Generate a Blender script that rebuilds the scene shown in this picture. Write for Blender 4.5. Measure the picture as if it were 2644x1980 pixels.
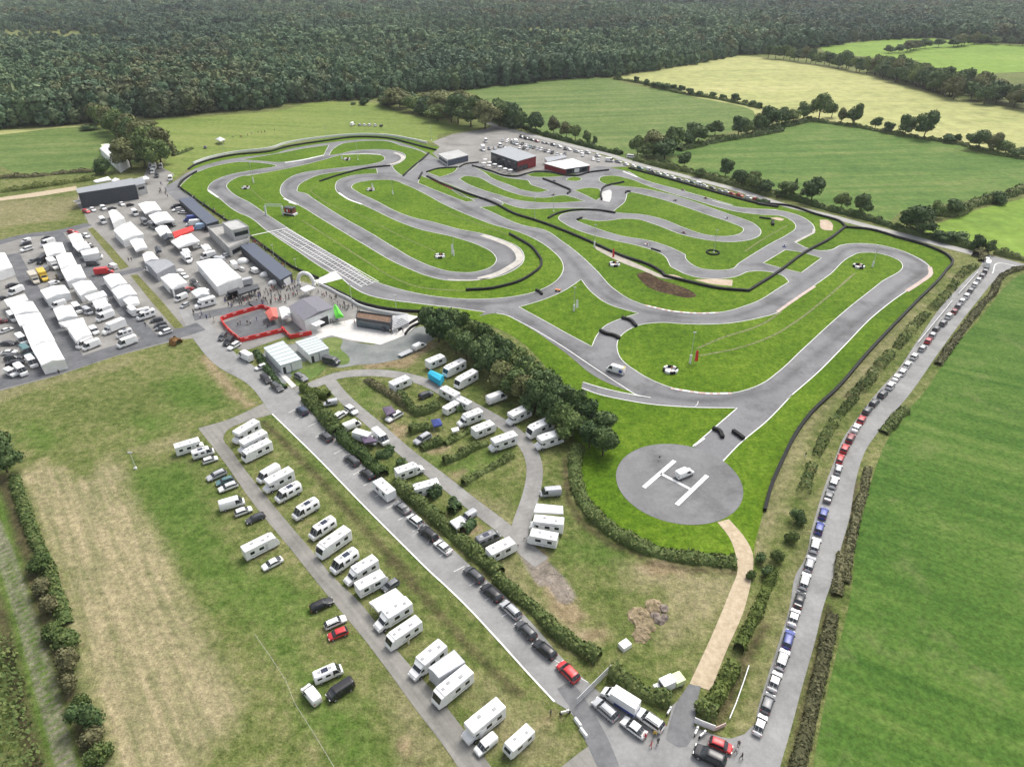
HAZE = 0.00006
import bpy, bmesh, math, random
import numpy as np
from mathutils import Vector, Matrix
random.seed(7); RS = np.random.RandomState(7)
for c_ in list(bpy.data.objects): bpy.data.objects.remove(c_)
SC = bpy.context.scene; COL = SC.collection
PI = math.pi; R = math.radians
# ---------------------------------------------------------------- camera model
FPX, CAMH, TH = 1763.0, 106.0, R(31.7)
ST, CT = math.sin(TH), math.cos(TH)
def unproj(px, py, z=0.0):
    u = (px-1322)/FPX; v = (py-990)/FPX
    d = ST+v*CT
    d = max(d, 0.012)
    t = (CAMH-z)/d
    return (t*u, t*(CT-v*ST))
def proj(X, Y, Z):
    h = CAMH-Z; zc = Y*CT+h*ST; yv = h*CT-Y*ST
    return 1322+FPX*X/zc, 990+FPX*yv/zc
CX = [0, 636, 1272, 1907]; CY = [0, 476, 952, 1428]
def cell(c, x, y): return CX[int(c[0])]+x/3.0, CY[int(c[1])]+y/3.0
def pts(s, z=0.0):
    """'00:x,y x,y! 01:x,y' -> ground points, sharp flags"""
    out, sh, c = [], [], '00'; prev = None; pc = None
    for tok in s.split():
        if ':' in tok: c, tok = tok.split(':')
        if not tok: continue
        k = tok.endswith('!'); tok = tok.rstrip('!')
        x, y = map(float, tok.split(','))
        q = cell(c, x, y)
        if prev and math.hypot(q[0]-prev[0], q[1]-prev[1]) < (2.6 if c == pc else 8): continue
        prev = q; pc = c; out.append(unproj(*q, z)); sh.append(k)
    return out, sh
def P1(c, x, y, z=0.0): return unproj(*cell(c, x, y), z)
def smooth(P, sh=None, closed=True, step=1.2):
    n = len(P); sh = sh or [False]*n; out = []
    m = n if closed else n-1
    for i in range(m):
        p1 = np.array(P[i]); p2 = np.array(P[(i+1) % n])
        p0 = np.array(P[(i-1) % n]) if (closed or i > 0) else p1
        p3 = np.array(P[(i+2) % n]) if (closed or i < n-2) else p2
        if sh[i]: p0 = p1
        if sh[(i+1) % n]: p3 = p2
        L = float(np.hypot(*(p2-p1)))
        # centripetal-like tangents
        def tan(a, b, c):
            la = max(np.hypot(*(b-a)), 1e-6); lc = max(np.hypot(*(c-b)), 1e-6)
            if np.allclose(a, b): return (c-b)
            if np.allclose(b, c): return (b-a)
            t = ((b-a)/la*lc+(c-b)/lc*la)/(la+lc)
            return t*L
        t1 = tan(p0, p1, p2) if not np.allclose(p0, p1) else (p2-p1)
        t2 = tan(p1, p2, p3) if not np.allclose(p2, p3) else (p2-p1)
        k = max(1, min(60, int(L/step)))
        for j in range(k):
            s = j/k; s2, s3 = s*s, s*s*s
            q = (2*s3-3*s2+1)*p1+(s3-2*s2+s)*t1+(-2*s3+3*s2)*p2+(s3-s2)*t2
            out.append((float(q[0]), float(q[1])))
    if not closed: out.append(tuple(map(float, P[-1])))
    return out
# ---------------------------------------------------------------- materials
MT = {}
def ramp(nt, stops):
    r = nt.nodes.new('ShaderNodeValToRGB'); e = r.color_ramp.elements
    e[0].position, e[0].color = stops[0][0], (*stops[0][1], 1)
    e[1].position, e[1].color = stops[-1][0], (*stops[-1][1], 1)
    for p, c in stops[1:-1]:
        q = e.new(p); q.color = (*c, 1)
    return r
def newmat(name, rough=0.8, spec=0.3):
    m = bpy.data.materials.new(name); m.use_nodes = True
    nt = m.node_tree; b = nt.nodes['Principled BSDF']
    b.inputs['Roughness'].default_value = rough
    b.inputs['Specular IOR Level'].default_value = spec
    return m, nt, b
def noise(nt, vec, scale, detail=4, rough=.55):
    n = nt.nodes.new('ShaderNodeTexNoise'); n.inputs['Scale'].default_value = scale
    n.inputs['Detail'].default_value = detail; n.inputs['Roughness'].default_value = rough
    nt.links.new(vec, n.inputs['Vector']); return n.outputs['Fac']
def geopos(nt):
    return nt.nodes.new('ShaderNodeNewGeometry').outputs['Position']
def mapv(nt, vec, scale=(1, 1, 1), rz=0):
    r_ = nt.nodes.new('ShaderNodeMapping'); r_.inputs['Rotation'].default_value = (0, 0, rz); nt.links.new(vec, r_.inputs['Vector'])
    m = nt.nodes.new('ShaderNodeMapping'); m.inputs['Scale'].default_value = scale; nt.links.new(r_.outputs[0], m.inputs['Vector']); return m.outputs[0]
def math_(nt, op, a, b=None, c=None, clamp=False):
    n = nt.nodes.new('ShaderNodeMath'); n.operation = op; n.use_clamp = clamp
    for i, v in enumerate((a, b, c)):
        if v is None: continue
        if isinstance(v, (int, float)): n.inputs[i].default_value = v
        else: nt.links.new(v, n.inputs[i])
    return n.outputs[0]
def mix(nt, f, a, b, mode='MIX'):
    n = nt.nodes.new('ShaderNodeMix'); n.data_type = 'RGBA'; n.blend_type = mode
    for k, v in ((0, f), (6, a), (7, b)):
        if isinstance(v, (int, float)): n.inputs[k].default_value = v
        elif isinstance(v, tuple): n.inputs[k].default_value = (*v, 1)
        else: nt.links.new(v, n.inputs[k])
    return n.outputs[2]
def bump(nt, b, h, strength=.4, dist=.1):
    n = nt.nodes.new('ShaderNodeBump'); n.inputs['Strength'].default_value = strength
    n.inputs['Distance'].default_value = dist; nt.links.new(h, n.inputs['Height'])
    nt.links.new(n.outputs[0], b.inputs['Normal'])
def simple(name, col, rough=.6, spec=.4, var=.08, scale=1.5, metal=0, coat=0):
    """paint / metal / cloth: slight dirt variation in the surface itself"""
    if name in MT: return MT[name]
    m, nt, b = newmat(name, rough, spec)
    oi = nt.nodes.new('ShaderNodeObjectInfo')
    tc = nt.nodes.new('ShaderNodeTexCoord').outputs['Object']
    f = noise(nt, tc, scale, 5)
    lo = tuple(max(0, c*(1-var*1.6)) for c in col); hi = tuple(min(1, c*(1+var*.6)) for c in col)
    r = ramp(nt, [(.3, lo), (.62, hi)]); nt.links.new(f, r.inputs[0]); cc = mix(nt, math_(nt, 'MULTIPLY', oi.outputs['Random'], .22 if name.startswith('paint') else 0), r.outputs[0], tuple(c*.7 for c in col))
    nt.links.new(cc, b.inputs['Base Color'])
    b.inputs['Metallic'].default_value = metal; b.inputs['Coat Weight'].default_value = coat
    MT[name] = m; return m
def grain(nt, p, col, scale, amt):
    """tussocks and blades: multiply the colour by a contrasty fine noise"""
    f = noise(nt, p, scale, 6, .78)
    k = nt.nodes.new('ShaderNodeMapRange'); nt.links.new(f, k.inputs[0]); k.inputs[1].default_value = .36; k.inputs[2].default_value = .64
    k.inputs[3].default_value = 1-amt; k.inputs[4].default_value = 1+amt
    g = nt.nodes.new('ShaderNodeVectorMath'); g.operation = 'SCALE'; nt.links.new(col, g.inputs[0]); nt.links.new(k.outputs[0], g.inputs['Scale']); return g.outputs[0]
def grassmat(name, dark, mid, light, big=.03, small=.6, stripe=None, sdir=0, dry=None, dryamt=.5):
    m, nt, b = newmat(name, .95, .1); p = geopos(nt)
    f1 = noise(nt, p, big, 5, .6); f2 = noise(nt, p, small, 4, .6); f3 = noise(nt, p, small*5, 2, .6)
    s = math_(nt, 'ADD', math_(nt, 'MULTIPLY', f1, .36), math_(nt, 'MULTIPLY', f2, .36))
    s = math_(nt, 'ADD', s, math_(nt, 'MULTIPLY', f3, .28))
    if stripe:
        q = mapv(nt, p, (stripe, stripe*.045, 1), sdir)
        f4 = noise(nt, q, 1.0, 3, .6)
        s = math_(nt, 'ADD', math_(nt, 'MULTIPLY', s, .62), math_(nt, 'MULTIPLY', f4, .38))
    r = ramp(nt, [(.37, dark), (.5, mid), (.63, light)]); nt.links.new(s, r.inputs[0])
    col = r.outputs[0]
    if dry:
        f5 = noise(nt, p, big*2.3, 6, .7)
        k = nt.nodes.new('ShaderNodeMapRange'); nt.links.new(f5, k.inputs[0])
        k.inputs[1].default_value = 1-dryamt-.04; k.inputs[2].default_value = 1-dryamt+.16
        col = mix(nt, math_(nt, 'MULTIPLY', k.outputs[0], .8), col, dry)
    col = grain(nt, p, col, .95 if small > .25 else small*3, .34 if small > .25 else .22)
    nt.links.new(col, b.inputs['Base Color'])
    bump(nt, b, f3, .5, .15); MT[name] = m; return m
def roadmat(name, lo, hi, scale=.25, streak=None, rz=0, rough=.85, patch=0):
    m, nt, b = newmat(name, rough, .25); p = geopos(nt)
    f = noise(nt, p, scale, 6, .62); g = noise(nt, p, 9, 2)
    s = math_(nt, 'ADD', math_(nt, 'MULTIPLY', f, .7), math_(nt, 'MULTIPLY', g, .3))
    if streak:
        q = mapv(nt, p, (streak, streak*.05, 1), rz); h = noise(nt, q, 1, 4, .6)
        s = math_(nt, 'ADD', math_(nt, 'MULTIPLY', s, .55), math_(nt, 'MULTIPLY', h, .45))
    r = ramp(nt, [(.36, lo), (.64, hi)]); nt.links.new(s, r.inputs[0]); col = r.outputs[0]
    if patch:
        k = ramp(nt, [(.5, (1, 1, 1)), (.62, (patch, patch, patch))]); nt.links.new(noise(nt, p, .06, 5, .7), k.inputs[0])
        col = mix(nt, 1.0, col, k.outputs[0], 'MULTIPLY')
    col = grain(nt, p, col, 1.1, .1)
    nt.links.new(col, b.inputs['Base Color']); bump(nt, b, g, .3, .02); MT[name] = m; return m
def leafmat(name, stops, patch=None, pscale=.004):
    m, nt, b = newmat(name, .75, .18)
    g = nt.nodes.new('ShaderNodeNewGeometry'); oi = nt.nodes.new('ShaderNodeObjectInfo')
    s = math_(nt, 'ADD', math_(nt, 'MULTIPLY', g.outputs['Random Per Island'], .55), math_(nt, 'MULTIPLY', oi.outputs['Random'], .45))
    r = ramp(nt, stops); nt.links.new(s, r.inputs[0]); col = r.outputs[0]
    if patch:
        f = noise(nt, g.outputs['Position'], pscale, 4, .6)
        k = nt.nodes.new('ShaderNodeMapRange'); nt.links.new(math_(nt, 'ADD', f, math_(nt, 'MULTIPLY', oi.outputs['Random'], .12)), k.inputs[0])
        k.inputs[1].default_value = .59; k.inputs[2].default_value = .7
        r2 = ramp(nt, patch); nt.links.new(s, r2.inputs[0])
        col = mix(nt, k.outputs[0], col, r2.outputs[0])
        f2 = noise(nt, g.outputs['Position'], pscale*.55, 3, .6); k2 = ramp(nt, [(.46, (0, 0, 0)), (.6, (1, 1, 1))]); nt.links.new(f2, k2.inputs[0])
        r3 = ramp(nt, [(.1, (.035, .066, .046)), (.5, (.055, .098, .066)), (.9, (.09, .14, .095))]); nt.links.new(s, r3.inputs[0]); col = mix(nt, math_(nt, 'MULTIPLY', k2.outputs[0], .8), col, r3.outputs[0])
        k3 = ramp(nt, [(.8, (0, 0, 0)), (.97, (1, 1, 1))]); nt.links.new(oi.outputs['Random'], k3.inputs[0]); col = mix(nt, math_(nt, 'MULTIPLY', k3.outputs[0], .6), col, (.12, .15, .06))
    nt.links.new(col, b.inputs['Base Color'])
    b.inputs['Subsurface Weight'].default_value = 0
    MT[name] = m; return m
# ---------------------------------------------------------------- object helpers
def link(o, parent=None):
    COL.objects.link(o)
    if parent is not None: o.parent = parent
    return o
def mesh_from(name, verts, faces, mats, midx=None, smooth_=False):
    me = bpy.data.meshes.new(name); me.from_pydata([tuple(map(float, v)) for v in verts], [], faces); 
    for m in (mats if isinstance(mats, (list, tuple)) else [mats]): me.materials.append(m)
    if midx is not None: me.polygons.foreach_set('material_index', midx)
    if smooth_: me.polygons.foreach_set('use_smooth', [True]*len(me.polygons))
    me.update(); return me
def obj(name, me, parent=None, loc=None, rz=0):
    o = bpy.data.objects.new(name, me); link(o, parent)
    if loc is not None: o.location = loc
    if rz: o.rotation_euler = (0, 0, rz)
    return o
def tag(o, label=None, cat=None, group=None, kind=None):
    if label: o['label'] = label
    if cat: o['category'] = cat
    if group: o['group'] = group
    if kind: o['kind'] = kind
    return o
def empty(name, loc, rz=0):
    o = bpy.data.objects.new(name, None); o.empty_display_size = .5; link(o); o.location = loc; o.rotation_euler = (0, 0, rz); return o
ORD = ('first second third fourth fifth sixth seventh eighth ninth tenth eleventh twelfth thirteenth fourteenth fifteenth sixteenth seventeenth eighteenth nineteenth twentieth').split()
TENS = {2: 'twenty', 3: 'thirty', 4: 'forty', 5: 'fifty', 6: 'sixty'}
def ordn(i):
    if i < 20: return ORD[i]
    t, u = divmod(i+1, 10)
    return (TENS[t]+'-'+ORD[u-1]) if u else {2: 'twentieth', 3: 'thirtieth', 4: 'fortieth', 5: 'fiftieth', 6: 'sixtieth'}[t]
class MB:
    """collects shapes into one mesh with material slots"""
    def __init__(s): s.v = []; s.f = []; s.m = []
    def add(s, v, f, mi=0):
        n = len(s.v); s.v += [tuple(q) for q in v]; s.f += [tuple(i+n for i in q) for q in f]; s.m += [mi]*len(f)
    def box(s, x0, x1, y0, y1, z0, z1, mi=0, top=None, M=None):
        t = top or (x0, x1, y0, y1)
        v = [(x0, y0, z0), (x1, y0, z0), (x1, y1, z0), (x0, y1, z0), (t[0], t[2], z1), (t[1], t[2], z1), (t[1], t[3], z1), (t[0], t[3], z1)]
        if M is not None: v = [tuple(M @ Vector(q)) for q in v]
        s.add(v, [(0, 3, 2, 1), (4, 5, 6, 7), (0, 1, 5, 4), (1, 2, 6, 5), (2, 3, 7, 6), (3, 0, 4, 7)], mi)
    def rbox(s, x0, x1, y0, y1, z0, z1, r=.12, mi=0):
        """box with rounded vertical and top edges"""
        n = 3; ring = []
        for cx, cy, a in ((x1-r, y1-r, 0), (x0+r, y1-r, 90), (x0+r, y0+r, 180), (x1-r, y0+r, 270)):
            for k in range(n+1):
                t = R(a+90*k/n); ring.append((cx, cy, math.cos(t), math.sin(t)))
        N = len(ring); v = [(c+r*a, d+r*b, z0) for c, d, a, b in ring]
        for k in range(4):
            t = R(90*k/3); v += [(c+r*math.cos(t)*a, d+r*math.cos(t)*b, z1-r+r*math.sin(t)) for c, d, a, b in ring]
        f = []
        for l in range(4):
            for i in range(N):
                j = (i+1) % N; f.append((l*N+i, l*N+j, (l+1)*N+j, (l+1)*N+i))
        f.append(tuple(range(4*N, 5*N))); f.append(tuple(range(N-1, -1, -1)))
        s.add(v, f, mi)
    def cyl(s, p0, p1, r0, r1=None, n=10, mi=0, cap=True):
        r1 = r0 if r1 is None else r1
        p0, p1 = Vector(p0), Vector(p1); d = (p1-p0).normalized()
        a = d.orthogonal().normalized(); b = d.cross(a)
        v = [tuple(p0+(a*math.cos(2*PI*i/n)+b*math.sin(2*PI*i/n))*r0) for i in range(n)]
        v += [tuple(p1+(a*math.cos(2*PI*i/n)+b*math.sin(2*PI*i/n))*r1) for i in range(n)]
        f = [(i, (i+1) % n, n+(i+1) % n, n+i) for i in range(n)]
        if cap: f += [tuple(range(n-1, -1, -1)), tuple(range(n, 2*n))]
        s.add(v, f, mi)
    def prism(s, poly, z0, z1, mi=0, mtop=None):
        n = len(poly); v = [(x, y, z0) for x, y in poly]+[(x, y, z1) for x, y in poly]
        ar = sum(poly[i][0]*poly[(i+1) % n][1]-poly[(i+1) % n][0]*poly[i][1] for i in range(n))
        f = [(i, (i+1) % n, n+(i+1) % n, n+i) for i in range(n)]
        t = tuple(range(n, 2*n))
        if ar < 0: f = [q[::-1] for q in f]; t = t[::-1]
        s.add(v, f, mi); s.add(v, [t], mi if mtop is None else mtop)
    def mesh(s, name, mats, smooth_=False): return mesh_from(name, s.v, s.f, mats, s.m, smooth_)
    def build(s, name, mats, parent=None, loc=None, rz=0, smooth_=False): return obj(name, s.mesh(name, mats, smooth_), parent, loc, rz)
def sheet(name, poly, z, mat, kind='structure', label=None, cat=None, group=None):
    bm = bmesh.new(); vs = [bm.verts.new((x, y, z)) for x, y in poly]
    es = [bm.edges.new((vs[i], vs[(i+1) % len(vs)])) for i in range(len(vs))]
    bmesh.ops.triangle_fill(bm, use_beauty=True, edges=es)
    for f in bm.faces:
        f.normal_update()
        if f.normal.z < 0: f.normal_flip()
    me = bpy.data.meshes.new(name); bm.to_mesh(me); bm.free(); me.materials.append(mat)
    o = obj(name, me)
    tag(o, label, cat, group, kind); return o
def ribbon_poly(line, w):
    n = len(line); L, Rr = [], []
    for i in range(n):
        a = line[max(i-1, 0)]; b = line[min(i+1, n-1)]
        dx, dy = b[0]-a[0], b[1]-a[1]; l = math.hypot(dx, dy) or 1
        ww = w(i/(n-1)) if callable(w) else w
        nx, ny = -dy/l*ww/2, dx/l*ww/2
        L.append((line[i][0]+nx, line[i][1]+ny)); Rr.append((line[i][0]-nx, line[i][1]-ny))
    return L, Rr
def strip_into(mb, line, w, z, closed=False, mi=0, off=0, alt=None):
    """flat ribbon; alt = (length, second material) for dashed kerbs"""
    n = len(line); v = []
    for i in range(n):
        a = line[(i-1) % n] if closed else line[max(i-1, 0)]; b = line[(i+1) % n] if closed else line[min(i+1, n-1)]
        dx, dy = b[0]-a[0], b[1]-a[1]; l = math.hypot(dx, dy) or 1
        nx, ny = -dy/l, dx/l
        v += [(line[i][0]+nx*(off+w/2), line[i][1]+ny*(off+w/2), z), (line[i][0]+nx*(off-w/2), line[i][1]+ny*(off-w/2), z)]
    N = n if closed else n-1; s = 0
    for i in range(N):
        j = (i+1) % n; m = mi
        if alt:
            s += math.hypot(line[j][0]-line[i][0], line[j][1]-line[i][1])
            if int(s/alt[0]) % 2: m = alt[1]
            if m is None: continue
        q = [v[2*i], v[2*i+1], v[2*j+1], v[2*j]]
        mb.add(q, [(3, 2, 1, 0)] if False else [(0, 1, 2, 3)], m)
def extrude_wall(mb, line, w, z0, z1, mi=0, wob=0, closed=False):
    """solid wall of width w along a line"""
    L, Rr = ribbon_poly(line, w); n = len(line)
    v = []
    for i in range(n):
        k = 1+(wob*(RS.rand()-.5) if wob else 0)
        v += [(L[i][0], L[i][1], z0), (L[i][0], L[i][1], z1*k), (Rr[i][0], Rr[i][1], z1*k), (Rr[i][0], Rr[i][1], z0)]
    f = []
    for i in range(n-1):
        a, b = 4*i, 4*i+4
        f += [(a, b, b+1, a+1), (a+1, b+1, b+2, a+2), (a+2, b+2, b+3, a+3)]
    f += [(0, 1, 2, 3), (4*n-1, 4*n-2, 4*n-3, 4*n-4)]
    mb.add(v, f, mi)
# ================================================================ GROUND
def axis(lo, hi, a, b, st):
    core = list(np.arange(a, b+.01, st)); l = []; x = a; d = st
    while x > lo: d *= 1.35; x -= d; l.append(x)
    r = []; x = b; d = st
    while x < hi: d *= 1.35; x += d; r.append(x)
    return np.array(l[::-1]+core+r)
gx = axis(-9000, 9000, -130, 120, 1.0); gy = axis(-3000, 16000, 40, 270, 1.0)
GX, GY = np.meshgrid(gx, gy); NXg, NYg = len(gx), len(gy)
GP = np.stack([GX.ravel(), GY.ravel()], 1)
def sdist(poly):
    P = np.array(poly); out = np.full(len(GP), -12.0)
    mn, mx = P.min(0)-12, P.max(0)+12
    sel = np.where((GP >= mn).all(1) & (GP <= mx).all(1))[0]; Q = GP[sel]
    d = np.full(len(Q), 1e9); ins = np.zeros(len(Q), bool)
    for i in range(len(P)):
        a, b = P[i], P[(i+1) % len(P)]; e = b-a; l2 = max(e@e, 1e-9)
        t = np.clip(((Q-a)@e)/l2, 0, 1); w = Q-a-t[:, None]*e
        d = np.minimum(d, np.hypot(w[:, 0], w[:, 1]))
        c = (a[1] > Q[:, 1]) != (b[1] > Q[:, 1])
        with np.errstate(divide='ignore', invalid='ignore'): xi = a[0]+(Q[:, 1]-a[1])*(b[0]-a[0])/(b[1]-a[1])
        ins ^= c & (Q[:, 0] < xi)
    out[sel] = np.where(ins, d, -d); return out
def rdist(line, w):
    P = np.array(line); out = np.full(len(GP), -12.0); mn, mx = P.min(0)-14, P.max(0)+14
    sel = np.where((GP >= mn).all(1) & (GP <= mx).all(1))[0]; Q = GP[sel]; d = np.full(len(Q), 1e9)
    for i in range(len(P)-1):
        a, b = P[i], P[i+1]; e = b-a; l2 = max(e@e, 1e-9)
        t = np.clip(((Q-a)@e)/l2, 0, 1); ww = Q-a-t[:, None]*e; d = np.minimum(d, np.hypot(ww[:, 0], ww[:, 1]))
    out[sel] = w/2-d; return out
def patchset(polys, ribs=()):
    A = np.full(len(GP), -12.0)
    for s in polys: A = np.maximum(A, sdist(pts(s)[0]))
    for s, w in ribs: A = np.maximum(A, rdist(pts(s)[0], w))
    return np.clip(A, -12, 12)
A_straw = patchset(["02:150,820 330,720 450,760 600,860 700,850 830,690 940,740 970,960 1120,1180 1300,1500 03:1380,250 1560,600 1800,960 1880,1200 1700,1450 1500,1650 1500,1900 950,1900 850,1500 720,1050 560,500 430,50"])
A_pale = patchset(["01:-900,300 0,130 590,60 640,200 660,290 560,270 300,290 0,340 -900,560", "01:0,1600 250,1540 500,1480 900,1370 1000,1350 980,1400 600,1510 200,1600 02:200,180 0,260 -300,300 -300,180",
  "02:1350,530 1540,520 1350,620 1000,640", "23:1000,60 1400,120 1880,180 1850,330 1500,700 1300,700 1350,300 1050,250", "23:0,100 150,60 250,200 400,380 560,520 760,650 600,660 300,430 60,200",
  "31:1650,560 1800,590 1780,660 1500,850 1100,1350 900,1656 720,1656 1000,1330 1350,940 1600,690", "32:880,60 700,300 520,560 380,900 300,1180 160,1450 150,1200 220,1000 380,640 560,360 760,170",
  "13:1100,900 1400,1250 1700,1656 1250,1656 1150,1350", "12:1720,1000 2000,1030 2040,1150 1980,1190 1800,1080", "13:1750,950 1950,1050 2130,1300 2150,1460 23:300,1200 23:440,1300 23:600,1540 23:300,1656 23:0,1500",
  "00:1500,0 1501,1 1502,0"], [("32:450,1656 620,1150 800,700 33:100,1380 33:400,500", 2)])
A_dirt = patchset(["12:1110,420 1250,440 1200,560 1130,520", "12:1400,620 1560,600 1500,660 1420,660", "12:1580,800 1680,790 1660,860 1590,850", "23:330,200 480,180 620,380 720,480 640,600 500,480 400,320", "23:620,620 880,560 900,660 700,690",
  "12:1650,1180 1850,1220 1750,1300 1690,1290", "22:290,1340 400,1400 420,1520 330,1500", "22:1100,1520 1300,1480 1500,1580 1250,1600", "11:880,1400 1250,1330 1400,1200 1480,1230 1250,1420 950,1430"],
  [("02:1660,30 1850,220 1930,280", 2.2), ("01:1580,1330 1720,1500 1830,1656", 2.6), ("00:860,1330 1000,1300 1100,1320 1000,1360", 10), ("00:1220,1400 1400,1310", 5), ("13:1230,1500 1215,1460", 1), ("23:420,1290 470,1240", 1.6)])
A_soil = patchset([], [("02:10,830 70,1000 150,1250 230,1500 03:300,350 400,640 490,950 600,1300 720,1680", 2.4), ("03:-40,350 30,560 110,950 190,1300 290,1656 330,1800", 2.2),
  ("12:140,420 420,700 700,1000 1000,1330 1300,1640", 1.5), ("13:1100,60 1380,340 1750,750 2100,1080", 1.3), ("32:900,860 860,1200 800,1560 33:720,330", 1.6), ("33:700,420 590,900 500,1250 420,1700", 1.5), ("22:560,700 580,1000 680,1180 900,1350 1150,1450", 1.5), ("22:1200,1500 1600,1560 1890,1580", 1.2),
  ("23:2120,560 2000,740 1850,1080 1750,1300", 1.6)])
A_lush = patchset(["02:1230,110 1500,20 1700,180 1780,290 1500,340 1300,300", "02:1000,380 1300,350 1330,450 1100,560", "02:1000,800 1500,700 1600,950 1650,1200 1900,1700 1500,1700 1150,1150", "02:80,450 300,400 500,560 350,640 200,600", "12:800,170 950,150 1000,210 900,260",
  "12:900,270 1050,230 1090,290 960,320", "12:1370,680 1480,650 1520,740 1420,760", "12:1550,760 1900,620 2100,620 2060,680 1700,860", "22:440,1330 800,1340 1050,1450 1000,1500 600,1470", "13:-100,100 300,150 600,400 560,500 400,560 -200,400", "13:350,800 800,1100 1150,1656 700,1656 400,1200",
  "03:1450,50 1900,60 2300,300 2250,900 1850,500 1600,350"], [("02:-60,1000 40,1450 03:60,70 205,500 330,925 515,1656 600,1900", 9.5), ("12:1560,1600 1180,1240 750,820 300,360", 4)])
A_rut = patchset([], [("02:-60,1100 20,1528 03:160,520 260,900 400,1400 470,1656 540,1900", .85), ("02:-20,1180 100,1468 03:250,480 400,950 560,1656 610,1900", .8), ("22:240,1380 370,1520 500,1656 23:560,330", 4), ("23:300,40 400,200", 4)])
gv = np.column_stack([GP, np.zeros(len(GP))])
ii = (np.arange(NYg-1)[:, None]*NXg+np.arange(NXg-1)[None]).ravel()
gf = np.stack([ii, ii+1, ii+1+NXg, ii+NXg], 1)
gme = bpy.data.meshes.new('ground'); gme.vertices.add(len(gv)); gme.vertices.foreach_set('co', gv.ravel())
gme.loops.add(gf.size); gme.loops.foreach_set('vertex_index', gf.ravel()); gme.polygons.add(len(gf))
gme.polygons.foreach_set('loop_start', np.arange(0, gf.size, 4)); gme.update(); gme.validate()
for nm, A in (('straw', A_straw), ('pale', A_pale), ('dirt', A_dirt), ('soil', A_soil), ('lush', A_lush), ('rut', A_rut)):
    at = gme.attributes.new(nm, 'FLOAT', 'POINT'); at.data.foreach_set('value', A.astype(np.float32))
def groundmat():
    m, nt, b = newmat('meadow_ground', .95, .1); p = geopos(nt)
    f1 = noise(nt, p, .035, 6, .62); f2 = noise(nt, p, .33, 5, .72); f3 = noise(nt, p, 2.4, 4, .7)
    s = math_(nt, 'ADD', math_(nt, 'ADD', math_(nt, 'MULTIPLY', f1, .3), math_(nt, 'MULTIPLY', f2, .45)), math_(nt, 'MULTIPLY', f3, .25))
    r = ramp(nt, [(.36, (.05, .08, .018)), (.46, (.095, .125, .032)), (.54, (.165, .175, .065)), (.65, (.27, .24, .125))]); nt.links.new(s, r.inputs[0]); col = r.outputs[0]
    ang = math.atan2(P1('03', 1270, 1200)[1]-P1('02', 620, 930)[1], P1('03', 1270, 1200)[0]-P1('02', 620, 930)[0])
    q = mapv(nt, p, (.035, .55, 1), -ang); row = noise(nt, q, 1.0, 4, .6)
    e = noise(nt, p, .22, 6, .7)
    def mask(attr, soft, amp, extra=None):
        a = nt.nodes.new('ShaderNodeAttribute'); a.attribute_name = attr
        v = math_(nt, 'ADD', a.outputs['Fac'], math_(nt, 'MULTIPLY', math_(nt, 'SUBTRACT', e, .5), amp*2))
        if extra is not None: v = math_(nt, 'ADD', v, math_(nt, 'MULTIPLY', math_(nt, 'SUBTRACT', extra, .5), amp*2.5))
        k = nt.nodes.new('ShaderNodeMapRange'); nt.links.new(v, k.inputs[0]); k.inputs[1].default_value = -soft; k.inputs[2].default_value = soft
        return k.outputs[0]
    def tone(lo, mid, hi, src=None):
        rr = ramp(nt, [(.38, lo), (.5, mid), (.62, hi)]); nt.links.new(src if src is not None else s, rr.inputs[0]); return rr.outputs[0]
    col = mix(nt, math_(nt, 'MULTIPLY', mask('lush', 3, 7), .7), col, tone((.04, .085, .012), (.065, .13, .018), (.11, .17, .035)))
    col = mix(nt, math_(nt, 'MULTIPLY', mask('pale', 2.5, 4), .85), col, tone((.13, .135, .055), (.22, .2, .105), (.31, .27, .16)))
    sr = math_(nt, 'ADD', math_(nt, 'MULTIPLY', row, .5), math_(nt, 'MULTIPLY', math_(nt, 'ADD', f2, f1), .25))
    col = mix(nt, math_(nt, 'MULTIPLY', mask('straw', 2.5, 5, None), .94), col, tone((.16, .165, .075), (.28, .245, .14), (.4, .33, .205), sr))
    col = mix(nt, math_(nt, 'MULTIPLY', mask('dirt', 1.2, 3), .85), col, tone((.16, .12, .065), (.27, .205, .125), (.36, .29, .2)))
    col = mix(nt, math_(nt, 'MULTIPLY', mask('rut', .45, .3), .95), col, tone((.13, .11, .09), (.22, .19, .16), (.32, .28, .24)))
    col = mix(nt, math_(nt, 'MULTIPLY', mask('soil', .8, 1.2), .85), col, tone((.035, .026, .015), (.065, .048, .03), (.11, .08, .05)))
    # forest floor beyond the fields
    sep = nt.nodes.new('ShaderNodeSeparateXYZ'); nt.links.new(p, sep.inputs[0])
    col = grain(nt, p, col, .8, .36); col = grain(nt, p, col, 3.0, .22)
    nt.links.new(col, b.inputs['Base Color']); bump(nt, b, math_(nt, 'ADD', f2, f3), .8, .3)
    return m
gme.materials.append(groundmat()); tag(obj('ground', gme), kind='structure')
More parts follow.
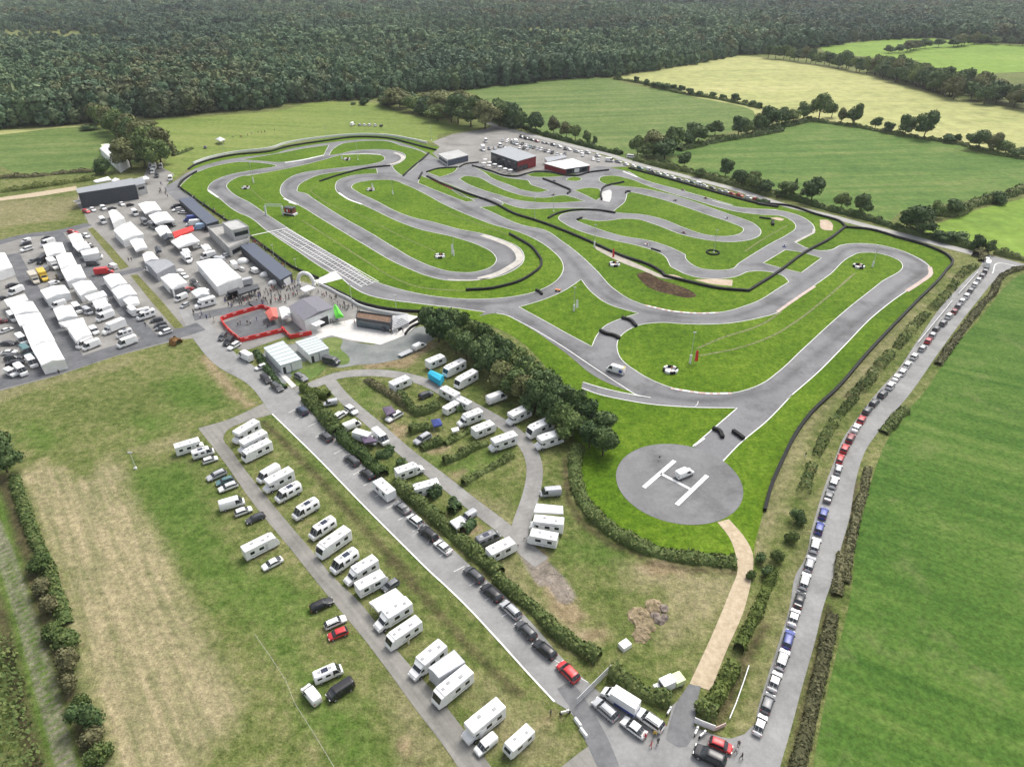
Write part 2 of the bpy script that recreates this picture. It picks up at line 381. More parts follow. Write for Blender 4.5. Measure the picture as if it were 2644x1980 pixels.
# ================================================================ SHEET MATERIALS
LAWN = grassmat('track_lawn', (0.041, 0.087, 0.005), (0.078, 0.144, 0.008), (0.142, 0.211, 0.021), .03, .35)
ASPH = roadmat('track_asphalt', (0.147, 0.147, 0.153), (0.216, 0.216, 0.220), .07, patch=.7)
ROAD = roadmat('road_asphalt', (.2, .2, .198), (.3, .3, .292), .15, patch=.86)
LANE = roadmat('old_lane_asphalt', (.17, .165, .15), (.29, .28, .255), .2, streak=.9, rz=R(-40), patch=.8)
DARK = roadmat('dark_asphalt', (.085, .088, .095), (.15, .153, .16), .25)
PATCH = roadmat('patched_asphalt', (.12, .123, .128), (.19, .193, .197), .25)
CONC = roadmat('paddock_surface', (0.185, 0.178, 0.166), (0.286, 0.277, 0.259), .08, patch=.82)
GRAV = roadmat('grey_gravel', (.13, .145, .14), (.24, .25, .24), .15)
BEIGE = roadmat('beige_gravel', (.36, .285, .19), (.5, .415, .3), .8)
WHITE = simple('white_line_paint', (.74, .74, .72), .7, .3, .12)
SKID = roadmat('rubbered_asphalt', (.075, .075, .08), (.13, .13, .135), .3)
TERR = roadmat('pale_terrace_paving', (.5, .485, .46), (.68, .66, .63), .3)
TAN = roadmat('sandy_trap', (0.375, 0.288, 0.204), (0.495, 0.400, 0.315), .3)
BLACKT = simple('black_rubber', (.011, .011, .012), .8, .3, .3)
def area(name, s, z, mat, smooth_=True, kind='structure', label=None, cat=None, group=None, ext=0, step=1.5):
    P, sh = pts(s)
    if smooth_: P = smooth(P, sh, True, step)
    sheet(name, P, z, mat, kind, label, cat, group); return P
def road(name, s, w, z, mat, step=2.5):
    L = smooth(pts(s)[0], pts(s)[1], False, step); A, B = ribbon_poly(L, w); sheet(name, A+B[::-1], z, mat); return L
# ---- far fields (structure)
F1 = grassmat('meadow_grass_far', (0.061, 0.108, 0.028), (0.112, 0.165, 0.046), (0.184, 0.208, 0.077), .02, .1, stripe=.09, sdir=R(-100))
F2 = grassmat('mown_yellow_field', (0.242, 0.267, 0.095), (0.326, 0.335, 0.133), (0.391, 0.373, 0.166), .006, .03, stripe=.045, sdir=R(-96))
F3 = grassmat('crop_field', (0.046, 0.101, 0.022), (0.093, 0.159, 0.036), (0.170, 0.203, 0.066), .02, .09, stripe=.1, sdir=R(-95))
F4 = grassmat('bright_pasture', (.12, .2, .035), (.165, .255, .04), (.2, .28, .06), .01, .04, stripe=.04, sdir=R(-95))
F5 = grassmat('east_meadow', (0.034, 0.085, 0.014), (0.067, 0.130, 0.023), (0.119, 0.173, 0.043), .03, .3, stripe=.3, sdir=R(-60), dry=(.16, .185, .07), dryamt=.4)
F7 = grassmat('long_meadow', (0.100, 0.152, 0.030), (0.157, 0.207, 0.050), (0.214, 0.239, 0.075), .012, .1, stripe=.1, sdir=R(-80))
area('field_grass', "20:-120,740 -200,700 0,672 400,630 900,612 1000,640 1500,730 2060,840 2100,900 2060,960 1700,1060 1430,1170 1080,1240 900,1180 500,1060 0,940 10:1800,900 10:1700,800", .02, F1)
area('field_yellow', "20:1000,590 1500,500 1900,435 30:0,432 250,455 700,515 1300,640 1450,700 1700,770 2211,850 2700,930 2700,1300 2211,1190 1700,1110 1100,1000 700,940 400,930 200,930 20:2000,850 1500,740", .04, F2)
area('field_crop', "30:-700,1190 -300,1120 0,1060 300,1000 520,945 700,960 1300,1065 1700,1120 2211,1230 2900,1370 31:2850,-160 2211,20 1800,120 1250,220 1100,300 900,260 600,130 300,60 0,-30 20:1500,1310", .06, F3)
area('field_pasture', "30:640,372 1000,325 1400,288 1560,305 2000,345 2211,352 2900,360 2900,560 2211,560 1560,580 1100,450 760,420", .02, F4)
area('field_north_east', "31:1500,380 1700,250 2211,110 2900,-80 2900,700 2211,560 1990,520 1800,440 1600,390", .02, F4)
area('field_east', "31:2211,690 2060,800 1960,930 1860,1050 1700,1230 1580,1400 1400,1656 32:1290,340 1150,560 1050,800 970,1100 900,1400 33:900,0 850,420 760,780 640,1300 560,1800 540,2600 5200,2600 5200,-2000 31:5200,900 31:3200,640", .02, F5)
area('meadow_north', "00:1180,945 1600,905 2211,850 10:500,800 950,795 1200,880 1500,930 1800,1000 1500,1040 1450,1100 1250,1075 900,1040 500,1090 0,1180 00:2211,1130 1900,1180 1600,1230 1480,1290 1330,1380 1280,1330 1340,1130 1260,1010", .02, F7)
area('meadow_west', "00:-900,1080 0,1020 400,985 700,965 800,1000 1000,1150 950,1300 820,1330 400,1360 100,1330 0,1290 -900,1330", .02, F1)
area('field_verge_tan', "00:-900,1020 0,1012 400,985 700,960 700,972 400,998 0,1045 -900,1060", .035, F2)
# ---- lawn round the circuit
area('lawn', "00:1385,1470! 1480,1340 1480,1285 1700,1215 2211,1150 10:300,1130 640,1070 950,1045 1250,1080 1480,1140 20:0,1100 900,1290! 1060,1300 1700,1480 2211,1610 31:150,150 370,165 600,235 800,300 1000,350 1450,480 1600,545 1650,590 1600,680 1350,940 1000,1320 32:750,170 560,350 430,530 350,680 250,920 170,1190 120,1400 22:2030,1656 2000,1450 1880,1500 1500,1480 1200,1420 950,1310 760,1150 650,1000 625,800 640,600 600,400 21:0,1100 11:1760,1050 1400,1000 1250,985 900,935 600,790 360,650 30,410 01:1750,280 1560,150", .03, LAWN)
# ---- track
MAIN = "00:1270,1455! 1370,1395 1470,1330 1560,1290 1750,1240 2000,1205 2120,1192 10:300,1165 640,1108 900,1082 1100,1088 1250,1125 1390,1180 1500,1240 1640,1290! 1800,1265 20:0,1340 200,1360 300,1335 450,1340 570,1366 700,1330 850,1290 960,1310 1050,1330 1150,1385 1500,1487 1850,1590 21:1700,128 1900,178 2211,200 31:150,195 300,203 450,238 555,295 588,345 580,378! 437,450! 540,498 620,515 700,512 800,472 900,460 1060,468 1240,508 1400,580 1480,640 1492,690 1400,765 1260,855 1040,1025 800,1270 600,1470 380,1656 32:400,210 230,395 0,590 22:1785,715! 1550,602! 1895,305! 1500,297 1200,272 1000,238 800,192 690,150 700,105! 850,150 1000,185 1190,228! 1140,212 21:1000,1560 800,1430 500,1230 200,1060 90,1010 30,1000 11:1940,1000! 1800,1022! 1850,990! 1600,955 1460,940 1300,920 1100,895 950,860 800,780 748,735! 655,685! 560,730 380,655 200,530 30,410 01:1750,280 1560,150 1390,20 1400,-40! 1500,130 1380,140! 1290,60!"
area('race_track', MAIN, .06, ASPH)
LINES = MB()
def isl(s, line=True, z=.09, w=.28, mat=LAWN, name='infield_lawn'):
    P = area(name, s, z, mat)
    if line: strip_into(LINES, P, w*.75, z+.03, True, 0, off=0)
    return P
isl("00:1395,1445! 1450,1390 1520,1340 1700,1280 1840,1257 2000,1262 2140,1287 1950,1322 1800,1350 1680,1392 1620,1440 1612,1478 1690,1532 01:1870,230 11:0,245 160,360 400,520 560,630 655,688! 560,727 380,650 200,530 30,410 01:1750,280 1560,150 1430,60")
isl("00:1870,1240! 10:60,1222 250,1190 430,1155 640,1125! 600,1203! 400,1243 260,1260 120,1250")
isl("10:1072,1222 1045,1255 950,1277 750,1300 600,1315 400,1350 310,1398 265,1458 275,1515 360,1570 11:400,160 560,255 700,340 900,460 1180,620 1290,668 1400,710 1560,745 1750,745 1930,722 2060,672 2140,610 2152,560 2110,490 1980,430 1830,385 1650,350 1420,288 1300,262 1200,228 1000,128 860,60 815,20 10:850,1420 950,1400 1110,1395 1250,1440 1400,1512 11:1500,140 1700,232 1908,312 21:200,370 340,432 470,522 535,595 548,650 520,720 450,780 300,842 130,875 0,887 11:1700,890 1500,875 1250,830 1000,755 800,630 320,340 150,230 01:1908,130 00:1870,1540 1775,1475 1755,1445 1785,1405 1860,1370 2000,1347 10:0,1365 250,1320 450,1278 600,1240 740,1203 850,1193 980,1195 1045,1205")
isl("10:1010,1308! 1016,1345! 830,1360 720,1395 690,1440 705,1490 800,1550 11:890,155 1000,205 1180,290 1340,348 1620,413 1800,473 1905,530 1937,590 1880,650 1760,682 1600,680 1440,640 1320,590 1130,482 950,372 770,272 640,192 520,115 440,68 10:405,1490 396,1462 414,1430 462,1400 576,1355 747,1330 900,1312")
isl("21:685,738! 760,830 900,930 1130,1001! 1000,1040 880,1092 805,1175 768,1258! 600,1170 400,1058 205,952! 400,892 560,822")
isl("21:975,1200 1050,1130 1150,1088 1300,1072 1500,1083 1800,1080 2000,1050 31:150,1038 290,1000 400,925 550,810 700,705 870,560 940,532 1060,532 1180,562 1255,600 1268,622 1100,762 820,985 500,1275 300,1460 190,1540 70,1590 21:1850,1618 1650,1620 1400,1580 1250,1525 1100,1440 1000,1360 965,1280")
isl("10:640,1205! 680,1150 760,1112 900,1095 1080,1095 1200,1130 1330,1165 1398,1195! 1300,1300 1215,1368! 1160,1330 1128,1288! 1190,1262 1232,1225 1205,1185 1100,1163 960,1160 820,1172 720,1195")
isl("10:1330,1420! 1350,1360! 1480,1415 1620,1480 1770,1558! 1700,1566! 1500,1490")
isl("11:1810,178! 1900,217 2200,332 21:350,342 550,452 680,552 800,665 950,820 1080,900 1200,943 1400,985 1600,1000 1800,987 1950,945 31:150,905 290,820 390,757! 340,708 250,682 130,672 60,682! 21:1880,717 1700,733 1560,717 1480,692! 1380,640! 1315,545 1180,492 900,427 700,372 560,307 510,262 535,235 620,214 700,207 930,218! 800,192 500,187 230,187 140,165 80,140! 0,108 10:1990,1582")
isl("21:648,285! 690,270 800,285 900,282 1000,268 1120,272 1250,310 1500,400 1700,438 1830,448 1960,438 2050,410 2078,365 2020,305 1850,240 1700,187 1500,118 1300,62 1100,25 20:1000,1445 880,1430 828,1402 850,1370 930,1362 1050,1385 1200,1440 1400,1505 21:1600,135 1750,180 1900,215 2100,238 31:200,237 320,245 425,295 442,340 380,390 250,460 100,550 0,615 21:1850,658 1740,667 1600,650 1530,612 1495,575 1492,545! 1380,492 1230,442 1000,402 800,342")
isl("21:1040,75! 1060,65 1200,90 1500,180 1700,250 1850,300 1942,345 1930,375 1880,395 1750,405 1640,390 1500,345 1300,268 1150,235 1000,225 930,217! 960,190 1020,140 1035,105")
isl("20:630,1475! 760,1455 830,1465! 843,1530! 800,1555! 700,1505"); isl("20:570,1395 640,1370 690,1385 650,1405")
isl("10:1650,1388! 1700,1365 1770,1372 20:0,1432 130,1487 270,1523 400,1533 560,1515 620,1530 715,1560! 500,1573 350,1570 180,1550 60,1515 10:1850,1480 1720,1430")
isl("10:1755,1292! 1900,1340 2020,1378 20:180,1388 265,1398 300,1432 380,1460 438,1478! 360,1492 250,1478 120,1432 0,1385 10:1830,1330")
isl("10:1395,1335! 1480,1305 1640,1300! 1600,1340 1500,1375! 1440,1352"); isl("20:260,1355! 330,1338 430,1340 560,1365! 480,1372 300,1368")
isl("10:1420,1378! 1560,1425 1700,1482 1850,1535! 1780,1540 1560,1455"); isl("31:360,510! 450,520 642,572! 485,687! 350,655 190,612!")
# outer white edge of the circuit
for s in ("31:437,450! 540,498 620,515 700,512 800,472 900,460 1060,468 1240,508 1400,580 1480,640 1492,690 1400,765 1260,855 1040,1025 800,1270 600,1470 380,1656 32:400,210 230,395 0,590 22:1785,715!", "22:1550,602! 1895,305! 1500,297 1200,272 1000,238 800,192 690,150",
          "22:700,105! 850,150 1000,185 1210,226! 1140,212 21:1000,1560 800,1430 500,1230 200,1060 90,1010 30,1000 11:1940,1000", "11:1850,990! 1600,955 1460,940 1300,920 1100,895 950,860 800,780 748,735!", "20:1050,1330 1150,1385 1500,1487 1850,1590 21:1700,128 1900,178 2211,200 31:150,195 300,203 450,238 555,295 588,345 580,378"):
    P, sh = pts(s); strip_into(LINES, smooth(P, sh, False, 1.5), .28, .1)
# start grid: long lines and grid brackets
a0, a1 = np.array(P1('11', 185, 378)), np.array(P1('11', 325, 345)); b0, b1 = np.array(P1('11', 880, 800)), np.array(P1('11', 1010, 785))
u_ = (b0-a0)/np.hypot(*(b0-a0)); wv = (a1-a0); wv = wv-u_*(wv@u_); Lg = float(np.hypot(*(b0-a0)))
for t in (.1, .38, .66, .94):
    strip_into(LINES, [tuple(a0+wv*t), tuple(a0+wv*t+u_*Lg)], .3, .1)
for k in range(34):
    for t in (.1, .38, .66):
        c = a0+u_*(1.2+k*Lg/34+(0.9 if t == .38 else 0)); strip_into(LINES, [tuple(c+wv*(t+.04)), tuple(c+wv*(t+.2))], .28, .1)
def lines(s, w, z=.13, mb=None, mi=0, alt=None, sm=True):
    P, sh = pts(s); strip_into(mb or LINES, smooth(P, sh, False, 1.0) if sm else P, w, z, False, mi, 0, alt)
lines("11:20,403 320,340", .7); lines("11:410,500 480,470", .25)
# helipad disc and H
HC = [P1('22', x, y) for x, y in [(945, 830), (1010, 690), (1180, 605), (1350, 585), (1945, 940), (1900, 1060), (1800, 1160), (1530, 1218), (1300, 1165), (1100, 1060), (1000, 950)]]
A_ = np.array([[2*x, 2*y, 1] for x, y in HC]); bb = np.array([x*x+y*y for x, y in HC]); sx = np.linalg.lstsq(A_, bb, rcond=None)[0]; HR = math.sqrt(sx[2]+sx[0]**2+sx[1]**2)
disc = [(sx[0]+HR*math.cos(t), sx[1]+HR*math.sin(t)) for t in np.linspace(0, 2*PI, 72, endpoint=False)]
sheet('helipad', disc, .075, roadmat('helipad_asphalt', (.135, .135, .138), (.215, .215, .218), .09, patch=.74))
for s, w in (("22:1410,713 1170,921", 1.05), ("22:1662,828 1425,1055", 1.05), ("22:1300,812 1535,935", .75)): lines(s, w, .1, sm=False)
lines("22:1225,226 1000,186", .3); lines("22:1592,252 1588,275 1570,292", .15)
LINES.build('track_markings', [WHITE], None); tag(bpy.data.objects['track_markings'], kind='structure')
# kerbs, run-off strips and sandy patches
K = MB(); lines("21:1380,1582 1650,1620 1850,1620", .8, .14, K, 0, (.9, 1)); lines("21:1180,938 1400,985 1600,1000 1750,996", .8, .14, K, 0, (.9, 1)); lines("22:1560,596 1600,568 1640,540", .6, .14, K, 0)
lines("10:300,1262 400,1248 600,1205", 1.6, .14, K, 0); lines("20:1010,1330 1120,1375", 1, .14, K, 0)
lines("10:290,1540 400,1590 11:330,140", 1.0, .14, K, 0); lines("10:715,1495 800,1550 895,1585", 1.0, .14, K, 0); lines("01:1613,48 1690,104", 1.0, .14, K, 0); lines("10:740,1201 900,1195 1040,1200", .9, .14, K, 0)
K.build('kerb', [WHITE, simple('kerb_red_paint', (.52, .36, .32), .6)]); tag(bpy.data.objects['kerb'], kind='structure')
K = MB(); lines("11:1830,395 1960,440 2050,480 2110,540 2115,590 2050,640 1930,700 1800,735", 3.2, .13, K, 0); lines("10:1150,1185 1200,1205 1215,1228 1185,1255 1080,1285", 2.6, .13, K, 0)
lines("31:1480,640 1488,690 1400,765 1300,830", 1.6, .13, K, 1); lines("31:300,990 420,905 590,790", 1.2, .13, K, 1); lines("31:585,350 580,378! 440,450", 1.2, .13, K, 0); lines("11:1560,740 1750,745 1900,728", 1, .13, K, 0)
K.build('runoff_strip', [roadmat('pale_runoff', (.36, .34, .3), (.52, .49, .45), .3), roadmat('pinkish_runoff', (.4, .31, .27), (.55, .45, .4), .3)]); tag(bpy.data.objects['runoff_strip'], kind='structure')
for s in ("21:1340,700! 1400,703 1490,735! 1400,738", "21:1560,740! 1700,735 1858,742! 1855,790! 1700,775", "31:625,278! 690,278 720,300 728,360! 680,358", "31:245,262! 300,258 355,272! 330,285"): area('sand_trap', s, .12, TAN)
area('chicane_apron', "21:850,60! 900,45 920,100 905,140! 860,130", .12, roadmat('chalky_apron', (.42, .41, .4), (.58, .57, .55), .5))
area('service_path', "21:790,478! 1000,565 1200,655 1330,715! 1480,745! 1320,730 1150,665 980,600 800,505!", .12, roadmat('worn_path', (.3, .27, .22), (.42, .38, .33), .4))
area('heather_bed', "21:1130,690 1180,683 1300,740 1450,790 1540,830 1578,868 1520,882 1400,860 1250,820 1150,750", .12, grassmat('brown_heather', (.025, .016, .01), (.055, .034, .02), (.13, .1, .05), .15, .8))
# soft worn lines in the lawn (mown paths)
K = MB()
for s, w in (("11:430,280 700,450 950,610 1130,720 1330,795 1700,830", .7), ("10:560,1440 510,1460 560,1530 700,1610 11:900,250 11:1150,380 11:1460,520", .55), ("11:1480,195 1750,290 2040,395", .5), ("10:30,1460 120,1540 220,1590", .5),
             ("21:1580,1275 1780,1190 2000,1120 31:80,1130 31:200,1075 31:330,985", .9), ("21:1600,1330 1900,1270 31:0,1255 31:250,1180 31:450,1060 31:620,930 31:900,690", .8), ("31:50,520 200,420 380,320", .7)): lines(s, w, .11, K)
K.build('worn_path', [grassmat('worn_turf', (.085, .12, .03), (.15, .17, .07), (.23, .22, .12), .05, .7)]); tag(bpy.data.objects['worn_path'], kind='structure')
def faded(name, segs, mat, zb):
    V, F, A = [], [], []
    for s, w in segs:
        P, sh = pts(s); Lc = smooth(P, sh, False, 2.0); n = len(Lc); b0 = len(V); cols = (-.5, -.25, 0, .25, .5)
        for i in range(n):
            a = Lc[max(i-1, 0)]; b = Lc[min(i+1, n-1)]; dx, dy = b[0]-a[0], b[1]-a[1]; l = math.hypot(dx, dy) or 1; e = min(1, i/6, (n-1-i)/6)
            for c in cols: V.append((Lc[i][0]-dy/l*c*w, Lc[i][1]+dx/l*c*w, zb)); A.append((1-abs(c)*2)*e)
        for i in range(n-1):
            for j in range(4): q = b0+i*5+j; F.append((q, q+5, q+6, q+1))
        zb += .0015
    me = mesh_from(name, V, F, [mat]); at = me.attributes.new('wear', 'FLOAT', 'POINT'); at.data.foreach_set('value', np.array(A, np.float32)); o = obj(name, me); tag(o, kind='structure')
def wornasphalt():
    m = ASPH.copy(); m.name = 'rubbered_racing_line'; nt = m.node_tree; b = nt.nodes['Principled BSDF']; src = b.inputs['Base Color'].links[0].from_socket; p = geopos(nt)
    a = nt.nodes.new('ShaderNodeAttribute'); a.attribute_name = 'wear'; f = noise(nt, p, .09, 5, .7); g = nt.nodes.new('ShaderNodeMapRange'); nt.links.new(f, g.inputs[0]); g.inputs[1].default_value = .35; g.inputs[2].default_value = .65
    k_ = math_(nt, 'MULTIPLY', a.outputs['Fac'], math_(nt, 'ADD', math_(nt, 'MULTIPLY', g.outputs[0], .5), .2)); nt.links.new(mix(nt, k_, src, (.055, .055, .058)), b.inputs['Base Color']); return m
faded('racing_line', [("10:1150,1190 1200,1225 1130,1265 900,1290 600,1340 400,1375 320,1430 330,1500 400,1550 11:500,170 800,330 1200,570 1500,700 1750,715 1950,680 2070,600 2060,520 1950,460 1700,400 1400,320 1150,230 900,110 10:780,1470 760,1420 850,1380 1100,1370 1300,1420 1600,1550 11:1850,250 2060,340 21:300,365 500,480 620,600 750,760 950,910 1200,990 1500,1035 1800,1035 31:150,960 350,860 560,720 750,590 850,500 1050,495 1250,535 1400,600 1420,670 1250,800 900,1080 500,1400 200,1600 22:2010,190 1700,250 1300,210 1100,150 21:900,1500 600,1280 300,1080 50,960 11:1800,930", 5),
    ("10:1090,1185 950,1178 700,1215 400,1280 00:2150,1318 1850,1355 1700,1410 1680,1470 1760,1540 01:1950,230 11:150,290 400,440 700,640 900,760 1100,830 1400,880 1700,920 2000,915 21:250,880 420,800 560,690", 5)], wornasphalt(), .084)
# ---- paddock and roads
area('paddock', "01:-900,560! 0,455 200,400 420,370 690,310 650,225 590,150! 620,60! 00:1100,1400! 1160,1250 1350,1350 1290,1440 01:1300,60 1390,130! 1860,480 2211,760 11:380,740! 600,800 900,930 1250,1000 1350,1040 1100,1240! 560,1200 300,1180 01:2211,1200 1900,1290 1750,1250 1560,1190 1400,1200 900,1330 450,1480 0,1600 -900,1900!", .03, CONC, False)
DK = MB()
for s, w in (("01:-900,1820 -300,1640 0,1545 450,1430 900,1285 1400,1150 1560,1100", 7.5), ("01:95,540 200,740 330,950 470,1180 590,1370", 5), ("01:440,385 560,540 740,720 900,900 1060,1080 1170,1200", 5), ("01:-100,480 200,400 440,372 690,310", 6), ("01:900,700 1100,655", 5), ("01:1500,1030 1700,990 2000,930 11:60,900", 6)):
    P, sh = pts(s); DKZ = globals().get('DKZ', .046)+.005; strip_into(DK, smooth(P, sh, False, 3), w, DKZ)
tag(DK.build('paddock_lane', [DARK]), kind='structure')
for s in ("01:680,350! 720,335! 860,480 1000,640! 935,662! 800,500", "01:1010,705! 1065,700! 1250,900 1425,1110! 1355,1118! 1180,920"):
    area('paddock_verge', s, .08, grassmat('verge_grass', (.085, .1, .03), (.14, .15, .05), (.2, .19, .09), .1, .6), False)
area('entrance_road', "01:1380,960! 1560,990! 1700,1160 1850,1330 2000,1430 11:230,1560 300,1560 12:430,230 560,370 740,560 960,780 1180,990 1500,1300 1820,1600 23:0,245 350,592 520,792 740,1000 860,1100 1100,1230 1350,1340 1390,1180 1450,1130! 1570,1130! 1560,1340 1700,1400 1850,1435 1950,1400 2020,1330! 2100,1700 1900,2100 700,2100 300,1900! 560,1656 740,1495! 600,1230 480,1150! 250,890 0,640 13:1740,445 1560,268 1420,140 12:1250,1400 900,1050 560,700 200,350 0,110 11:0,1520! 01:1700,1420 1500,1200", .045, ROAD)
area('access_road', "31:1890,575! 1960,553! 2211,618 2700,730 2700,800 2211,640 2110,655 2020,715 1850,905 1560,1290 1300,1656 32:1120,440 980,640 905,880 860,1150 790,1400 740,1600 33:660,400 600,650 480,1080 400,1380 320,1656 200,2100! -600,2100! -300,1656 0,1425 100,1380 150,1200 230,940 310,700 395,420 450,150 32:500,1500 570,1230 660,930 740,720 800,560 930,370 1060,200 1240,0 31:1380,1220 1560,960 1780,720 1880,620", .055, ROAD)
road('north_road', "20:-60,940 20,975 250,1035 500,1100 700,1150 900,1200 1100,1265 1500,1370 1900,1475 31:0,60 350,160 700,245 1000,325 1400,425 1800,530 2000,580 2400,690", 5.6, .05, roadmat('north_road_surface', (.27, .265, .25), (.4, .39, .37), .1))
area('club_car_park', "10:1500,1140! 1440,1100 1600,1040 1850,1000 1930,970 20:60,990 400,1080 700,1160 950,1240 1050,1290 900,1300 800,1330 600,1350 450,1345 300,1340 200,1360 0,1345 10:1750,1270 1640,1290 1500,1240 1440,1190", .045, CONC, False)
area('old_lane', "02:1535,460! 1750,400 2040,270! 2112,352! 1900,412 1770,468 1732,520 1800,640 2040,960 12:220,1070 500,1400 700,1640 13:820,320 1200,790 1550,1190 1900,1656 2050,1850! 1750,1850! 1640,1656 1300,1190 940,700 600,290 370,0 02:1960,1040 1750,740", .05, LANE)
OV = roadmat('campsite_road', (.2, .195, .185), (.3, .295, .28), .2, patch=.86)
road('campsite_loop', "12:380,170 480,140 560,108 700,55 900,32 1150,45 1350,92 1600,215 1850,350 2060,480 22:290,640 322,740 315,900 275,1050 225,1190 200,1300 280,1420 380,1500", 4.0, .05, OV)
road('campsite_lane', "12:650,100 720,190 800,270 1000,440 1250,660 1500,850 1750,1050 2000,1240 22:200,1330", 3.6, .06, OV)
area('gravel_yard', "11:560,1200 640,1180 800,1215 1040,1240 1200,1180 1350,1100 1480,1170 1380,1240 1250,1330 1000,1390 850,1400 720,1420 640,1400 560,1340 200,1656! 0,1400! 01:2000,1420! 11:140,1300", .04, GRAV)
area('green_island', "11:590,1200! 680,1185 740,1200 730,1270 800,1350 790,1390 700,1400 640,1330", .07, F1, label=None); area('hut_verge', "11:330,1440! 420,1380 620,1400 560,1480 400,1560!", .072, F1)
area('terrace', "11:400,1140! 600,1090 850,1040 1250,1010 1370,1030! 1340,1080 1230,1170 1040,1243 800,1205 660,1170 560,1200!", .074, TERR, False)
area('pit_exit', "11:655,682! 690,675 748,732! 600,770 560,790! 530,745! 600,715", .1, TERR, False)
area('helipad_path', "22:1740,1188! 1830,1300 1880,1430 1897,1560 23:1900,130 1840,290 1700,630 1525,1010! 1690,1065! 1800,780 1950,430 2005,200 2020,90 22:2015,1430 1940,1290 1830,1165!", .06, BEIGE)
area('gate_track', "23:1520,1015! 1612,1030! 1575,1200 1560,1350 1500,1500 1430,1500 1340,1440 1370,1320 1420,1170", .07, PATCH); area('dark_patch', "23:500,1050! 570,1010 640,1030 700,1100 760,1200 900,1450 1000,1700! 830,1700! 740,1500 640,1290 590,1180", .078, PATCH)
area('yard_apron', "23:480,1700! 600,1600 740,1495! 830,1700!", .065, LANE)
area('west_path', "01:-900,330! 0,105 270,65 590,15! 600,45! 270,98 0,130 -900,370!", .05, BEIGE)
area('container_path', "11:245,1460! 285,1458! 388,1560! 355,1580!", .075, TERR, False)
KL = MB()
for s in ("12:200,350 560,700 900,1050 1250,1400 13:1420,140 1560,268 1740,445 1890,605 2211,960 2388,1150",): lines(s, .32, .075, KL)
for i, (x, y) in enumerate([(350, 330), (400, 385), (500, 440), (560, 520), (640, 570), (700, 650), (790, 740), (850, 810), (930, 895), (1020, 980), (1110, 1070), (1200, 1160), (1310, 1250), (1420, 1340), (1520, 1440), (1630, 1560)]):
    a = P1('12', x-22, y+12); c = P1('12', x+60, y-30); strip_into(KL, [a, c], .14, .08)
for x, y in [(1730, 250), (1850, 365), (1980, 490), (2120, 620)]: strip_into(KL, [P1('13', x, y), P1('13', x+60, y-30)], .14, .08)
lines("23:440,810 540,860 620,930 740,1000", .12, .075, KL); lines("31:1965,690 2035,612 2211,650", .35, .09, KL)
tag(KL.build('road_markings', [WHITE]), kind='structure')
# ================================================================ VEGETATION
def quads(C, Nn, size, rs, squash=.75, flat=.55):
    """leaf clump faces: centres C, outward normals Nn"""
    n = len(C); N = Nn+rs.normal(0, flat, (n, 3)); N /= np.linalg.norm(N, axis=1)[:, None]+1e-9
    a = np.cross(N, rs.normal(0, 1, (n, 3))); a /= np.linalg.norm(a, axis=1)[:, None]+1e-9; b = np.cross(N, a)
    s = (size*(.6+.8*rs.rand(n)))[:, None] if np.isscalar(size) else (size*(.6+.8*rs.rand(n)))[:, None]
    a = a*s*.5; b = b*s*.5*squash; k = rs.uniform(-.25, .25, (n, 1))
    V = np.stack([C-a-b, C+a-b*(1+k), C+a*(1-k)+b, C-a*(1+k)+b*(1+k)], 1).reshape(-1, 3)
    F = np.arange(4*n).reshape(-1, 4); return V, F
def npmesh(name, V, F, mats, mi=None):
    """F may be list of arrays with 3 or 4 columns"""
    me = bpy.data.meshes.new(name); me.vertices.add(len(V)); me.vertices.foreach_set('co', np.asarray(V, np.float32).ravel())
    Fs = F if isinstance(F, list) else [F]; lv = np.concatenate([f.ravel() for f in Fs]); ls = []; s = 0
    for f in Fs:
        ls.append(s+np.arange(len(f))*f.shape[1]); s += f.size
    ls = np.concatenate(ls); me.loops.add(len(lv)); me.loops.foreach_set('vertex_index', lv.astype(np.int32))
    me.polygons.add(len(ls)); me.polygons.foreach_set('loop_start', ls.astype(np.int32))
    for m in (mats if isinstance(mats, (list, tuple)) else [mats]): me.materials.append(m)
    if mi is not None: me.polygons.foreach_set('material_index', mi.astype(np.int32))
    me.update(calc_edges=True); me.validate(); return me
_ico = {}
def ico(sub=1):
    if sub not in _ico:
        bm = bmesh.new(); bmesh.ops.create_icosphere(bm, subdivisions=sub, radius=1)
        _ico[sub] = (np.array([v.co[:] for v in bm.verts]), np.array([[v.index for v in f.verts] for f in bm.faces])); bm.free()
    return _ico[sub]
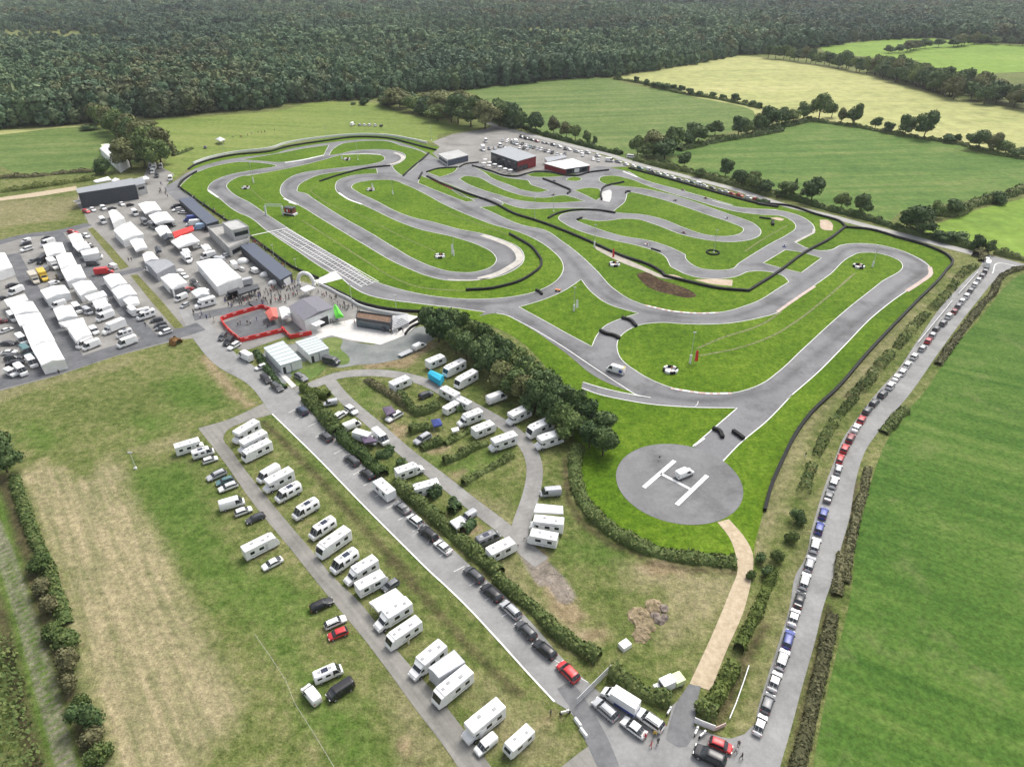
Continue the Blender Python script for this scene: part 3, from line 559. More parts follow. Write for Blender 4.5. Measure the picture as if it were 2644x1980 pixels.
def crown_geo(seed, nleaf, leaf, kind='round', z0=.22):
    # lobed crown from leaf clumps
    """unit-height crown (trunk foot at 0, top at 1, spread about 1 wide)"""
    rs = np.random.RandomState(seed); L = []
    if kind == 'round':
        L.append((np.array([0, 0, .6]), np.array([.3, .3, .3])))
        for i in range(11):
            a = rs.rand()*2*PI; r = rs.uniform(.16, .33); z = rs.uniform(z0+.12, .85); r *= 1-max(0, z-.55)*1.3
            k = rs.uniform(.13, .22); L.append((np.array([r*math.cos(a), r*math.sin(a), z]), np.array([k, k, k*rs.uniform(.75, 1)])))
    elif kind == 'forest':
        L.append((np.array([0, 0, .62]), np.array([.24, .24, .3]))); L.append((np.array([0, 0, .3]), np.array([.25, .25, .3])))
        for i in range(9):
            a = rs.rand()*2*PI; r = rs.uniform(.1, .25); z = rs.uniform(.2, .88); r *= 1-max(0, z-.5)*1.2
            k = rs.uniform(.1, .17); L.append((np.array([r*math.cos(a), r*math.sin(a), z]), np.array([k, k, k])))
    elif kind == 'tall':
        for i in range(9):
            z = .3+.62*i/8; k = .2*(1-abs(z-.5)*.9); L.append((np.array([rs.normal(0, .05), rs.normal(0, .05), z]), np.array([k, k, .15])))
    else:   # shrub
        for i in range(9):
            a = rs.rand()*2*PI; r = rs.uniform(0, .3); k = rs.uniform(.2, .32); z = rs.uniform(.2, .7); L.append((np.array([r*math.cos(a), r*math.sin(a), z]), np.array([k, k, k*.95])))
    w = np.array([l[1][0]**2 for l in L]); w /= w.sum(); Cs, Ns = [], []
    for (c, r), q in zip(L, w):
        m = int(nleaf*q*1.5)+6; d = rs.normal(0, 1, (m, 3)); d /= np.linalg.norm(d, axis=1)[:, None]
        p = c+d*r*rs.uniform(.82, 1.12, (m, 1)); ok = p[:, 2] > z0*.45
        for c2, r2 in L:
            if c2 is c: continue
            ok &= (((p-c2)/(r2*.86))**2).sum(1) > 1
        Cs.append(p[ok]); Ns.append(d[ok])
    C = np.concatenate(Cs); N = np.concatenate(Ns); V, F = quads(C, N, leaf, rs)
    iv, if_ = ico(1); VV = [V]; F3 = []; n = len(V)
    for c, r in L:
        VV.append(c+iv*r*.8*rs.uniform(.9, 1.08, (len(iv), 1))); F3.append(if_+n); n += len(iv)
    return np.concatenate(VV), [F, np.concatenate(F3)]
def trunk_geo(seed, h=.5, r=.028):
    rs = np.random.RandomState(seed+50); mb = MB(); mb.cyl((0, 0, -.01), (rs.normal(0, .01), rs.normal(0, .01), h*.6), r, r*.7, 7)
    for i in range(4):
        a = rs.rand()*2*PI; mb.cyl((0, 0, h*rs.uniform(.4, .6)), (.17*math.cos(a), .17*math.sin(a), h*rs.uniform(.95, 1.35)), r*.5, r*.2, 5)
    return mb
L_OAK = leafmat('oak_leaves', [(.1, (0.052, 0.086, 0.030)), (.45, (0.090, 0.139, 0.044)), (.75, (0.146, 0.199, 0.059)), (.95, (0.232, 0.269, 0.099))])
L_DARK = leafmat('dark_leaves', [(.1, (0.037, 0.068, 0.028)), (.5, (0.068, 0.114, 0.039)), (.9, (0.136, 0.189, 0.071))])
L_BROWN = leafmat('autumn_leaves', [(.1, (0.077, 0.084, 0.033)), (.5, (0.131, 0.140, 0.054)), (.9, (0.212, 0.234, 0.092))])
L_HEDGE = leafmat('hedge_leaves', [(.1, (0.037, 0.069, 0.019)), (.5, (0.078, 0.115, 0.032)), (.9, (0.153, 0.181, 0.060))])
L_SCRUB = leafmat('scrub_leaves', [(.1, (0.066, 0.067, 0.030)), (.5, (0.112, 0.113, 0.054)), (.9, (0.184, 0.173, 0.086))])
L_YEL = leafmat('light_hedge_leaves', [(.1, (0.059, 0.089, 0.020)), (.5, (0.105, 0.139, 0.030)), (.9, (0.184, 0.203, 0.063))])
L_RUST = leafmat('rust_leaves', [(.1, (0.123, 0.058, 0.021)), (.5, (0.228, 0.098, 0.035)), (.9, (0.280, 0.195, 0.070))])
L_FOR = leafmat('forest_leaves', [(.1, (0.055, 0.102, 0.054)), (.4, (0.088, 0.152, 0.076)), (.7, (0.137, 0.202, 0.101)), (.95, (0.217, 0.296, 0.142))],
                [(.1, (0.068, 0.070, 0.033)), (.5, (0.112, 0.115, 0.054)), (.9, (0.180, 0.184, 0.090))])
BARK = simple('bark', (.09, .07, .05), .9, .1, .3)
TREE = {}
for nm, sd, kd, mt, nl, lf in (('oak0', 1, 'round', L_OAK, 1500, .05), ('oak1', 2, 'round', L_OAK, 1500, .05), ('oak2', 3, 'round', L_DARK, 1500, .05), ('dark0', 4, 'round', L_DARK, 1300, .055), ('brown0', 5, 'round', L_BROWN, 1200, .055), ('oak3', 6, 'round', L_OAK, 1300, .055), ('tall0', 7, 'tall', L_DARK, 700, .05), ('shrub0', 8, 'shrub', L_HEDGE, 800, .075), ('shrub1', 9, 'shrub', L_DARK, 800, .075), ('shrub2', 10, 'shrub', L_SCRUB, 700, .075)):
    V, F = crown_geo(sd, nl, lf, kd, .22 if kd == 'round' else .05); TREE[nm] = (npmesh(nm+'_crown', V, F, mt), trunk_geo(sd, .55 if kd == 'round' else .3).mesh(nm+'_trunk', [BARK]))
def tree(kind, x, y, h, w, label, group=None, name='tree', cat='tree', rz=None):
    t = empty(name, (x, y, 0), RS.rand()*6.28 if rz is None else rz); tag(t, label, cat, group)
    for nm, me in (('crown', TREE[kind][0]), ('trunk', TREE[kind][1])):
        o = obj(nm, me, t); o.scale = (w, w, h) if nm == 'crown' else (min(w, h), min(w, h), h)
    return t
def height_at(c, x, yb, yt):
    X, Y = P1(c, x, yb); py = CY[int(c[1])]+yt/3
    lo, hi = .3, 60
    for _ in range(30):
        m = (lo+hi)/2
        if proj(X, Y, m)[1] > py: lo = m
        else: hi = m
    return X, Y, lo
def px_per_m(X, Y): return FPX/(Y*CT+CAMH*ST)
def treeset(c, s, group, lab, kinds, wk=1.1, name='tree', cat='tree', hk=1.0):
    L = s.split(';')
    for i, q in enumerate(L):
        x, yb, yt, w = map(float, q.split(',')); X, Y, h = height_at(c, x, yb, yt); W = w/3/px_per_m(X, Y)*wk
        tree(kinds[i % len(kinds)], X, Y, h*hk, W, lab(i, len(L)), group, name, cat)
def lr(fmt, a='left'): return lambda i, n: fmt.format(ordn(i))
BK = ['oak0', 'oak1', 'oak2', 'dark0', 'oak3', 'oak1', 'oak0', 'brown0']
treeset('30', "620,925,715,175;720,912,795,110;790,960,835,80;890,972,800,135;1055,1000,905,100;1150,1032,945,95;1285,1050,890,150;1430,1080,860,180;1625,1108,1040,120;1685,1112,1035,60;1850,1165,1000,200;1960,1185,1030,130;2060,1200,1090,150;2170,1220,1140,150",
        'trees between the yellow field and the crop field', lr('tree in the row below the yellow field, {} from the left end'), ['oak3', 'oak1', 'brown0', 'oak0', 'oak2', 'dark0', 'dark0', 'dark0', 'oak2'])
treeset('30', "500,925,790,140;420,960,840,140;330,975,830,140;230,995,825,170;150,1030,880,110;60,1050,930,120",
        'trees in the corner between two green fields', lr('dark tree closing the corner between both green fields, {} from the right'), BK)
treeset('30', "20,1450,1310,120;110,1480,1330,130;200,1505,1400,130;370,1530,1400,170;430,1490,1390,60;560,1565,1380,200;790,1622,1490,130;940,1662,1500,170",
        'trees along the far side of the north road', lr('tree on the verge behind the north road, right stretch, {} from left'), ['oak2', 'oak0', 'dark0', 'oak1', 'tall0', 'dark0', 'oak3', 'dark0'])
treeset('31', "1370,385,165,270;1290,360,200,150;1520,262,130,130;1660,240,110,150;1560,440,355,150;1670,450,360,160;1835,515,395,105;1930,535,430,90;2010,150,50,120",
        'trees round the north east pasture corner', lr('dark tree by the bright north-east pasture, {} in its cluster counted from the big one'), ['dark0', 'oak2', 'oak0', 'oak2', 'shrub1', 'shrub1', 'dark0', 'oak0', 'shrub1'])
treeset('20', "40,940,770,160;130,965,780,190;330,1025,870,175;470,1045,900,100;570,1070,945,110;640,1095,960,100;730,1115,1010,80;790,1130,1055,40",
        'trees beside the car park road', lr('roadside tree behind the club car park, {} from the left'), ['dark0', 'oak2', 'oak2', 'brown0', 'brown0', 'oak1', 'oak0', 'dark0'])
treeset('20', "1120,1200,1045,130;1250,1200,1010,210;1400,1190,970,200;1330,1235,1080,220;1190,1220,1100,160;1560,1115,955,200;1500,1140,1020,120;1720,1050,930,140;1900,1045,900,140;2010,1030,940,100;2120,985,840,170",
        'tree belt between the two green fields', lr('tree in the belt dividing the two green fields, {} from the road end'), ['oak3', 'brown0', 'oak1', 'dark0', 'oak0', 'dark0', 'oak2', 'oak0', 'dark0'])
treeset('20', "1480,1300,1180,120;1600,1370,1300,100;1800,1365,1230,120;1890,1420,1310,110;2010,1425,1330,120;2110,1485,1390,140",
        'trees along the far side of the north road', lr('tree on the verge behind the north road, middle stretch, {} from left'), ['dark0', 'oak0', 'dark0', 'oak2', 'brown0', 'oak2'])
treeset('20', "880,600,530,80;975,615,560,55;1110,642,593,50;1190,662,608,55;1270,682,630,90;1340,697,638,95;1400,705,655,75;1460,718,662,65;1530,737,678,70;1600,748,700,60;1700,755,708,65;1780,772,733,65;1875,792,725,90;1950,808,770,45;2010,826,773,65;2060,840,788,45",
        'small trees along the upper field boundary', lr('small tree on the boundary of the yellow field, {} from the forest end'), ['shrub1', 'dark0', 'dark0', 'shrub1', 'shrub1'])
treeset('10', "1080,820,745,130;1190,835,680,180;1300,865,740,160;1420,895,730,180;1540,905,700,210;1640,965,710,190;1740,985,740,190;1850,1000,770,170;1960,980,770,160;2070,985,780,130;1380,830,720,150;1130,800,720,120;1480,940,800,140;1590,950,790,140;2130,1010,860,90;1260,800,700,140;1680,850,700,130",
        'copse at the end of the north meadow', lr('tree of the copse behind the timing hut meadow, {} from its left edge'), ['oak0', 'brown0', 'oak1', 'shrub1', 'brown0', 'oak2'], 1.5)
treeset('10', "913,815,752,75;830,812,790,50", 'lone bushes at the meadow top', lambda i, n: ['round lone bush where meadow meets forest', 'low dark bush left of the round lone bush'][i], ['shrub1'], name='bush', cat='bush')
treeset('00', "745,960,808,130;800,990,820,140;860,1020,835,150;910,1050,860,160;960,1085,880,160;1010,1120,900,170;1060,1160,930,180;1120,1190,950,180;1180,1240,975,190;1250,1270,1010,190;1130,1300,1060,190;1230,1310,1080,180;1020,1310,1085,190;950,1270,1100,120;1150,1000,945,150",
        'dense tree avenue beside the marquee', lr('tree of the thick avenue right of the west meadow, {} from its forest end'), ['brown0', 'oak1', 'brown0', 'oak0', 'oak3', 'brown0', 'oak2'], 1.35, hk=1.08)
treeset('00', "800,1350,1215,115;690,1012,962,110", 'bushes at the west meadow', lambda i, n: ['dark bushy tree in front of the white marquee', 'low bush at the back of west meadow'][i], ['shrub1'], name='bush', cat='bush')
treeset('02', "60,800,520,290", None, lambda i, n: 'big dark green tree at the left picture edge above the ditch', ['dark0'])
treeset('32', "450,1190,1080,110;400,1340,1250,90;165,1490,1425,90;290,1490,1390,90;215,1600,1520,90;90,1620,1560,70", 'bushes on the ditch bank', lr('dark bush on the bank between helipad and queue, {} from the top'), ['shrub1', 'shrub0'], name='bush', cat='bush')
treeset('03', "530,700,610,180;560,900,740,190;560,1060,940,150;640,1200,1090,120;700,1330,1160,210;730,1470,1380,190;790,1600,1480,170;420,640,540,150;400,450,330,150;340,300,200,150;320,120,10,150", 'bushes on the left hedge bank', lr('bush on the bank left of the stubble field, {} in line from the rust-coloured one'), ['shrub0', 'shrub2', 'shrub2', 'shrub0', 'shrub1', 'shrub2', 'shrub0'], name='bush', cat='bush')
# belt of trees beside the circuit
bl = smooth(pts("11:1440,1150 1540,1200 1680,1290 1850,1400 2020,1500 22:150,140 300,250 480,390 640,510 780,580 880,600")[0], None, False, 4.3)
rsb = np.random.RandomState(11)
for i, (x, y) in enumerate(bl):
    a = bl[min(i+1, len(bl)-1)]; b = bl[max(i-1, 0)]; dx, dy = a[0]-b[0], a[1]-b[1]; l = math.hypot(dx, dy); nx, ny = -dy/l, dx/l
    for side in (0, 1):
        if side and i in (0, len(bl)-1): continue
        o = (side*6.2-2.4)+rsb.normal(0, .7); h = rsb.uniform(8.8, 11.5)*(0.8 if i > len(bl)-3 else 1)
        tree(['oak0', 'oak2', 'dark0', 'oak1', 'oak3', 'dark0', 'brown0'][rsb.randint(7)], x+nx*o, y+ny*o, h, rsb.uniform(8.2, 10.5),
             ('tree on the %s side of the dense belt beside the circuit, %s from paddock end' % (['track', 'campsite'][0 if side else 1], ordn(i))), 'dense belt of trees beside the circuit')
# hedges: each one mesh of leaf clumps along a line
def hedge(s, w, h, mat, label, dens=26, leaf=.42, name='hedge', wob=.55, line=None, gap=0, core=True, cat='hedge', group=None):
    line = line or smooth(pts(s)[0], pts(s)[1], False, 1.0); rs = np.random.RandomState(len(line)*7+int(w*10))
    A = np.array(line); d = np.hypot(*np.diff(A, axis=0).T); S = np.concatenate([[0], np.cumsum(d)]); T = S[-1]
    ph = rs.rand(4)*6
    def prof(s_): return 1+wob*(np.sin(s_*.55+ph[0])*.4+np.sin(s_*1.3+ph[1])*.35+np.sin(s_*.19+ph[2])*.45)
    n = int(T*dens*(w+h)/3.0); ss = rs.rand(n)*T; th = rs.rand(n)*PI; k = prof(ss)
    if gap: kk = (np.sin(ss*.8+ph[3])+np.sin(ss*.31+ph[2])) > gap; ss, th, k = ss[kk], th[kk], k[kk]; n = len(ss)
    px = np.interp(ss, S, A[:, 0]); py = np.interp(ss, S, A[:, 1]); e = .5
    tx = np.interp(ss+e, S, A[:, 0])-np.interp(ss-e, S, A[:, 0]); ty = np.interp(ss+e, S, A[:, 1])-np.interp(ss-e, S, A[:, 1]); l = np.hypot(tx, ty)+1e-6
    nx, ny = -ty/l, tx/l; q = np.cos(th)*w/2*(.7+.3*k)*rs.uniform(.8, 1.08, n); z = np.abs(np.sin(th))**.6*h*k*rs.uniform(.85, 1.08, n)
    C = np.stack([px+nx*q, py+ny*q, np.maximum(z, .08)], 1); N = np.stack([nx*np.cos(th), ny*np.cos(th), np.sin(th)], 1)
    V, F = quads(C, N, leaf, rs); Fs = [F]; VV = [V]
    if core and not gap:
        m = max(2, int(T/1.5)); sc = np.linspace(0, T, m); cx = np.interp(sc, S, A[:, 0]); cy = np.interp(sc, S, A[:, 1]); g = np.gradient(cx), np.gradient(cy); gl = np.hypot(*g)+1e-6
        ux, uy = -g[1]/gl, g[0]/gl; kk = prof(sc); rows = []
        for a, b in ((-.46, 0), (-.4, .55), (-.2, .78), (.2, .78), (.4, .55), (.46, 0)): rows.append(np.stack([cx+ux*a*w, cy+uy*a*w, b*h*kk+.0*kk], 1))
        base = len(V); VV.append(np.concatenate(rows)); f = []
        for r_ in range(5):
            i0 = base+r_*m+np.arange(m-1); f.append(np.stack([i0, i0+1, i0+1+m, i0+m], 1))
        Fs = [np.concatenate([F]+f)]
    o = obj(name, npmesh(name, np.concatenate(VV), Fs, mat)); tag(o, label, cat, group); return o
hedge("12:470,230 560,330 640,420 720,520", 4, 2.6, L_HEDGE, 'tall green hedge at the top corner of the entrance road')
hedge("12:740,540 850,640 960,730 1060,840", 3.6, 2.2, L_HEDGE, 'green hedge behind the upper parked cars on entrance road')
hedge("12:1170,900 1300,1020 1430,1130 1560,1250 1700,1370 1850,1500 1960,1600", 3.2, 2.2, L_HEDGE, 'long green hedge behind the middle parked cars on entrance road')
hedge("23:30,200 180,330 330,440 470,600 640,720 820,830", 2.8, 2.0, L_HEDGE, 'green hedge behind the last parked cars above the gate')
hedge("23:920,940 1020,1020 1130,1080 1250,1120 1380,1160", 2.8, 2.2, L_HEDGE, 'green hedge behind the large white van at the gate')
hedge("23:1620,1270 1700,1180 1790,1020 1860,900", 2.8, 2.3, L_YEL, 'yellow-green hedge between beige track and ditch, lower end', wob=.5)
hedge("23:1900,760 1960,620 2040,480 2100,330 2170,140", 2.2, 1.6, L_YEL, 'patchy light hedge right of the beige track', wob=.7)
hedge("23:1600,1180 1640,1260 1720,1280", 2.4, 2.0, L_HEDGE, 'dark rounded hedge behind the white banner at gate')
hedge("12:930,90 1040,160 1150,230 1230,290 1320,340", 2.2, 1.5, L_SCRUB, 'scrubby hedge crossing the top of the campsite')
hedge("12:1180,200 1260,300 1330,350 1500,290", 2.6, 2.0, L_HEDGE, 'green hedge by the campsite hatchback and caravan', wob=.5)
hedge("12:1270,500 1350,470 1430,470", 2.4, 1.8, L_HEDGE, 'dense hedge left of the blue tent')
hedge("12:1360,630 1430,600 1510,580", 2.4, 2.0, L_HEDGE, 'dense hedge below the silver car on campsite')
hedge("12:1540,590 1650,530 1740,480", 2.0, 1.4, L_HEDGE, 'hedge behind the sixth campsite caravan', wob=.6)
hedge("12:1530,730 1640,690 1760,620 1870,580", 2.0, 2.0, L_HEDGE, 'row of upright hedge shrubs across the campsite', wob=.6)
hedge("12:1680,900 1800,820 1920,760 2060,680", 1.8, 1.6, L_HEDGE, 'hedge row above the worn grass corner of campsite', wob=.7)
hedge("12:1620,330 1700,300", 1.8, 1.8, L_DARK, 'dark hedge between two campsite motorhomes'); hedge("12:1010,680 1090,680 1120,640", 2.4, 2.0, L_DARK, 'dark bushy hedge left of the campsite lane')
hedge("12:1170,760 1240,740", 2, 2, L_DARK, 'short dark hedge above the campsite motorhome'); hedge("12:1420,1010 1500,960", 2, 2, L_DARK, 'short dark hedge under the second lane motorhome')
hedge("12:1590,1130 1620,1060 1650,1100", 2, 2.6, L_DARK, 'tall dark bush hedge left of the campsite tent'); hedge("12:1680,1280 1760,1200", 2.2, 2, L_DARK, 'dark hedge right of the campsite tent')
hedge("22:660,600 640,700 645,850 680,980 760,1110 900,1240 1050,1330 1200,1400 1400,1450 1650,1480 1880,1505", 3.6, 1.5, L_HEDGE, 'long curved hedge bank round the helipad lawn', dens=20, wob=.5)
hedge("31:2300,640 2150,665 2060,700 2000,770 1960,860 1880,930", 2.4, 1.1, L_SCRUB, 'brown-green hedge along the east road, top stretch', wob=.5)
hedge("31:1880,940 1800,1040 1720,1150 1640,1260 1540,1400", 2.4, 1.1, L_SCRUB, 'green hedge along the east road, second stretch', wob=.6)
hedge("32:1290,330 1230,370 1180,440 1120,500", 2.8, 1.3, L_HEDGE, 'rounded hedge clump beside the east road', wob=.5)
hedge("32:1010,760 980,880 970,960 930,1060 900,1200 860,1400 830,1560 820,1660", 2.0, .7, L_SCRUB, 'dark scrub hedge east of the queue road, middle', wob=.5)
hedge("33:800,0 780,150 760,330", 2.2, .9, L_RUST if False else L_SCRUB, 'low brown hedge scrap beside the east road'); hedge("33:730,480 690,650 660,800 620,980 570,1180 530,1380 480,1560 440,1700", 2.4, .8, L_SCRUB, 'green scrub strip east of the queue road, lower', wob=.5)
hedge("31:1830,640 1740,690 1680,760 1620,850 1540,930 1440,1020 1330,1140 1200,1290 1100,1400 980,1530 860,1656", 3.0, 1.6, L_HEDGE, 'broken scrub hedge between tyre wall and car queue', dens=22, wob=.7, gap=-.7)
hedge("32:1050,60 900,230 800,340 720,450 650,570 600,680 540,830 490,1000", 2.6, 1.5, L_HEDGE, 'second broken scrub hedge beside the car queue', dens=22, wob=.7, gap=-.7)
hedge("31:1830,560 1900,530 1880,600", 3, 2, L_SCRUB, 'scrubby bush hedge at the road junction')
hedge("20:0,930 200,980 400,1050 600,1100 750,1140 900,1180 1000,1200", 4, 2.4, L_HEDGE, 'hedge behind the road past club car park', leaf=.6, dens=12)
hedge("20:1100,1240 1300,1290 1500,1330 1700,1390 1900,1440 2211,1530", 5, 2.6, L_HEDGE, 'hedge behind the parked line on north road, left half', leaf=.6, dens=12)
hedge("31:0,-10 400,110 700,200 1040,285 1240,350", 4.5, 2.4, L_HEDGE, 'hedge behind the north road, right half', leaf=.6, dens=12)
hedge("31:1240,350 1450,410 1700,470 1850,510", 4, 2.2, L_HEDGE, 'hedge in front of bright pasture by north road', leaf=.5, dens=14)
hedge("31:1980,535 2211,590 2500,650 2900,740", 3.4, 2.2, L_HEDGE, 'dark hedge beyond the road junction at right edge', leaf=.5, dens=14)
hedge("31:1450,230 1650,240 1800,170 1960,130 2211,50 2600,-80 2900,-180", 5.5, 3, L_HEDGE, 'long dark hedge between crop field and bright pasture', leaf=.7, dens=10)
hedge("20:940,615 1100,640 1300,690 1500,735 1700,765 1900,805 2080,845", 3.5, 2.2, L_HEDGE, 'low hedge under the small trees of yellow field', leaf=.8, dens=7)
hedge("20:1440,1170 1600,1130 1800,1090 2000,1060 2211,1010 30:200,1010 400,975 520,945", 6, 2.6, L_HEDGE, 'undergrowth hedge between both green fields', leaf=.8, dens=8)
hedge("30:520,930 700,960 900,985 1100,1025 1300,1060 1500,1090 1700,1120 1900,1180 2211,1235 2600,1300", 4, 2.2, L_HEDGE, 'thin hedge under the trees of the yellow field', leaf=.8, dens=8)
hedge("00:-600,1560 0,1490 200,1465 450,1430 730,1390", 4.5, 2.0, L_YEL, 'pale reedy hedge behind the west path', leaf=.5, dens=14)
hedge("00:-600,1450 0,1380 250,1370 500,1345 760,1330", 4.5, 1.6, L_SCRUB, 'brown-green ditch hedge in front of west meadow', leaf=.6, dens=12)
hedge("02:110,830 160,1000 220,1180 300,1380 360,1500 03:440,330 03:520,560", 2.6, 1.1, L_HEDGE, 'rough hedge between left ditch and stubble field', wob=.5)
hedge("02:-20,560 20,640 40,760", 3, 2, L_DARK, 'dark hedge at the left edge beside the big tree')
hedge("00:1340,1210 1430,1180 1490,1155", 3, 1.5, L_HEDGE, 'small clipped hedge below the white gazebo', leaf=.5, dens=14)
hedge("20:2040,1560 2110,1568 2140,1575", 3, 2, L_DARK, 'dark hedge clump at the end of the parked line')
hedge("01:1980,1290 2060,1420 2150,1540 2200,1590", 2.2, 1.1, L_DARK, 'low dark planting beside the white halls'); hedge("01:1340,1230 1390,1240", 3.5, 2.6, L_RUST, 'dark reddish bush at the paddock corner')
hedge("11:440,1590 560,1640 640,1656", 3, 2.2, L_YEL, 'yellow-green bush at the campsite entrance')
st = hedge("03:-160,800 -80,950 -40,1150 0,1400 40,1656 60,1800", 9, 2.2, L_HEDGE, None, dens=12, wob=.5, name='undergrowth', leaf=.5, core=False); st['kind'] = 'stuff'; del st['category']
# conifer-like far tree rows and woods edge beyond the yellow field
def treeline(s, step, hgt, wid, lab, group, rows=1, rowgap=9, kinds=('oak2', 'oak0', 'dark0', 'oak1', 'brown0')):
    L = smooth(pts(s)[0], None, False, step); k = 0; rs = np.random.RandomState(len(L))
    for r_ in range(rows):
        for i, (x, y) in enumerate(L):
            h = hgt*rs.uniform(.7, 1.12); tree(kinds[rs.randint(len(kinds))], x+rs.normal(0, step*.15), y+r_*rowgap+rs.normal(0, 1.5), h, wid*rs.uniform(.85, 1.2), lab % ordn(i) if rows == 1 else (lab % (ordn(i), ['front', 'second', 'third', 'fourth', 'fifth', 'sixth'][r_])), group)
treeline("30:230,455 400,470 560,495 750,525 950,565 1150,600 1350,635 1480,655", 8.5, 19, 18, 'tree in the tall row behind the yellow field, %s from left', 'tall tree row behind the yellow field', 1)
treeline("30:1180,415 1280,405 1390,385 1440,375", 13, 14, 17, 'tree in the island copse on bright pasture, %s from left', 'island copse on the bright pasture')
treeline("30:1560,370 1660,368 1760,352 1900,345 2100,352 2300,365", 15, 16, 19, 'tree behind the bright pasture near forest, %s from left', 'trees behind the bright pasture')
treeline("30:1490,680 1560,735 1700,775 1900,815 2100,840 2400,880", 14, 20, 20, 'wood right of yellow field, tree %s from left in %s row', 'small wood right of the yellow field', 6, 24)
# ---- forest: one mass of instanced trees
def forest():
    edge = []
    for c, s in (('00', "-900,1085 0,1000 400,985 690,962 1000,930 1400,900 1900,862 2211,830"), ('10', "300,800 500,795 950,775 1200,735 1700,700 2211,650"), ('20', "400,628 900,598 1200,562 1600,500 1900,437"), ('30', "250,425 640,372 1000,322 1560,298 1700,330 2211,345 2900,380")):
        for t in s.split():
            x, y = map(float, t.split(',')); edge.append(cell(c, x, y))
    ex, ey = zip(*edge); rs = np.random.RandomState(3); PP = []
    for y0, y1, sp, k in ((380, 1000, 8.6, 1.0), (1000, 1900, 11.5, 1.3), (1900, 3600, 18, 1.8), (3600, 8000, 40, 2.8)):
        ys = np.arange(y0, y1, sp*.87)
        for j, y in enumerate(ys):
            W = .78*y+120; xs = np.arange(-W, W, sp)+(sp/2 if j % 2 else 0)
            PP.append(np.stack([xs+rs.normal(0, sp*.2, len(xs)), np.full(len(xs), y)+rs.normal(0, sp*.2, len(xs)), np.full(len(xs), k)], 1))
    PP = np.concatenate(PP); zc = PP[:, 1]*CT+CAMH*ST; px = 1322+FPX*PP[:, 0]/zc; py = 990+FPX*(CAMH*CT-PP[:, 1]*ST)/zc
    ok = py < np.interp(px, ex, ey)-1; PP, px, py = PP[ok], px[ok], py[ok]
    def nz(x, y, s, a): return (np.sin(x*s+a)+np.sin(y*s*1.3+a*2)+np.sin((x+y)*s*.7+a*3)+np.sin((x-2*y)*s*.45+a))/4
    n = len(PP); sc = 16*(.6+.75*rs.rand(n)**1.6)*(1+.3*nz(PP[:, 0], PP[:, 1], .017, 1.2)+.18*nz(PP[:, 0], PP[:, 1], .05, 4.2))
    # low scrubby clearing on the left and brownish young wood in the middle
    clr = np.clip(1-np.hypot((px-60)/330, (py-104)/34), 0, 1)+np.clip(1-np.hypot((px-1350)/330, (py-92)/26), 0, 1)*.8
    sc *= 1-.68*np.clip(clr*2, 0, 1); keep = rs.rand(n) > np.clip(clr*2, 0, .75); PP, sc = PP[keep], sc[keep]; n = len(PP)
    me = bpy.data.meshes.new('forest'); me.vertices.add(n); co = np.column_stack([PP[:, :2], np.zeros(n)]); me.vertices.foreach_set('co', co.astype(np.float32).ravel())
    w = PP[:, 2]*(.85+.3*rs.rand(n))
    a = me.attributes.new('scl', 'FLOAT_VECTOR', 'POINT'); a.data.foreach_set('vector', np.stack([np.maximum(sc, 8)*w*1.12, np.maximum(sc, 8)*w*1.12, sc*np.sqrt(PP[:, 2])], 1).astype(np.float32).ravel())
    a = me.attributes.new('rot', 'FLOAT_VECTOR', 'POINT'); a.data.foreach_set('vector', np.stack([0*w, 0*w, rs.rand(n)*6.28], 1).astype(np.float32).ravel())
    a = me.attributes.new('idx', 'INT', 'POINT'); a.data.foreach_set('value', rs.randint(0, 5, n).astype(np.int32)); me.update()
    o = obj('forest', me); tag(o, kind='stuff')
    pc = bpy.data.collections.new('forest_kinds')
    for i in range(5):
        V, F = crown_geo(100+i, 330, .095, 'forest', .04); po = bpy.data.objects.new('crown_kind_%d' % i, npmesh('forest_crown', V, F, L_FOR)); pc.objects.link(po)
    ng = bpy.data.node_groups.new('scatter', 'GeometryNodeTree'); ng.interface.new_socket('Geometry', in_out='INPUT', socket_type='NodeSocketGeometry'); ng.interface.new_socket('Geometry', in_out='OUTPUT', socket_type='NodeSocketGeometry')
    N = ng.nodes; gi = N.new('NodeGroupInput'); go = N.new('NodeGroupOutput'); ip = N.new('GeometryNodeInstanceOnPoints'); ci = N.new('GeometryNodeCollectionInfo')
    ci.inputs['Collection'].default_value = pc; ci.inputs['Separate Children'].default_value = True; ci.inputs['Reset Children'].default_value = True
    def at(nm, ty): q = N.new('GeometryNodeInputNamedAttribute'); q.data_type = ty; q.inputs[0].default_value = nm; return q.outputs[0]
    ng.links.new(gi.outputs[0], ip.inputs['Points']); ng.links.new(ci.outputs[0], ip.inputs['Instance']); ip.inputs['Pick Instance'].default_value = True
    ng.links.new(at('idx', 'INT'), ip.inputs['Instance Index']); ng.links.new(at('scl', 'FLOAT_VECTOR'), ip.inputs['Scale'])
    er = N.new('FunctionNodeEulerToRotation'); ng.links.new(at('rot', 'FLOAT_VECTOR'), er.inputs[0]); ng.links.new(er.outputs[0], ip.inputs['Rotation']); ng.links.new(ip.outputs[0], go.inputs[0])
    md = o.modifiers.new('scatter', 'NODES'); md.node_group = ng
forest()
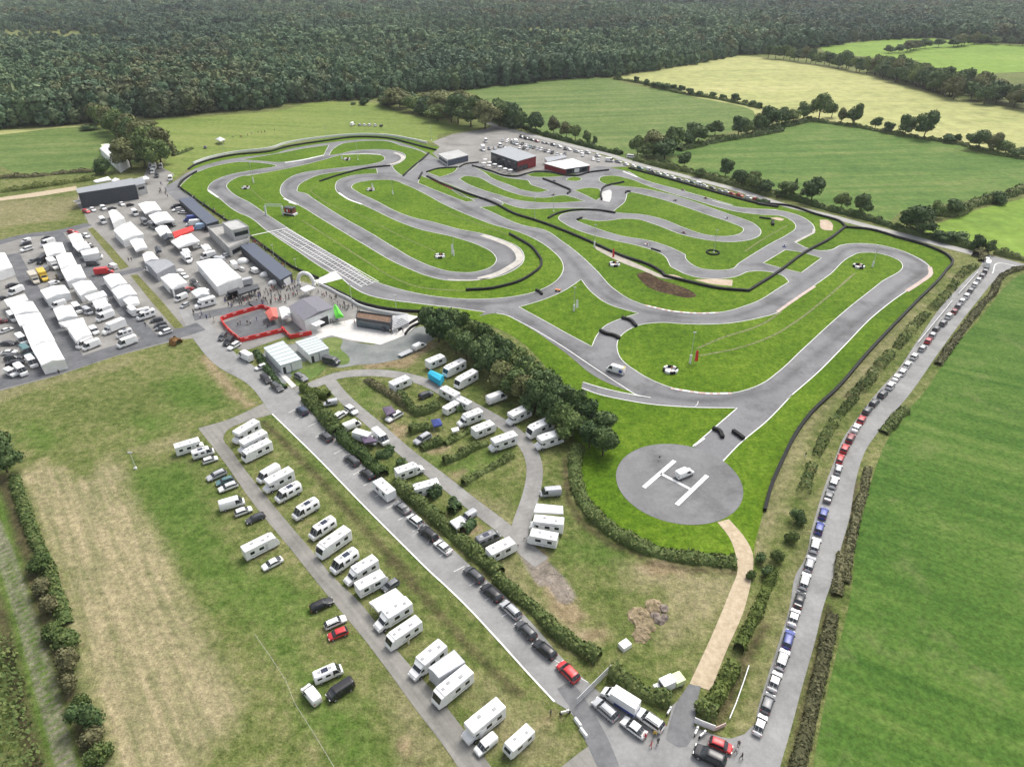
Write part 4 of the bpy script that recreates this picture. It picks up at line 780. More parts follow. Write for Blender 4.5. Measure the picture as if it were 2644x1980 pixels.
# ================================================================ VEHICLES
PAINT = {}
for n_, c_, ro in (('white', (.8, .8, .79), .35), ('offwhite', (.68, .67, .63), .45), ('silver', (.42, .43, .45), .35), ('grey', (.17, .175, .185), .35), ('dark grey', (.07, .073, .08), .3), ('black', (.018, .018, .022), .3),
                   ('red', (.5, .03, .035), .35), ('dark red', (.2, .025, .03), .35), ('blue', (.05, .075, .3), .35), ('dark blue', (.04, .055, .1), .35), ('teal', (.1, .2, .21), .4), ('light blue', (.35, .5, .68), .45), ('turquoise', (.02, .42, .62), .6), ('yellow', (.62, .42, .05), .5), ('light green', (.6, .68, .35), .5), ('beige', (.5, .46, .38), .5), ('purple', (.1, .07, .12), .7), ('orange', (.6, .2, .05), .6), ('green', (.1, .55, .06), .6)):
    PAINT[n_] = simple('paint_'+n_.replace(' ', '_'), c_, ro, .5, .05, .9)
GLASS = simple('tinted_glass', (.022, .027, .032), .12, .6, .2); TYRE = BLACKT; HUB = simple('wheel_alloy', (.3, .3, .31), .4, .5); TRIM = simple('dark_trim', (.03, .03, .033), .6); LAMP = simple('lamp_glass', (.7, .7, .68), .2, .6); TAIL = simple('tail_lamp_red', (.35, .02, .02), .3)
HATCH = simple('roof_hatch_plastic', (.33, .33, .34), .5); SOLAR = simple('solar_cells', (.02, .025, .05), .2, .6); CANVAS = simple('white_canvas', (.76, .76, .75), .8, .2, .06, .5); GREYC = simple('grey_canvas', (.3, .31, .33), .8, .2, .08, .5)
CARS = {  # L, W, belt, bottom, profile
 'hatchback': (4.1, 1.78, .95, .28, [(-2.05, .62), (-2.0, .95), (-1.82, 1.18), (-1.55, 1.43), (-1.2, 1.48), (0, 1.5), (.45, 1.42), (1.05, 1.02), (1.2, .95), (1.8, .8), (2.02, .62), (2.05, .5)]),
 'saloon': (4.6, 1.82, .94, .26, [(-2.3, .6), (-2.25, .95), (-1.75, 1.03), (-1.55, 1.08), (-.95, 1.39), (-.4, 1.45), (.3, 1.42), (.55, 1.36), (1.2, .99), (1.4, .93), (2.1, .78), (2.28, .6), (2.3, .5)]),
 'estate car': (4.65, 1.82, .95, .27, [(-2.33, .6), (-2.28, .98), (-2.1, 1.22), (-1.75, 1.44), (-1.2, 1.5), (.2, 1.48), (.55, 1.4), (1.15, 1.0), (1.35, .94), (2.05, .79), (2.3, .62), (2.33, .5)]),
 'suv': (4.55, 1.88, 1.06, .34, [(-2.27, .7), (-2.24, 1.08), (-2.1, 1.35), (-1.85, 1.62), (-1.3, 1.68), (.3, 1.66), (.6, 1.58), (1.1, 1.16), (1.25, 1.08), (2.05, .95), (2.24, .75), (2.27, .55)]),
 'small van': (4.35, 1.82, 1.1, .3, [(-2.17, 1.6), (-2.14, 1.78), (-1.9, 1.83), (.5, 1.83), (.75, 1.74), (1.25, 1.2), (1.4, 1.12), (2.0, .95), (2.14, .75), (2.17, .5)]),
 'van': (5.5, 2.0, 1.25, .35, [(-2.75, 2.1), (-2.72, 2.38), (-2.5, 2.46), (1.25, 2.48), (1.6, 2.35), (2.1, 1.5), (2.25, 1.32), (2.6, 1.15), (2.72, .9), (2.75, .6)]),
 'minibus': (5.0, 1.92, 1.15, .32, [(-2.5, 1.5), (-2.46, 1.85), (-2.25, 1.96), (1.1, 1.97), (1.4, 1.86), (1.95, 1.3), (2.05, 1.18), (2.38, 1.0), (2.48, .8), (2.5, .55)]),
}
def loft_car(kind, full=True):
    L, W, belt, zb, prof = CARS[kind]; xs = sorted(set([round(x, 3) for x, z in prof]+list(np.round(np.linspace(-L/2, L/2, 15), 2))))
    xp, zp = zip(*prof); rings = []; tops = []
    for x in xs:
        zt = float(np.interp(x, xp, zp)); e = abs(x)/(L/2); w = W/2*(1-.16*max(0, e-.72)**1.4/.28**1.4*.6)
        zs = min(belt, zt-.05); 
        if zt > belt+.03: k = min(1, (zt-belt)/.45); wt = w*.97-.17*k*(zt-belt)/.5 if kind not in ('van', 'minibus', 'small van') else w*.97-.08*(zt-belt); zq = zt-.06
        else: wt = w*.93; zq = zt-.02
        ring = [(w*.8, zb), (w*.97, zb+.1), (w, zb+.5*(zs-zb)), (w*.97, zs), (wt, zq), (wt*.78, zt), (0, zt+.02)]
        rings.append([(x, y, z) for y, z in ring]+[(x, -y, z) for y, z in ring[-2::-1]]); tops.append(zt)
    n = len(rings[0]); body = MB(); gl = {'windscreen': MB(), 'rear_window': MB(), 'side_window': MB(), 'side_window_b': MB()}
    body.v = [q for r in rings for q in r]
    hi = max(zp); xf = max(x for x, z in zip(xs, tops) if z > hi-.12); xr = min(x for x, z in zip(xs, tops) if z > hi-.14)
    for i in range(len(xs)-1):
        for j in range(n-1):
            f = (i*n+j, (i+1)*n+j, (i+1)*n+j+1, i*n+j+1); body.f.append(f); body.m.append(0)
            q = [Vector(body.v[k]) for k in f]; nrm = (q[2]-q[0]).cross(q[3]-q[1]).normalized()
            if nrm.dot(sum(q, Vector())/4-Vector((sum(v.x for v in q)/4, 0, belt*.7))) < 0: nrm = -nrm
            xm = (xs[i]+xs[i+1])/2; key = None; zmid = (tops[i]+tops[i+1])/2
            if j in (3, 8) and zmid > belt+.2 and xm > -L/2+.25:
                if not (kind == 'van' and xm < .9) and not (kind == 'small van' and xm < -.1): key = 'side_window' if j == 3 else 'side_window_b'
            elif j in (4, 5, 6, 7):
                if xm > xf and zmid > belt+.04 and xs[i] >= xf-.01: key = 'windscreen'
                elif xm < xr and zmid > belt+.04 and kind not in ('van', 'small van'): key = 'rear_window'
            if key:
                c = sum(q, Vector())/4; sh = .86 if key.startswith('side') else .97
                vv = [tuple(c+Vector(((p-c).x*(1 if key[0] == 'w' or key[0] == 'r' else .97), (p-c).y*(.95 if key[0] in 'wr' else 1), (p-c).z*sh))+nrm*.012) for p in q]; gl[key].add(vv, [(0, 1, 2, 3)])
    for r0, fl in ((0, 1), ((len(xs)-1)*n, 0)): body.f.append(tuple(range(r0, r0+n)) if fl else tuple(range(r0+n-1, r0-1, -1))); body.m.append(0)
    for s in (-1, 1): body.box(-L/2+.02 if s < 0 else L/2-.12, -L/2+.1 if s < 0 else L/2-.01, -W*.42, W*.42, zb+.0, zb+.16, 1)
    body.box(-.1+L*.17, .08+L*.17, -W/2-.12, -W/2+.03, belt-.05, belt+.12, 1); body.box(-.1+L*.17, .08+L*.17, W/2-.03, W/2+.12, belt-.05, belt+.12, 1)
    if kind in ('estate car', 'suv'):
        for s in (-1, 1): body.box(-L*.36, L*.1, s*W*.31-.025, s*W*.31+.025, max(zp)-.02, max(zp)+.05, 1)
    parts = {'body': body.mesh(kind+'_body', [PAINT['white'], TRIM], True)}
    sw = gl['side_window']; sb = gl.pop('side_window_b')
    for k, m in gl.items(): parts[k] = m.mesh(k, [GLASS])
    parts['side_window2'] = sb.mesh('side_window', [GLASS])
    wr = .33 if kind not in ('suv', 'van') else .36; wb = L*.3
    wm = MB(); wm.cyl((0, -.11, 0), (0, .11, 0), wr, n=14); wm.cyl((0, -.118, 0), (0, .118, 0), wr*.62, n=10, mi=1); wheel = wm.mesh('wheel', [TYRE, HUB])
    hm = MB(); hm.box(-.07, .07, -.2, .2, -.07, .07); head = hm.mesh('headlight', [LAMP]); tm = MB(); tm.box(-.05, .05, -.16, .16, -.08, .08); tail = tm.mesh('tail_light', [TAIL])
    P = [('body', parts['body'], (0, 0, 0)), ('windscreen', parts['windscreen'], (0, 0, 0)), ('side_window', parts['side_window'], (0, 0, 0)), ('side_window', parts['side_window2'], (0, 0, 0))]
    if gl['rear_window'].v: P.append(('rear_window', parts['rear_window'], (0, 0, 0)))
    P += [('wheel', wheel, (sx*wb, sy*(W/2-.12), wr)) for sx in (-1, 1) for sy in (-1, 1)]
    zl = float(np.interp(L/2-.15, xp, zp)); P += [('headlight', head, (L/2-.12, s*W*.34, min(zl, belt)-.08)) for s in (-1, 1)]
    P += [('tail_light', tail, (-L/2+.03, s*W*.36, belt-.12)) for s in (-1, 1)]
    return P, L, hi
def merge(P, name):
    """far version: the same parts in one mesh"""
    mb = MB(); mats = []
    for nm, me, loc in P:
        ix = []
        for m in me.materials:
            if m not in mats: mats.append(m)
            ix.append(mats.index(m))
        for f in me.polygons: pass
        n = len(mb.v); mb.v += [(v.co.x+loc[0], v.co.y+loc[1], v.co.z+loc[2]) for v in me.vertices]
        for f in me.polygons: mb.f.append(tuple(i+n for i in f.vertices)); mb.m.append(ix[f.material_index])
    return mb.mesh(name, mats)
def wheels(P, xs, W, r=.34):
    wm = MB(); wm.cyl((0, -.12, 0), (0, .12, 0), r, n=12); wm.cyl((0, -.13, 0), (0, .13, 0), r*.6, n=8, mi=1); me = wm.mesh('wheel', [TYRE, HUB])
    P += [('wheel', me, (x, s*(W/2-.14), r)) for x in xs for s in (-1, 1)]
def slabs(P, name, specs, mat):
    for b in specs:
        m = MB(); m.box(*b); P.append((name, m.mesh(name, [mat]), (0, 0, 0)))
def motorhome(style):
    P = []; b = MB(); W = 2.3; hw = W/2
    if style == 'integrated motorhome':
        L = 7.2; xs = [-3.6, 2.6, 3.05, 3.45, 3.6]; zt = [2.85, 2.85, 2.7, 1.55, 1.1]
        b.rbox(-3.6, 2.5, -hw, hw, .45, 2.88, .14)
        v = [(2.4, -hw, .45), (2.4, hw, .45), (2.4, hw, 2.75), (2.4, -hw, 2.75), (3.0, -hw*.94, 2.55), (3.0, hw*.94, 2.55), (3.45, -hw*.88, 1.35), (3.45, hw*.88, 1.35), (3.62, -hw*.82, 1.0), (3.62, hw*.82, 1.0), (3.6, -hw*.84, .4), (3.6, hw*.84, .4)]
        b.add(v, [(3, 4, 5, 2), (4, 6, 7, 5), (6, 8, 9, 7), (8, 10, 11, 9), (0, 10, 8, 6, 4, 3), (1, 2, 5, 7, 9, 11), (0, 1, 11, 10)])
        g = MB(); g.add([(3.04, -hw*.86, 2.47), (3.04, hw*.86, 2.47), (3.455, hw*.8, 1.42), (3.455, -hw*.8, 1.42)], [(0, 3, 2, 1)]); P.append(('windscreen', g.mesh('windscreen', [GLASS]), (0, 0, 0)))
        wh = (-2.0, 2.2)
    elif style == 'alcove motorhome' or style == 'semi-integrated motorhome':
        alc = style[0] == 'a'; L = 6.9; b.rbox(-3.45, 1.5 if not alc else 1.6, -hw, hw, .45, 2.85 if not alc else 3.0, .13)
        z = 2.95 if alc else 2.6; cw = 1.0
        v = [(1.3, -cw, .4), (1.3, cw, .4), (1.3, cw, 2.1), (1.3, -cw, 2.1), (1.75, -cw*.93, 2.05), (1.75, cw*.93, 2.05), (2.45, -cw*.95, 1.35), (2.45, cw*.95, 1.35), (3.2, -cw*.88, 1.12), (3.2, cw*.88, 1.12), (3.42, -cw*.84, .8), (3.42, cw*.84, .8), (3.42, -cw*.84, .38), (3.42, cw*.84, .38)]
        b.add(v, [(3, 4, 5, 2), (4, 6, 7, 5), (6, 8, 9, 7), (8, 10, 11, 9), (10, 12, 13, 11), (0, 12, 10, 8, 6, 4, 3), (1, 2, 5, 7, 9, 11, 13), (0, 1, 13, 12)])
        if alc: b.rbox(1.2, 2.75, -hw, hw, 2.1, 3.0, .22)
        else:
            b.add([(1.3, -hw*.96, 2.8), (1.3, hw*.96, 2.8), (2.1, hw*.7, 2.12), (2.1, -hw*.7, 2.12), (1.3, -hw*.96, 2.0), (1.3, hw*.96, 2.0)], [(0, 3, 2, 1), (0, 4, 3), (1, 2, 5), (3, 4, 5, 2)])
        g = MB(); g.add([(1.82, -.84, 2.0), (1.82, .84, 2.0), (2.46, .86, 1.38), (2.46, -.86, 1.38)], [(0, 3, 2, 1)]); P.append(('windscreen', g.mesh('windscreen', [GLASS]), (0, 0, .012)))
        slabs(P, 'cab_window', [(1.5, 2.15, s*1.0-.012, s*1.0+.012, 1.35, 1.85) for s in (-1, 1)], GLASS); wh = (-1.9, 2.3)
    elif style == 'caravan':
        L = 6.2; hw = 1.15; b.rbox(-2.9, 2.5, -hw, hw, .45, 2.6, .14); b.add([(2.35, -hw*.97, 2.5), (2.35, hw*.97, 2.5), (2.95, hw*.9, 1.6), (2.95, -hw*.9, 1.6), (2.9, hw*.88, .5), (2.9, -hw*.88, .5), (2.35, hw*.97, .5), (2.35, -hw*.97, .5)], [(0, 3, 2, 1), (3, 5, 4, 2), (0, 7, 5, 3), (1, 2, 4, 6)])
        g = MB(); g.add([(2.62, -.75, 2.15), (2.62, .75, 2.15), (2.93, .75, 1.68), (2.93, -.75, 1.68)], [(0, 3, 2, 1)]); P.append(('front_window', g.mesh('front_window', [GLASS]), (0, 0, .012)))
        h = MB(); h.cyl((2.9, -.5, .5), (3.9, 0, .45), .05, n=6); h.cyl((2.9, .5, .5), (3.9, 0, .45), .05, n=6); h.cyl((3.8, 0, .1), (3.8, 0, .6), .05, n=6); P.append(('drawbar', h.mesh('drawbar', [TRIM]), (0, 0, 0))); wh = (-.2,)
    else:   # box truck / trailer
        L = 7.4; hw = 1.15; b.rbox(-3.7, 1.6, -hw, hw, .6, 3.1, .05)
        v = [(1.7, -1, .4), (1.7, 1, .4), (1.7, 1, 2.1), (1.7, -1, 2.1), (2.05, -.93, 2.15), (2.05, .93, 2.15), (2.75, -.95, 1.4), (2.75, .95, 1.4), (3.45, -.88, 1.12), (3.45, .88, 1.12), (3.7, -.84, .8), (3.7, .84, .8), (3.7, -.84, .38), (3.7, .84, .38)]
        b.add(v, [(3, 4, 5, 2), (4, 6, 7, 5), (6, 8, 9, 7), (8, 10, 11, 9), (10, 12, 13, 11), (0, 12, 10, 8, 6, 4, 3), (1, 2, 5, 7, 9, 11, 13), (0, 1, 13, 12), (0, 3, 2, 1)])
        g = MB(); g.add([(2.1, -.84, 2.08), (2.1, .84, 2.08), (2.76, .86, 1.42), (2.76, -.86, 1.42)], [(0, 3, 2, 1)]); P.append(('windscreen', g.mesh('windscreen', [GLASS]), (0, 0, .012)))
        slabs(P, 'cab_window', [(1.85, 2.45, s*1.0-.012, s*1.0+.012, 1.4, 1.9) for s in (-1, 1)], GLASS); wh = (-2.2, 2.6)
    P.insert(0, ('body', b.mesh(style.replace(' ', '_')+'_body', [PAINT['white'], TRIM]), (0, 0, 0))); wheels(P, wh, 2*hw-.05)
    zr = {'integrated motorhome': 2.88, 'alcove motorhome': 3.0, 'semi-integrated motorhome': 2.85, 'caravan': 2.6}.get(style)
    if zr:
        sp = {'integrated motorhome': [(-2.6, -1.0), (-1.9, -1.2), (.3, .9), (1.6, 2.1)], 'alcove motorhome': [(-2.2, -1.6), (.2, .8)], 'semi-integrated motorhome': [(-2.6, -2.1), (-1.2, -.7), (.7, 1.2)], 'caravan': [(-1.9, -1.4), (.4, 1.0)]}[style]
        for i, (a, c) in enumerate(sp[-3:]): y = (.25, -.3, 0)[i % 3]; slabs(P, 'roof_hatch', [(a, c, y-.25, y+.25, zr-.02, zr+.09)], HATCH)
        for s in (-1, 1):
            for a, c in ([(-2.6, -1.7), (-.7, .3)] if style != 'caravan' else [(-2.0, -1.1), (.2, 1.3)]): slabs(P, 'side_window', [(a, c, s*hw-.015, s*hw+.015, 1.38, 2.08)], GLASS)
        slabs(P, 'door', [(.55 if style != 'caravan' else -.7, 1.1 if style != 'caravan' else -.1, -hw-.02, -hw+.01, .6, 2.3)], simple('door_grey', (.55, .55, .55), .5))
        slabs(P, 'rear_window', [(-L/2 if style != 'caravan' else -2.915, (-L/2 if style != 'caravan' else -2.9)+.02, -.6, .6, 1.5, 2.05)], GLASS) if False else None
        slabs(P, 'side_stripe', [(-2.6, 1.0, s*hw-.012, s*hw+.012, .85, 1.0) for s in (-1, 1)], simple('decal_grey', (.3, .32, .35), .5))
        aw = MB(); aw.cyl((-2.4 if style != 'caravan' else -2.2, hw+.04, 2.45), (1.2, hw+.04, 2.45), .08, n=8); P.append(('awning_roll', aw.mesh('awning_roll', [HATCH]), (0, 0, 0)))
        if style != 'caravan':
            hm = MB(); hm.box(-.06, .06, -.18, .18, -.1, .1); me = hm.mesh('headlight', [LAMP]); P += [('headlight', me, (L/2-.03, s*.7, .85)) for s in (-1, 1)]
    return P, L, zr or 3.1
PROTO = {}
for k_ in CARS: PROTO[k_] = loft_car(k_)
for k_ in ('integrated motorhome', 'alcove motorhome', 'semi-integrated motorhome', 'caravan', 'box truck'): PROTO[k_] = motorhome(k_)
P_, L_, h_ = loft_car('van'); Pc = list(P_)
slabs(Pc, 'roof_hatch', [(-1.9, -1.3, -.3, .3, 2.44, 2.54), (.2, .8, -.3, .3, 2.45, 2.55)], HATCH); slabs(Pc, 'side_window', [(a, a+.9, s*.985-.03, s*.985+.03, 1.5, 2.0) for a in (-2.2, -.6) for s in (-1, 1)], GLASS); slabs(Pc, 'solar_panel', [(-1.2, .1, -.5, .5, 2.46, 2.51)], SOLAR)
PROTO['camper van'] = (Pc, L_, h_)
FARM = {k: merge(v[0], k.replace(' ', '_')) for k, v in PROTO.items()}
WORD = {'hatchback': 'hatchback', 'saloon': 'saloon', 'estate car': 'estate car', 'suv': 'off-roader', 'small van': 'small van', 'van': 'panel van', 'minibus': 'minibus', 'camper van': 'camper van', 'box truck': 'box truck'}
CATS = {'hatchback': 'car', 'saloon': 'car', 'estate car': 'car', 'suv': 'car', 'small van': 'van', 'van': 'van', 'minibus': 'minibus', 'camper van': 'camper van', 'box truck': 'truck', 'caravan': 'caravan'}
OBN = {'suv': 'parked_car', 'hatchback': 'parked_car', 'saloon': 'parked_car', 'estate car': 'parked_car'}
def put(kind, col, x, y, rz, label, group=None, near=True, sc=1.0, z=.06):
    P, L, h = PROTO[kind]; nm = OBN.get(kind, kind.replace(' ', '_').replace('-', '_')); cat = CATS.get(kind, 'motorhome')
    if near:
        t = empty(nm, (x, y, z), rz); t.scale = (sc,)*3
        for pn, me, loc in P:
            o = obj(pn, me, t, loc)
            if pn == 'body': o.material_slots[0].link = 'OBJECT'; o.material_slots[0].material = PAINT[col]
    else:
        t = obj(nm, FARM[kind], None, (x, y, z), rz); t.scale = (sc,)*3; t.material_slots[0].link = 'OBJECT'; t.material_slots[0].material = PAINT[col]
    return tag(t, label, cat, group)
def place(c, rx, ry, fx, fy, kind, col, label, group=None, near=True, fit=True):
    """rear and front pixel of the vehicle's visible middle line"""
    h = PROTO[kind][2]*.62; a = P1(c, rx, ry, h); b = P1(c, fx, fy, h); d = math.hypot(b[0]-a[0], b[1]-a[1]); sc = min(1.12, max(.9, d/PROTO[kind][1])) if fit else 1
    return put(kind, col, (a[0]+b[0])/2, (a[1]+b[1])/2, math.atan2(b[1]-a[1], b[0]-a[0]), label, group, near, sc)
KS = {'h': 'hatchback', 's': 'saloon', 'e': 'estate car', 'u': 'suv', 'v': 'van', 'k': 'small van', 'b': 'minibus', 'c': 'camper van', 'I': 'integrated motorhome', 'A': 'alcove motorhome', 'S': 'semi-integrated motorhome', 'C': 'caravan', 'B': 'box truck'}
CS = {'w': 'white', 'o': 'offwhite', 's': 'silver', 'g': 'grey', 'd': 'dark grey', 'k': 'black', 'r': 'red', 'R': 'dark red', 'b': 'blue', 'B': 'dark blue', 't': 'teal', 'l': 'light blue', 'q': 'turquoise', 'y': 'yellow', 'n': 'beige'}
def cname(k): return {'offwhite': 'off-white'}.get(CS[k], CS[k])
def row(spec, fmt, group, near=True):
    """spec: 'cell:kind colour rx,ry,fx,fy;...'  fmt has {d} description and {o} ordinal"""
    c = '00'
    for i, q in enumerate(spec.split(';')):
        if ':' in q: c, q = q.split(':')
        kc, nums = q.split(); rx, ry, fx, fy = map(float, nums.split(','))
        place(c, rx, ry, fx, fy, KS[kc[0]], CS[kc[1]], fmt.format(d=cname(kc[1])+' '+WORD.get(KS[kc[0]], KS[kc[0]]), o=ordn(i)), group, near)
row("02:Aw 2000,430,1805,545;Aw 2060,515,1850,620;Iw 2095,580,1880,685;12:vw 250,760,90,855;Aw 355,805,135,920;cw 415,905,230,1005;cw 560,1025,355,1145;cw 680,1175,495,1295;Iw 790,1265,555,1430;cw 855,1420,660,1555;Sw 1005,1490,765,1635",
    '{d} in the roadside camper row, {o} from the top', 'motorhomes in the roadside camper row')
row("13:Cw 850,295,1085,170;Sw 1265,395,1000,560;Iw 1340,530,1090,700;Sw 1525,725,1275,935;Iw 1730,925,1460,1145;Aw 1975,1190,1690,1420;kw 1930,1410,1780,1535;23:Cw 290,1370,115,1530", '{d} in the lower camper row, {o} from above', 'motorhomes in the roadside camper row')
place('13', 1155, 215, 1080, 265, 'hatchback', 'grey', 'small dark grey car wedged behind a caravan and a white awning')
row("02:Aw 1355,625,1570,560;cw 1485,665,1655,615;hw 1570,715,1680,680;es 1750,785,1600,850;et 1800,840,1680,880;ew 1840,880,1690,935;vw 1695,1060,1890,1005;hw 1815,1120,1950,1070;ed 2045,1120,1905,1180;Iw 1885,1430,2145,1300;sw 2185,1460,2030,1540",
    '{d} on the grass left of the old lane, {o} from top', 'vehicles on the grass left of the old lane')
row("13:ek 495,430,670,350;ew 610,560,765,490", '{d} parked on grass left of the lane, {o} above the red hatchback', 'vehicles on the grass left of the old lane')
t_ = place('13', 785, 585, 630, 645, 'hatchback', 'red', 'red hatchback with black roof on the grass beside the lane', 'vehicles on the grass left of the old lane')
place('13', 520, 965, 740, 870, 'camper van', 'white', 'white camper van with doors open, in the trio of vans on the grass'); place('13', 555, 1150, 450, 1020, 'small van', 'white', 'small white van in the trio of vans on the grass'); place('13', 825, 985, 625, 1115, 'minibus', 'black', 'black minibus in the trio of vans on the grass')
row("12:hB 472,355,390,285;hd 658,555,575,490;ed 862,740,772,665;hk 980,850,890,775", '{d} in the bays of the entrance road, {o} from top', 'cars in the bays along the entrance road')
row("12:Cw 1135,995,1000,875", 'white caravan parked in a bay of the entrance road', 'cars in the bays along the entrance road')
row("12:sg 1255,1110,1155,1030;hw 1355,1205,1260,1130;uk 1470,1320,1350,1222;sw 1578,1420,1470,1330;13:ed 1825,215,1700,105", '{d} below the white caravan on entrance road, {o} from it', 'cars in the bays along the entrance road')
row("13:ek 1965,360,1835,240;es 2115,492,1985,370;23:ed 325,652,195,525;ek 480,800,325,675", '{d} in the lower bays of the entrance road, {o} from above', 'cars in the bays along the entrance road')
place('23', 660, 988, 512, 838, 'hatchback', 'red', 'red hatchback, last car of the entrance road row above the gate')
place('23', 958, 1278, 785, 1125, 'estate car', 'silver', 'silver car with a black roof panel beside the large white van'); place('23', 1185, 1410, 1005, 1275, 'saloon', 'white', 'white car at the gate beside people in red'); place('23', 1320, 1355, 1125, 1215, 'suv', 'white', 'white off-roader between the large van and the gate asphalt')
place('23', 1810, 1625, 1560, 1505, 'suv', 'black', 'large black off-roader at the road junction'); place('23', 1690, 1445, 1850, 1510, 'hatchback', 'red', 'red car with pale roof beside the large black off-roader')
t_ = place('23', 1120, 1195, 860, 1030, 'box truck', 'white', 'long white van with a blue side at the gate'); m_ = MB(); m_.box(-3.6, .6, -1.175, -1.153, .65, 1.25); m_.box(-3.6, .6, 1.153, 1.175, .65, 1.25); m_.box(-3.72, -3.7, -1.1, 1.1, .65, 1.25); m_.build('blue_stripe', [PAINT['blue']], t_)
# campsite
row("12:Cw 1110,150,1275,80;ud 1340,215,1440,175;Cw 1645,235,1505,160;Cw 1535,325,1640,265;Sw 1710,275,1630,235;Sw 1820,345,1640,415;Cw 1750,505,1925,435;Aw 2085,530,1885,600", '{d} inside the campsite loop, {o} from top', 'campers inside the campsite loop')
row("12:ew 1215,325,1075,405;us 1430,500,1300,575;vw 985,475,1090,570;hw 680,385,770,325;hw 775,290,850,340;ks 700,245,600,265;vw 765,445,865,405;Bw 850,500,990,540;Sw 1160,820,1370,745;Aw 1295,945,1510,885;cg 1785,1345,1960,1265;Cw 1865,1455,2085,1345;ks 1755,1110,1690,1150", '{d} near the straight campsite lane, {o} from top', 'campers beside the straight campsite lane')
row("11:Cw 1390,1405,1545,1340;Iw 1685,1385,1535,1460;Iw 1790,1460,1610,1560;12:vw 1855,250,2020,190;Aw 2205,310,2010,405;22:Iw 465,410,265,505;Aw 540,515,330,585;vs 530,935,370,950;Aw 550,1215,290,1185;Cw 510,1335,270,1290", '{d} outside the campsite loop, {o} clockwise', 'campers outside the campsite loop')
place('22', 1420, 830, 1550, 775, 'small van', 'white', 'small white van with dark bonnet standing on the helipad'); t_ = place('21', 1020, 1445, 890, 1405, 'van', 'white', 'white ambulance van driving on the track', fit=True)
m_ = MB(); m_.box(-2.4, -1.4, -1.02, -1.0, 1.0, 1.9); m_.box(-2.4, -1.4, 1.0, 1.02, 1.0, 1.9); m_.build('blue_emblem', [PAINT['blue']], t_); m_ = MB(); m_.box(-2.72, -2.3, -.9, .9, 2.4, 2.52); m_.build('light_bar', [PAINT['yellow']], t_)
# queue along the east road
def queue(spec, fmt, group, near=True, rev=False, L0=None):
    it = []; c = '33'
    for q in spec.split(';'):
        if ':' in q: c, q = q.split(':')
        kc, n_ = q.split(); x, y = map(float, n_.split(',')); it.append((kc, P1(c, x, y, .9)))
    for i, (kc, p) in enumerate(it):
        a = it[max(i-1, 0)][1]; b = it[min(i+1, len(it)-1)][1]; rz = math.atan2(b[1]-a[1], b[0]-a[0])+(PI if rev else 0)
        d = min(math.hypot(p[0]-q[1][0], p[1]-q[1][1]) for j, q in enumerate(it) if j != i and abs(j-i) < 2); L = PROTO[KS[kc[0]]][1]
        put(KS[kc[0]], CS[kc[1]], p[0], p[1], rz, fmt.format(d=cname(kc[1])+' '+WORD[KS[kc[0]]], o=ordn(i)), group, near, min(1.0, max(.78, d*.9/L)))
queue("33:sw 170,1318;hg 228,1152;sw 283,983;uw 342,815;eb 388,657;sw 430,490;sk 474,353;ew 515,205;es 553,75;32:uw 595,1360;hb 628,1225;hb 660,1112;sg 700,980;uw 740,872;es 775,770;er 790,690;hr 825,612;eR 870,530;sw 912,452;hr 955,388;ed 1000,315;ed 1055,255;ud 1120,190;uw 1180,125;sw 1225,62",
      '{d} in the roadside queue, {o} from the junction gate', 'cars queued along the east road')
queue("31:ew 1272,1446;ew 1310,1390;hw 1365,1325;es 1428,1262;hr 1472,1205;es 1505,1160;ed 1535,1112;ug 1588,1070;uw 1632,1015;hR 1675,978;eg 1705,935;ew 1735,898;uw 1768,860;eg 1800,815;hw 1833,772;ew 1862,735;eg 1890,702;hg 1912,668;vw 1928,620;uw 1925,580",
      '{d} in the distant half of the roadside queue, {o} from its middle', 'cars queued along the east road', False)
queue("20:vw 905,1242;es 975,1250;hw 1035,1270;hw 1092,1285;et 1145,1300;vw 1210,1315;ed 1245,1328;ew 1290,1340;uw 1340,1355;ew 1395,1372;hg 1450,1388;uw 1505,1400;et 1550,1408;vw 1600,1425;uw 1645,1438;hd 1705,1455;es 1765,1472;uw 1812,1482;er 1855,1495;er 1915,1510;uw 1980,1528;er 2045,1540",
      '{d} in the line along the north road, {o} from left', 'cars lined up along the north road', False)
queue("20:ek 225,1060;ek 265,1072;ed 310,1082;hR 345,1092;es 395,1103;eg 425,1108;eB 470,1120;ew 517,1133;ew 590,1155;uw 650,1170;uw 735,1180;uw 815,1205", '{d} in the rear row of the club car park, {o} from left', 'cars in the club car park', False)
def cars_side(spec, ang, fmt, group):
    c = '20'
    for i, q in enumerate(spec.split(';')):
        if ':' in q: c, q = q.split(':')
        kc, n_ = q.split(); x, y = map(float, n_.split(',')); p = P1(c, x, y, .9); put(KS[kc[0]], CS[kc[1]], p[0], p[1], ang, fmt.format(d=cname(kc[1])+' '+WORD.get(KS[kc[0]], KS[kc[0]]), o=ordn(i)), group, False)
cars_side("20:uw 170,1103;es 195,1108;ek 228,1112;ew 262,1127;et 290,1135;ed 318,1142;es 348,1150;uw 378,1158;ed 408,1165;ew 435,1172;uk 462,1180", R(-105), '{d} in the front row of the club car park, {o} from left', 'cars in the club car park')
cars_side("10:ew 2120,1140;uk 2150,1146;es 2180,1150;20:ew 95,1150;ed 125,1160;es 500,1195;ew 530,1205;ek 560,1190;uw 700,1200", R(-100), '{d} close behind the club house roof, {o} from left', 'cars close behind the club house')
cars_side("10:es 1985,1085;ew 2020,1092;hd 2055,1100;20:ew 120,1085;ew 148,1090;uk 560,1150;hw 690,1180;ew 780,1230;es 820,1240", R(-95), '{d} in the middle of the club car park, {o} from left', 'cars in the middle of the club car park')
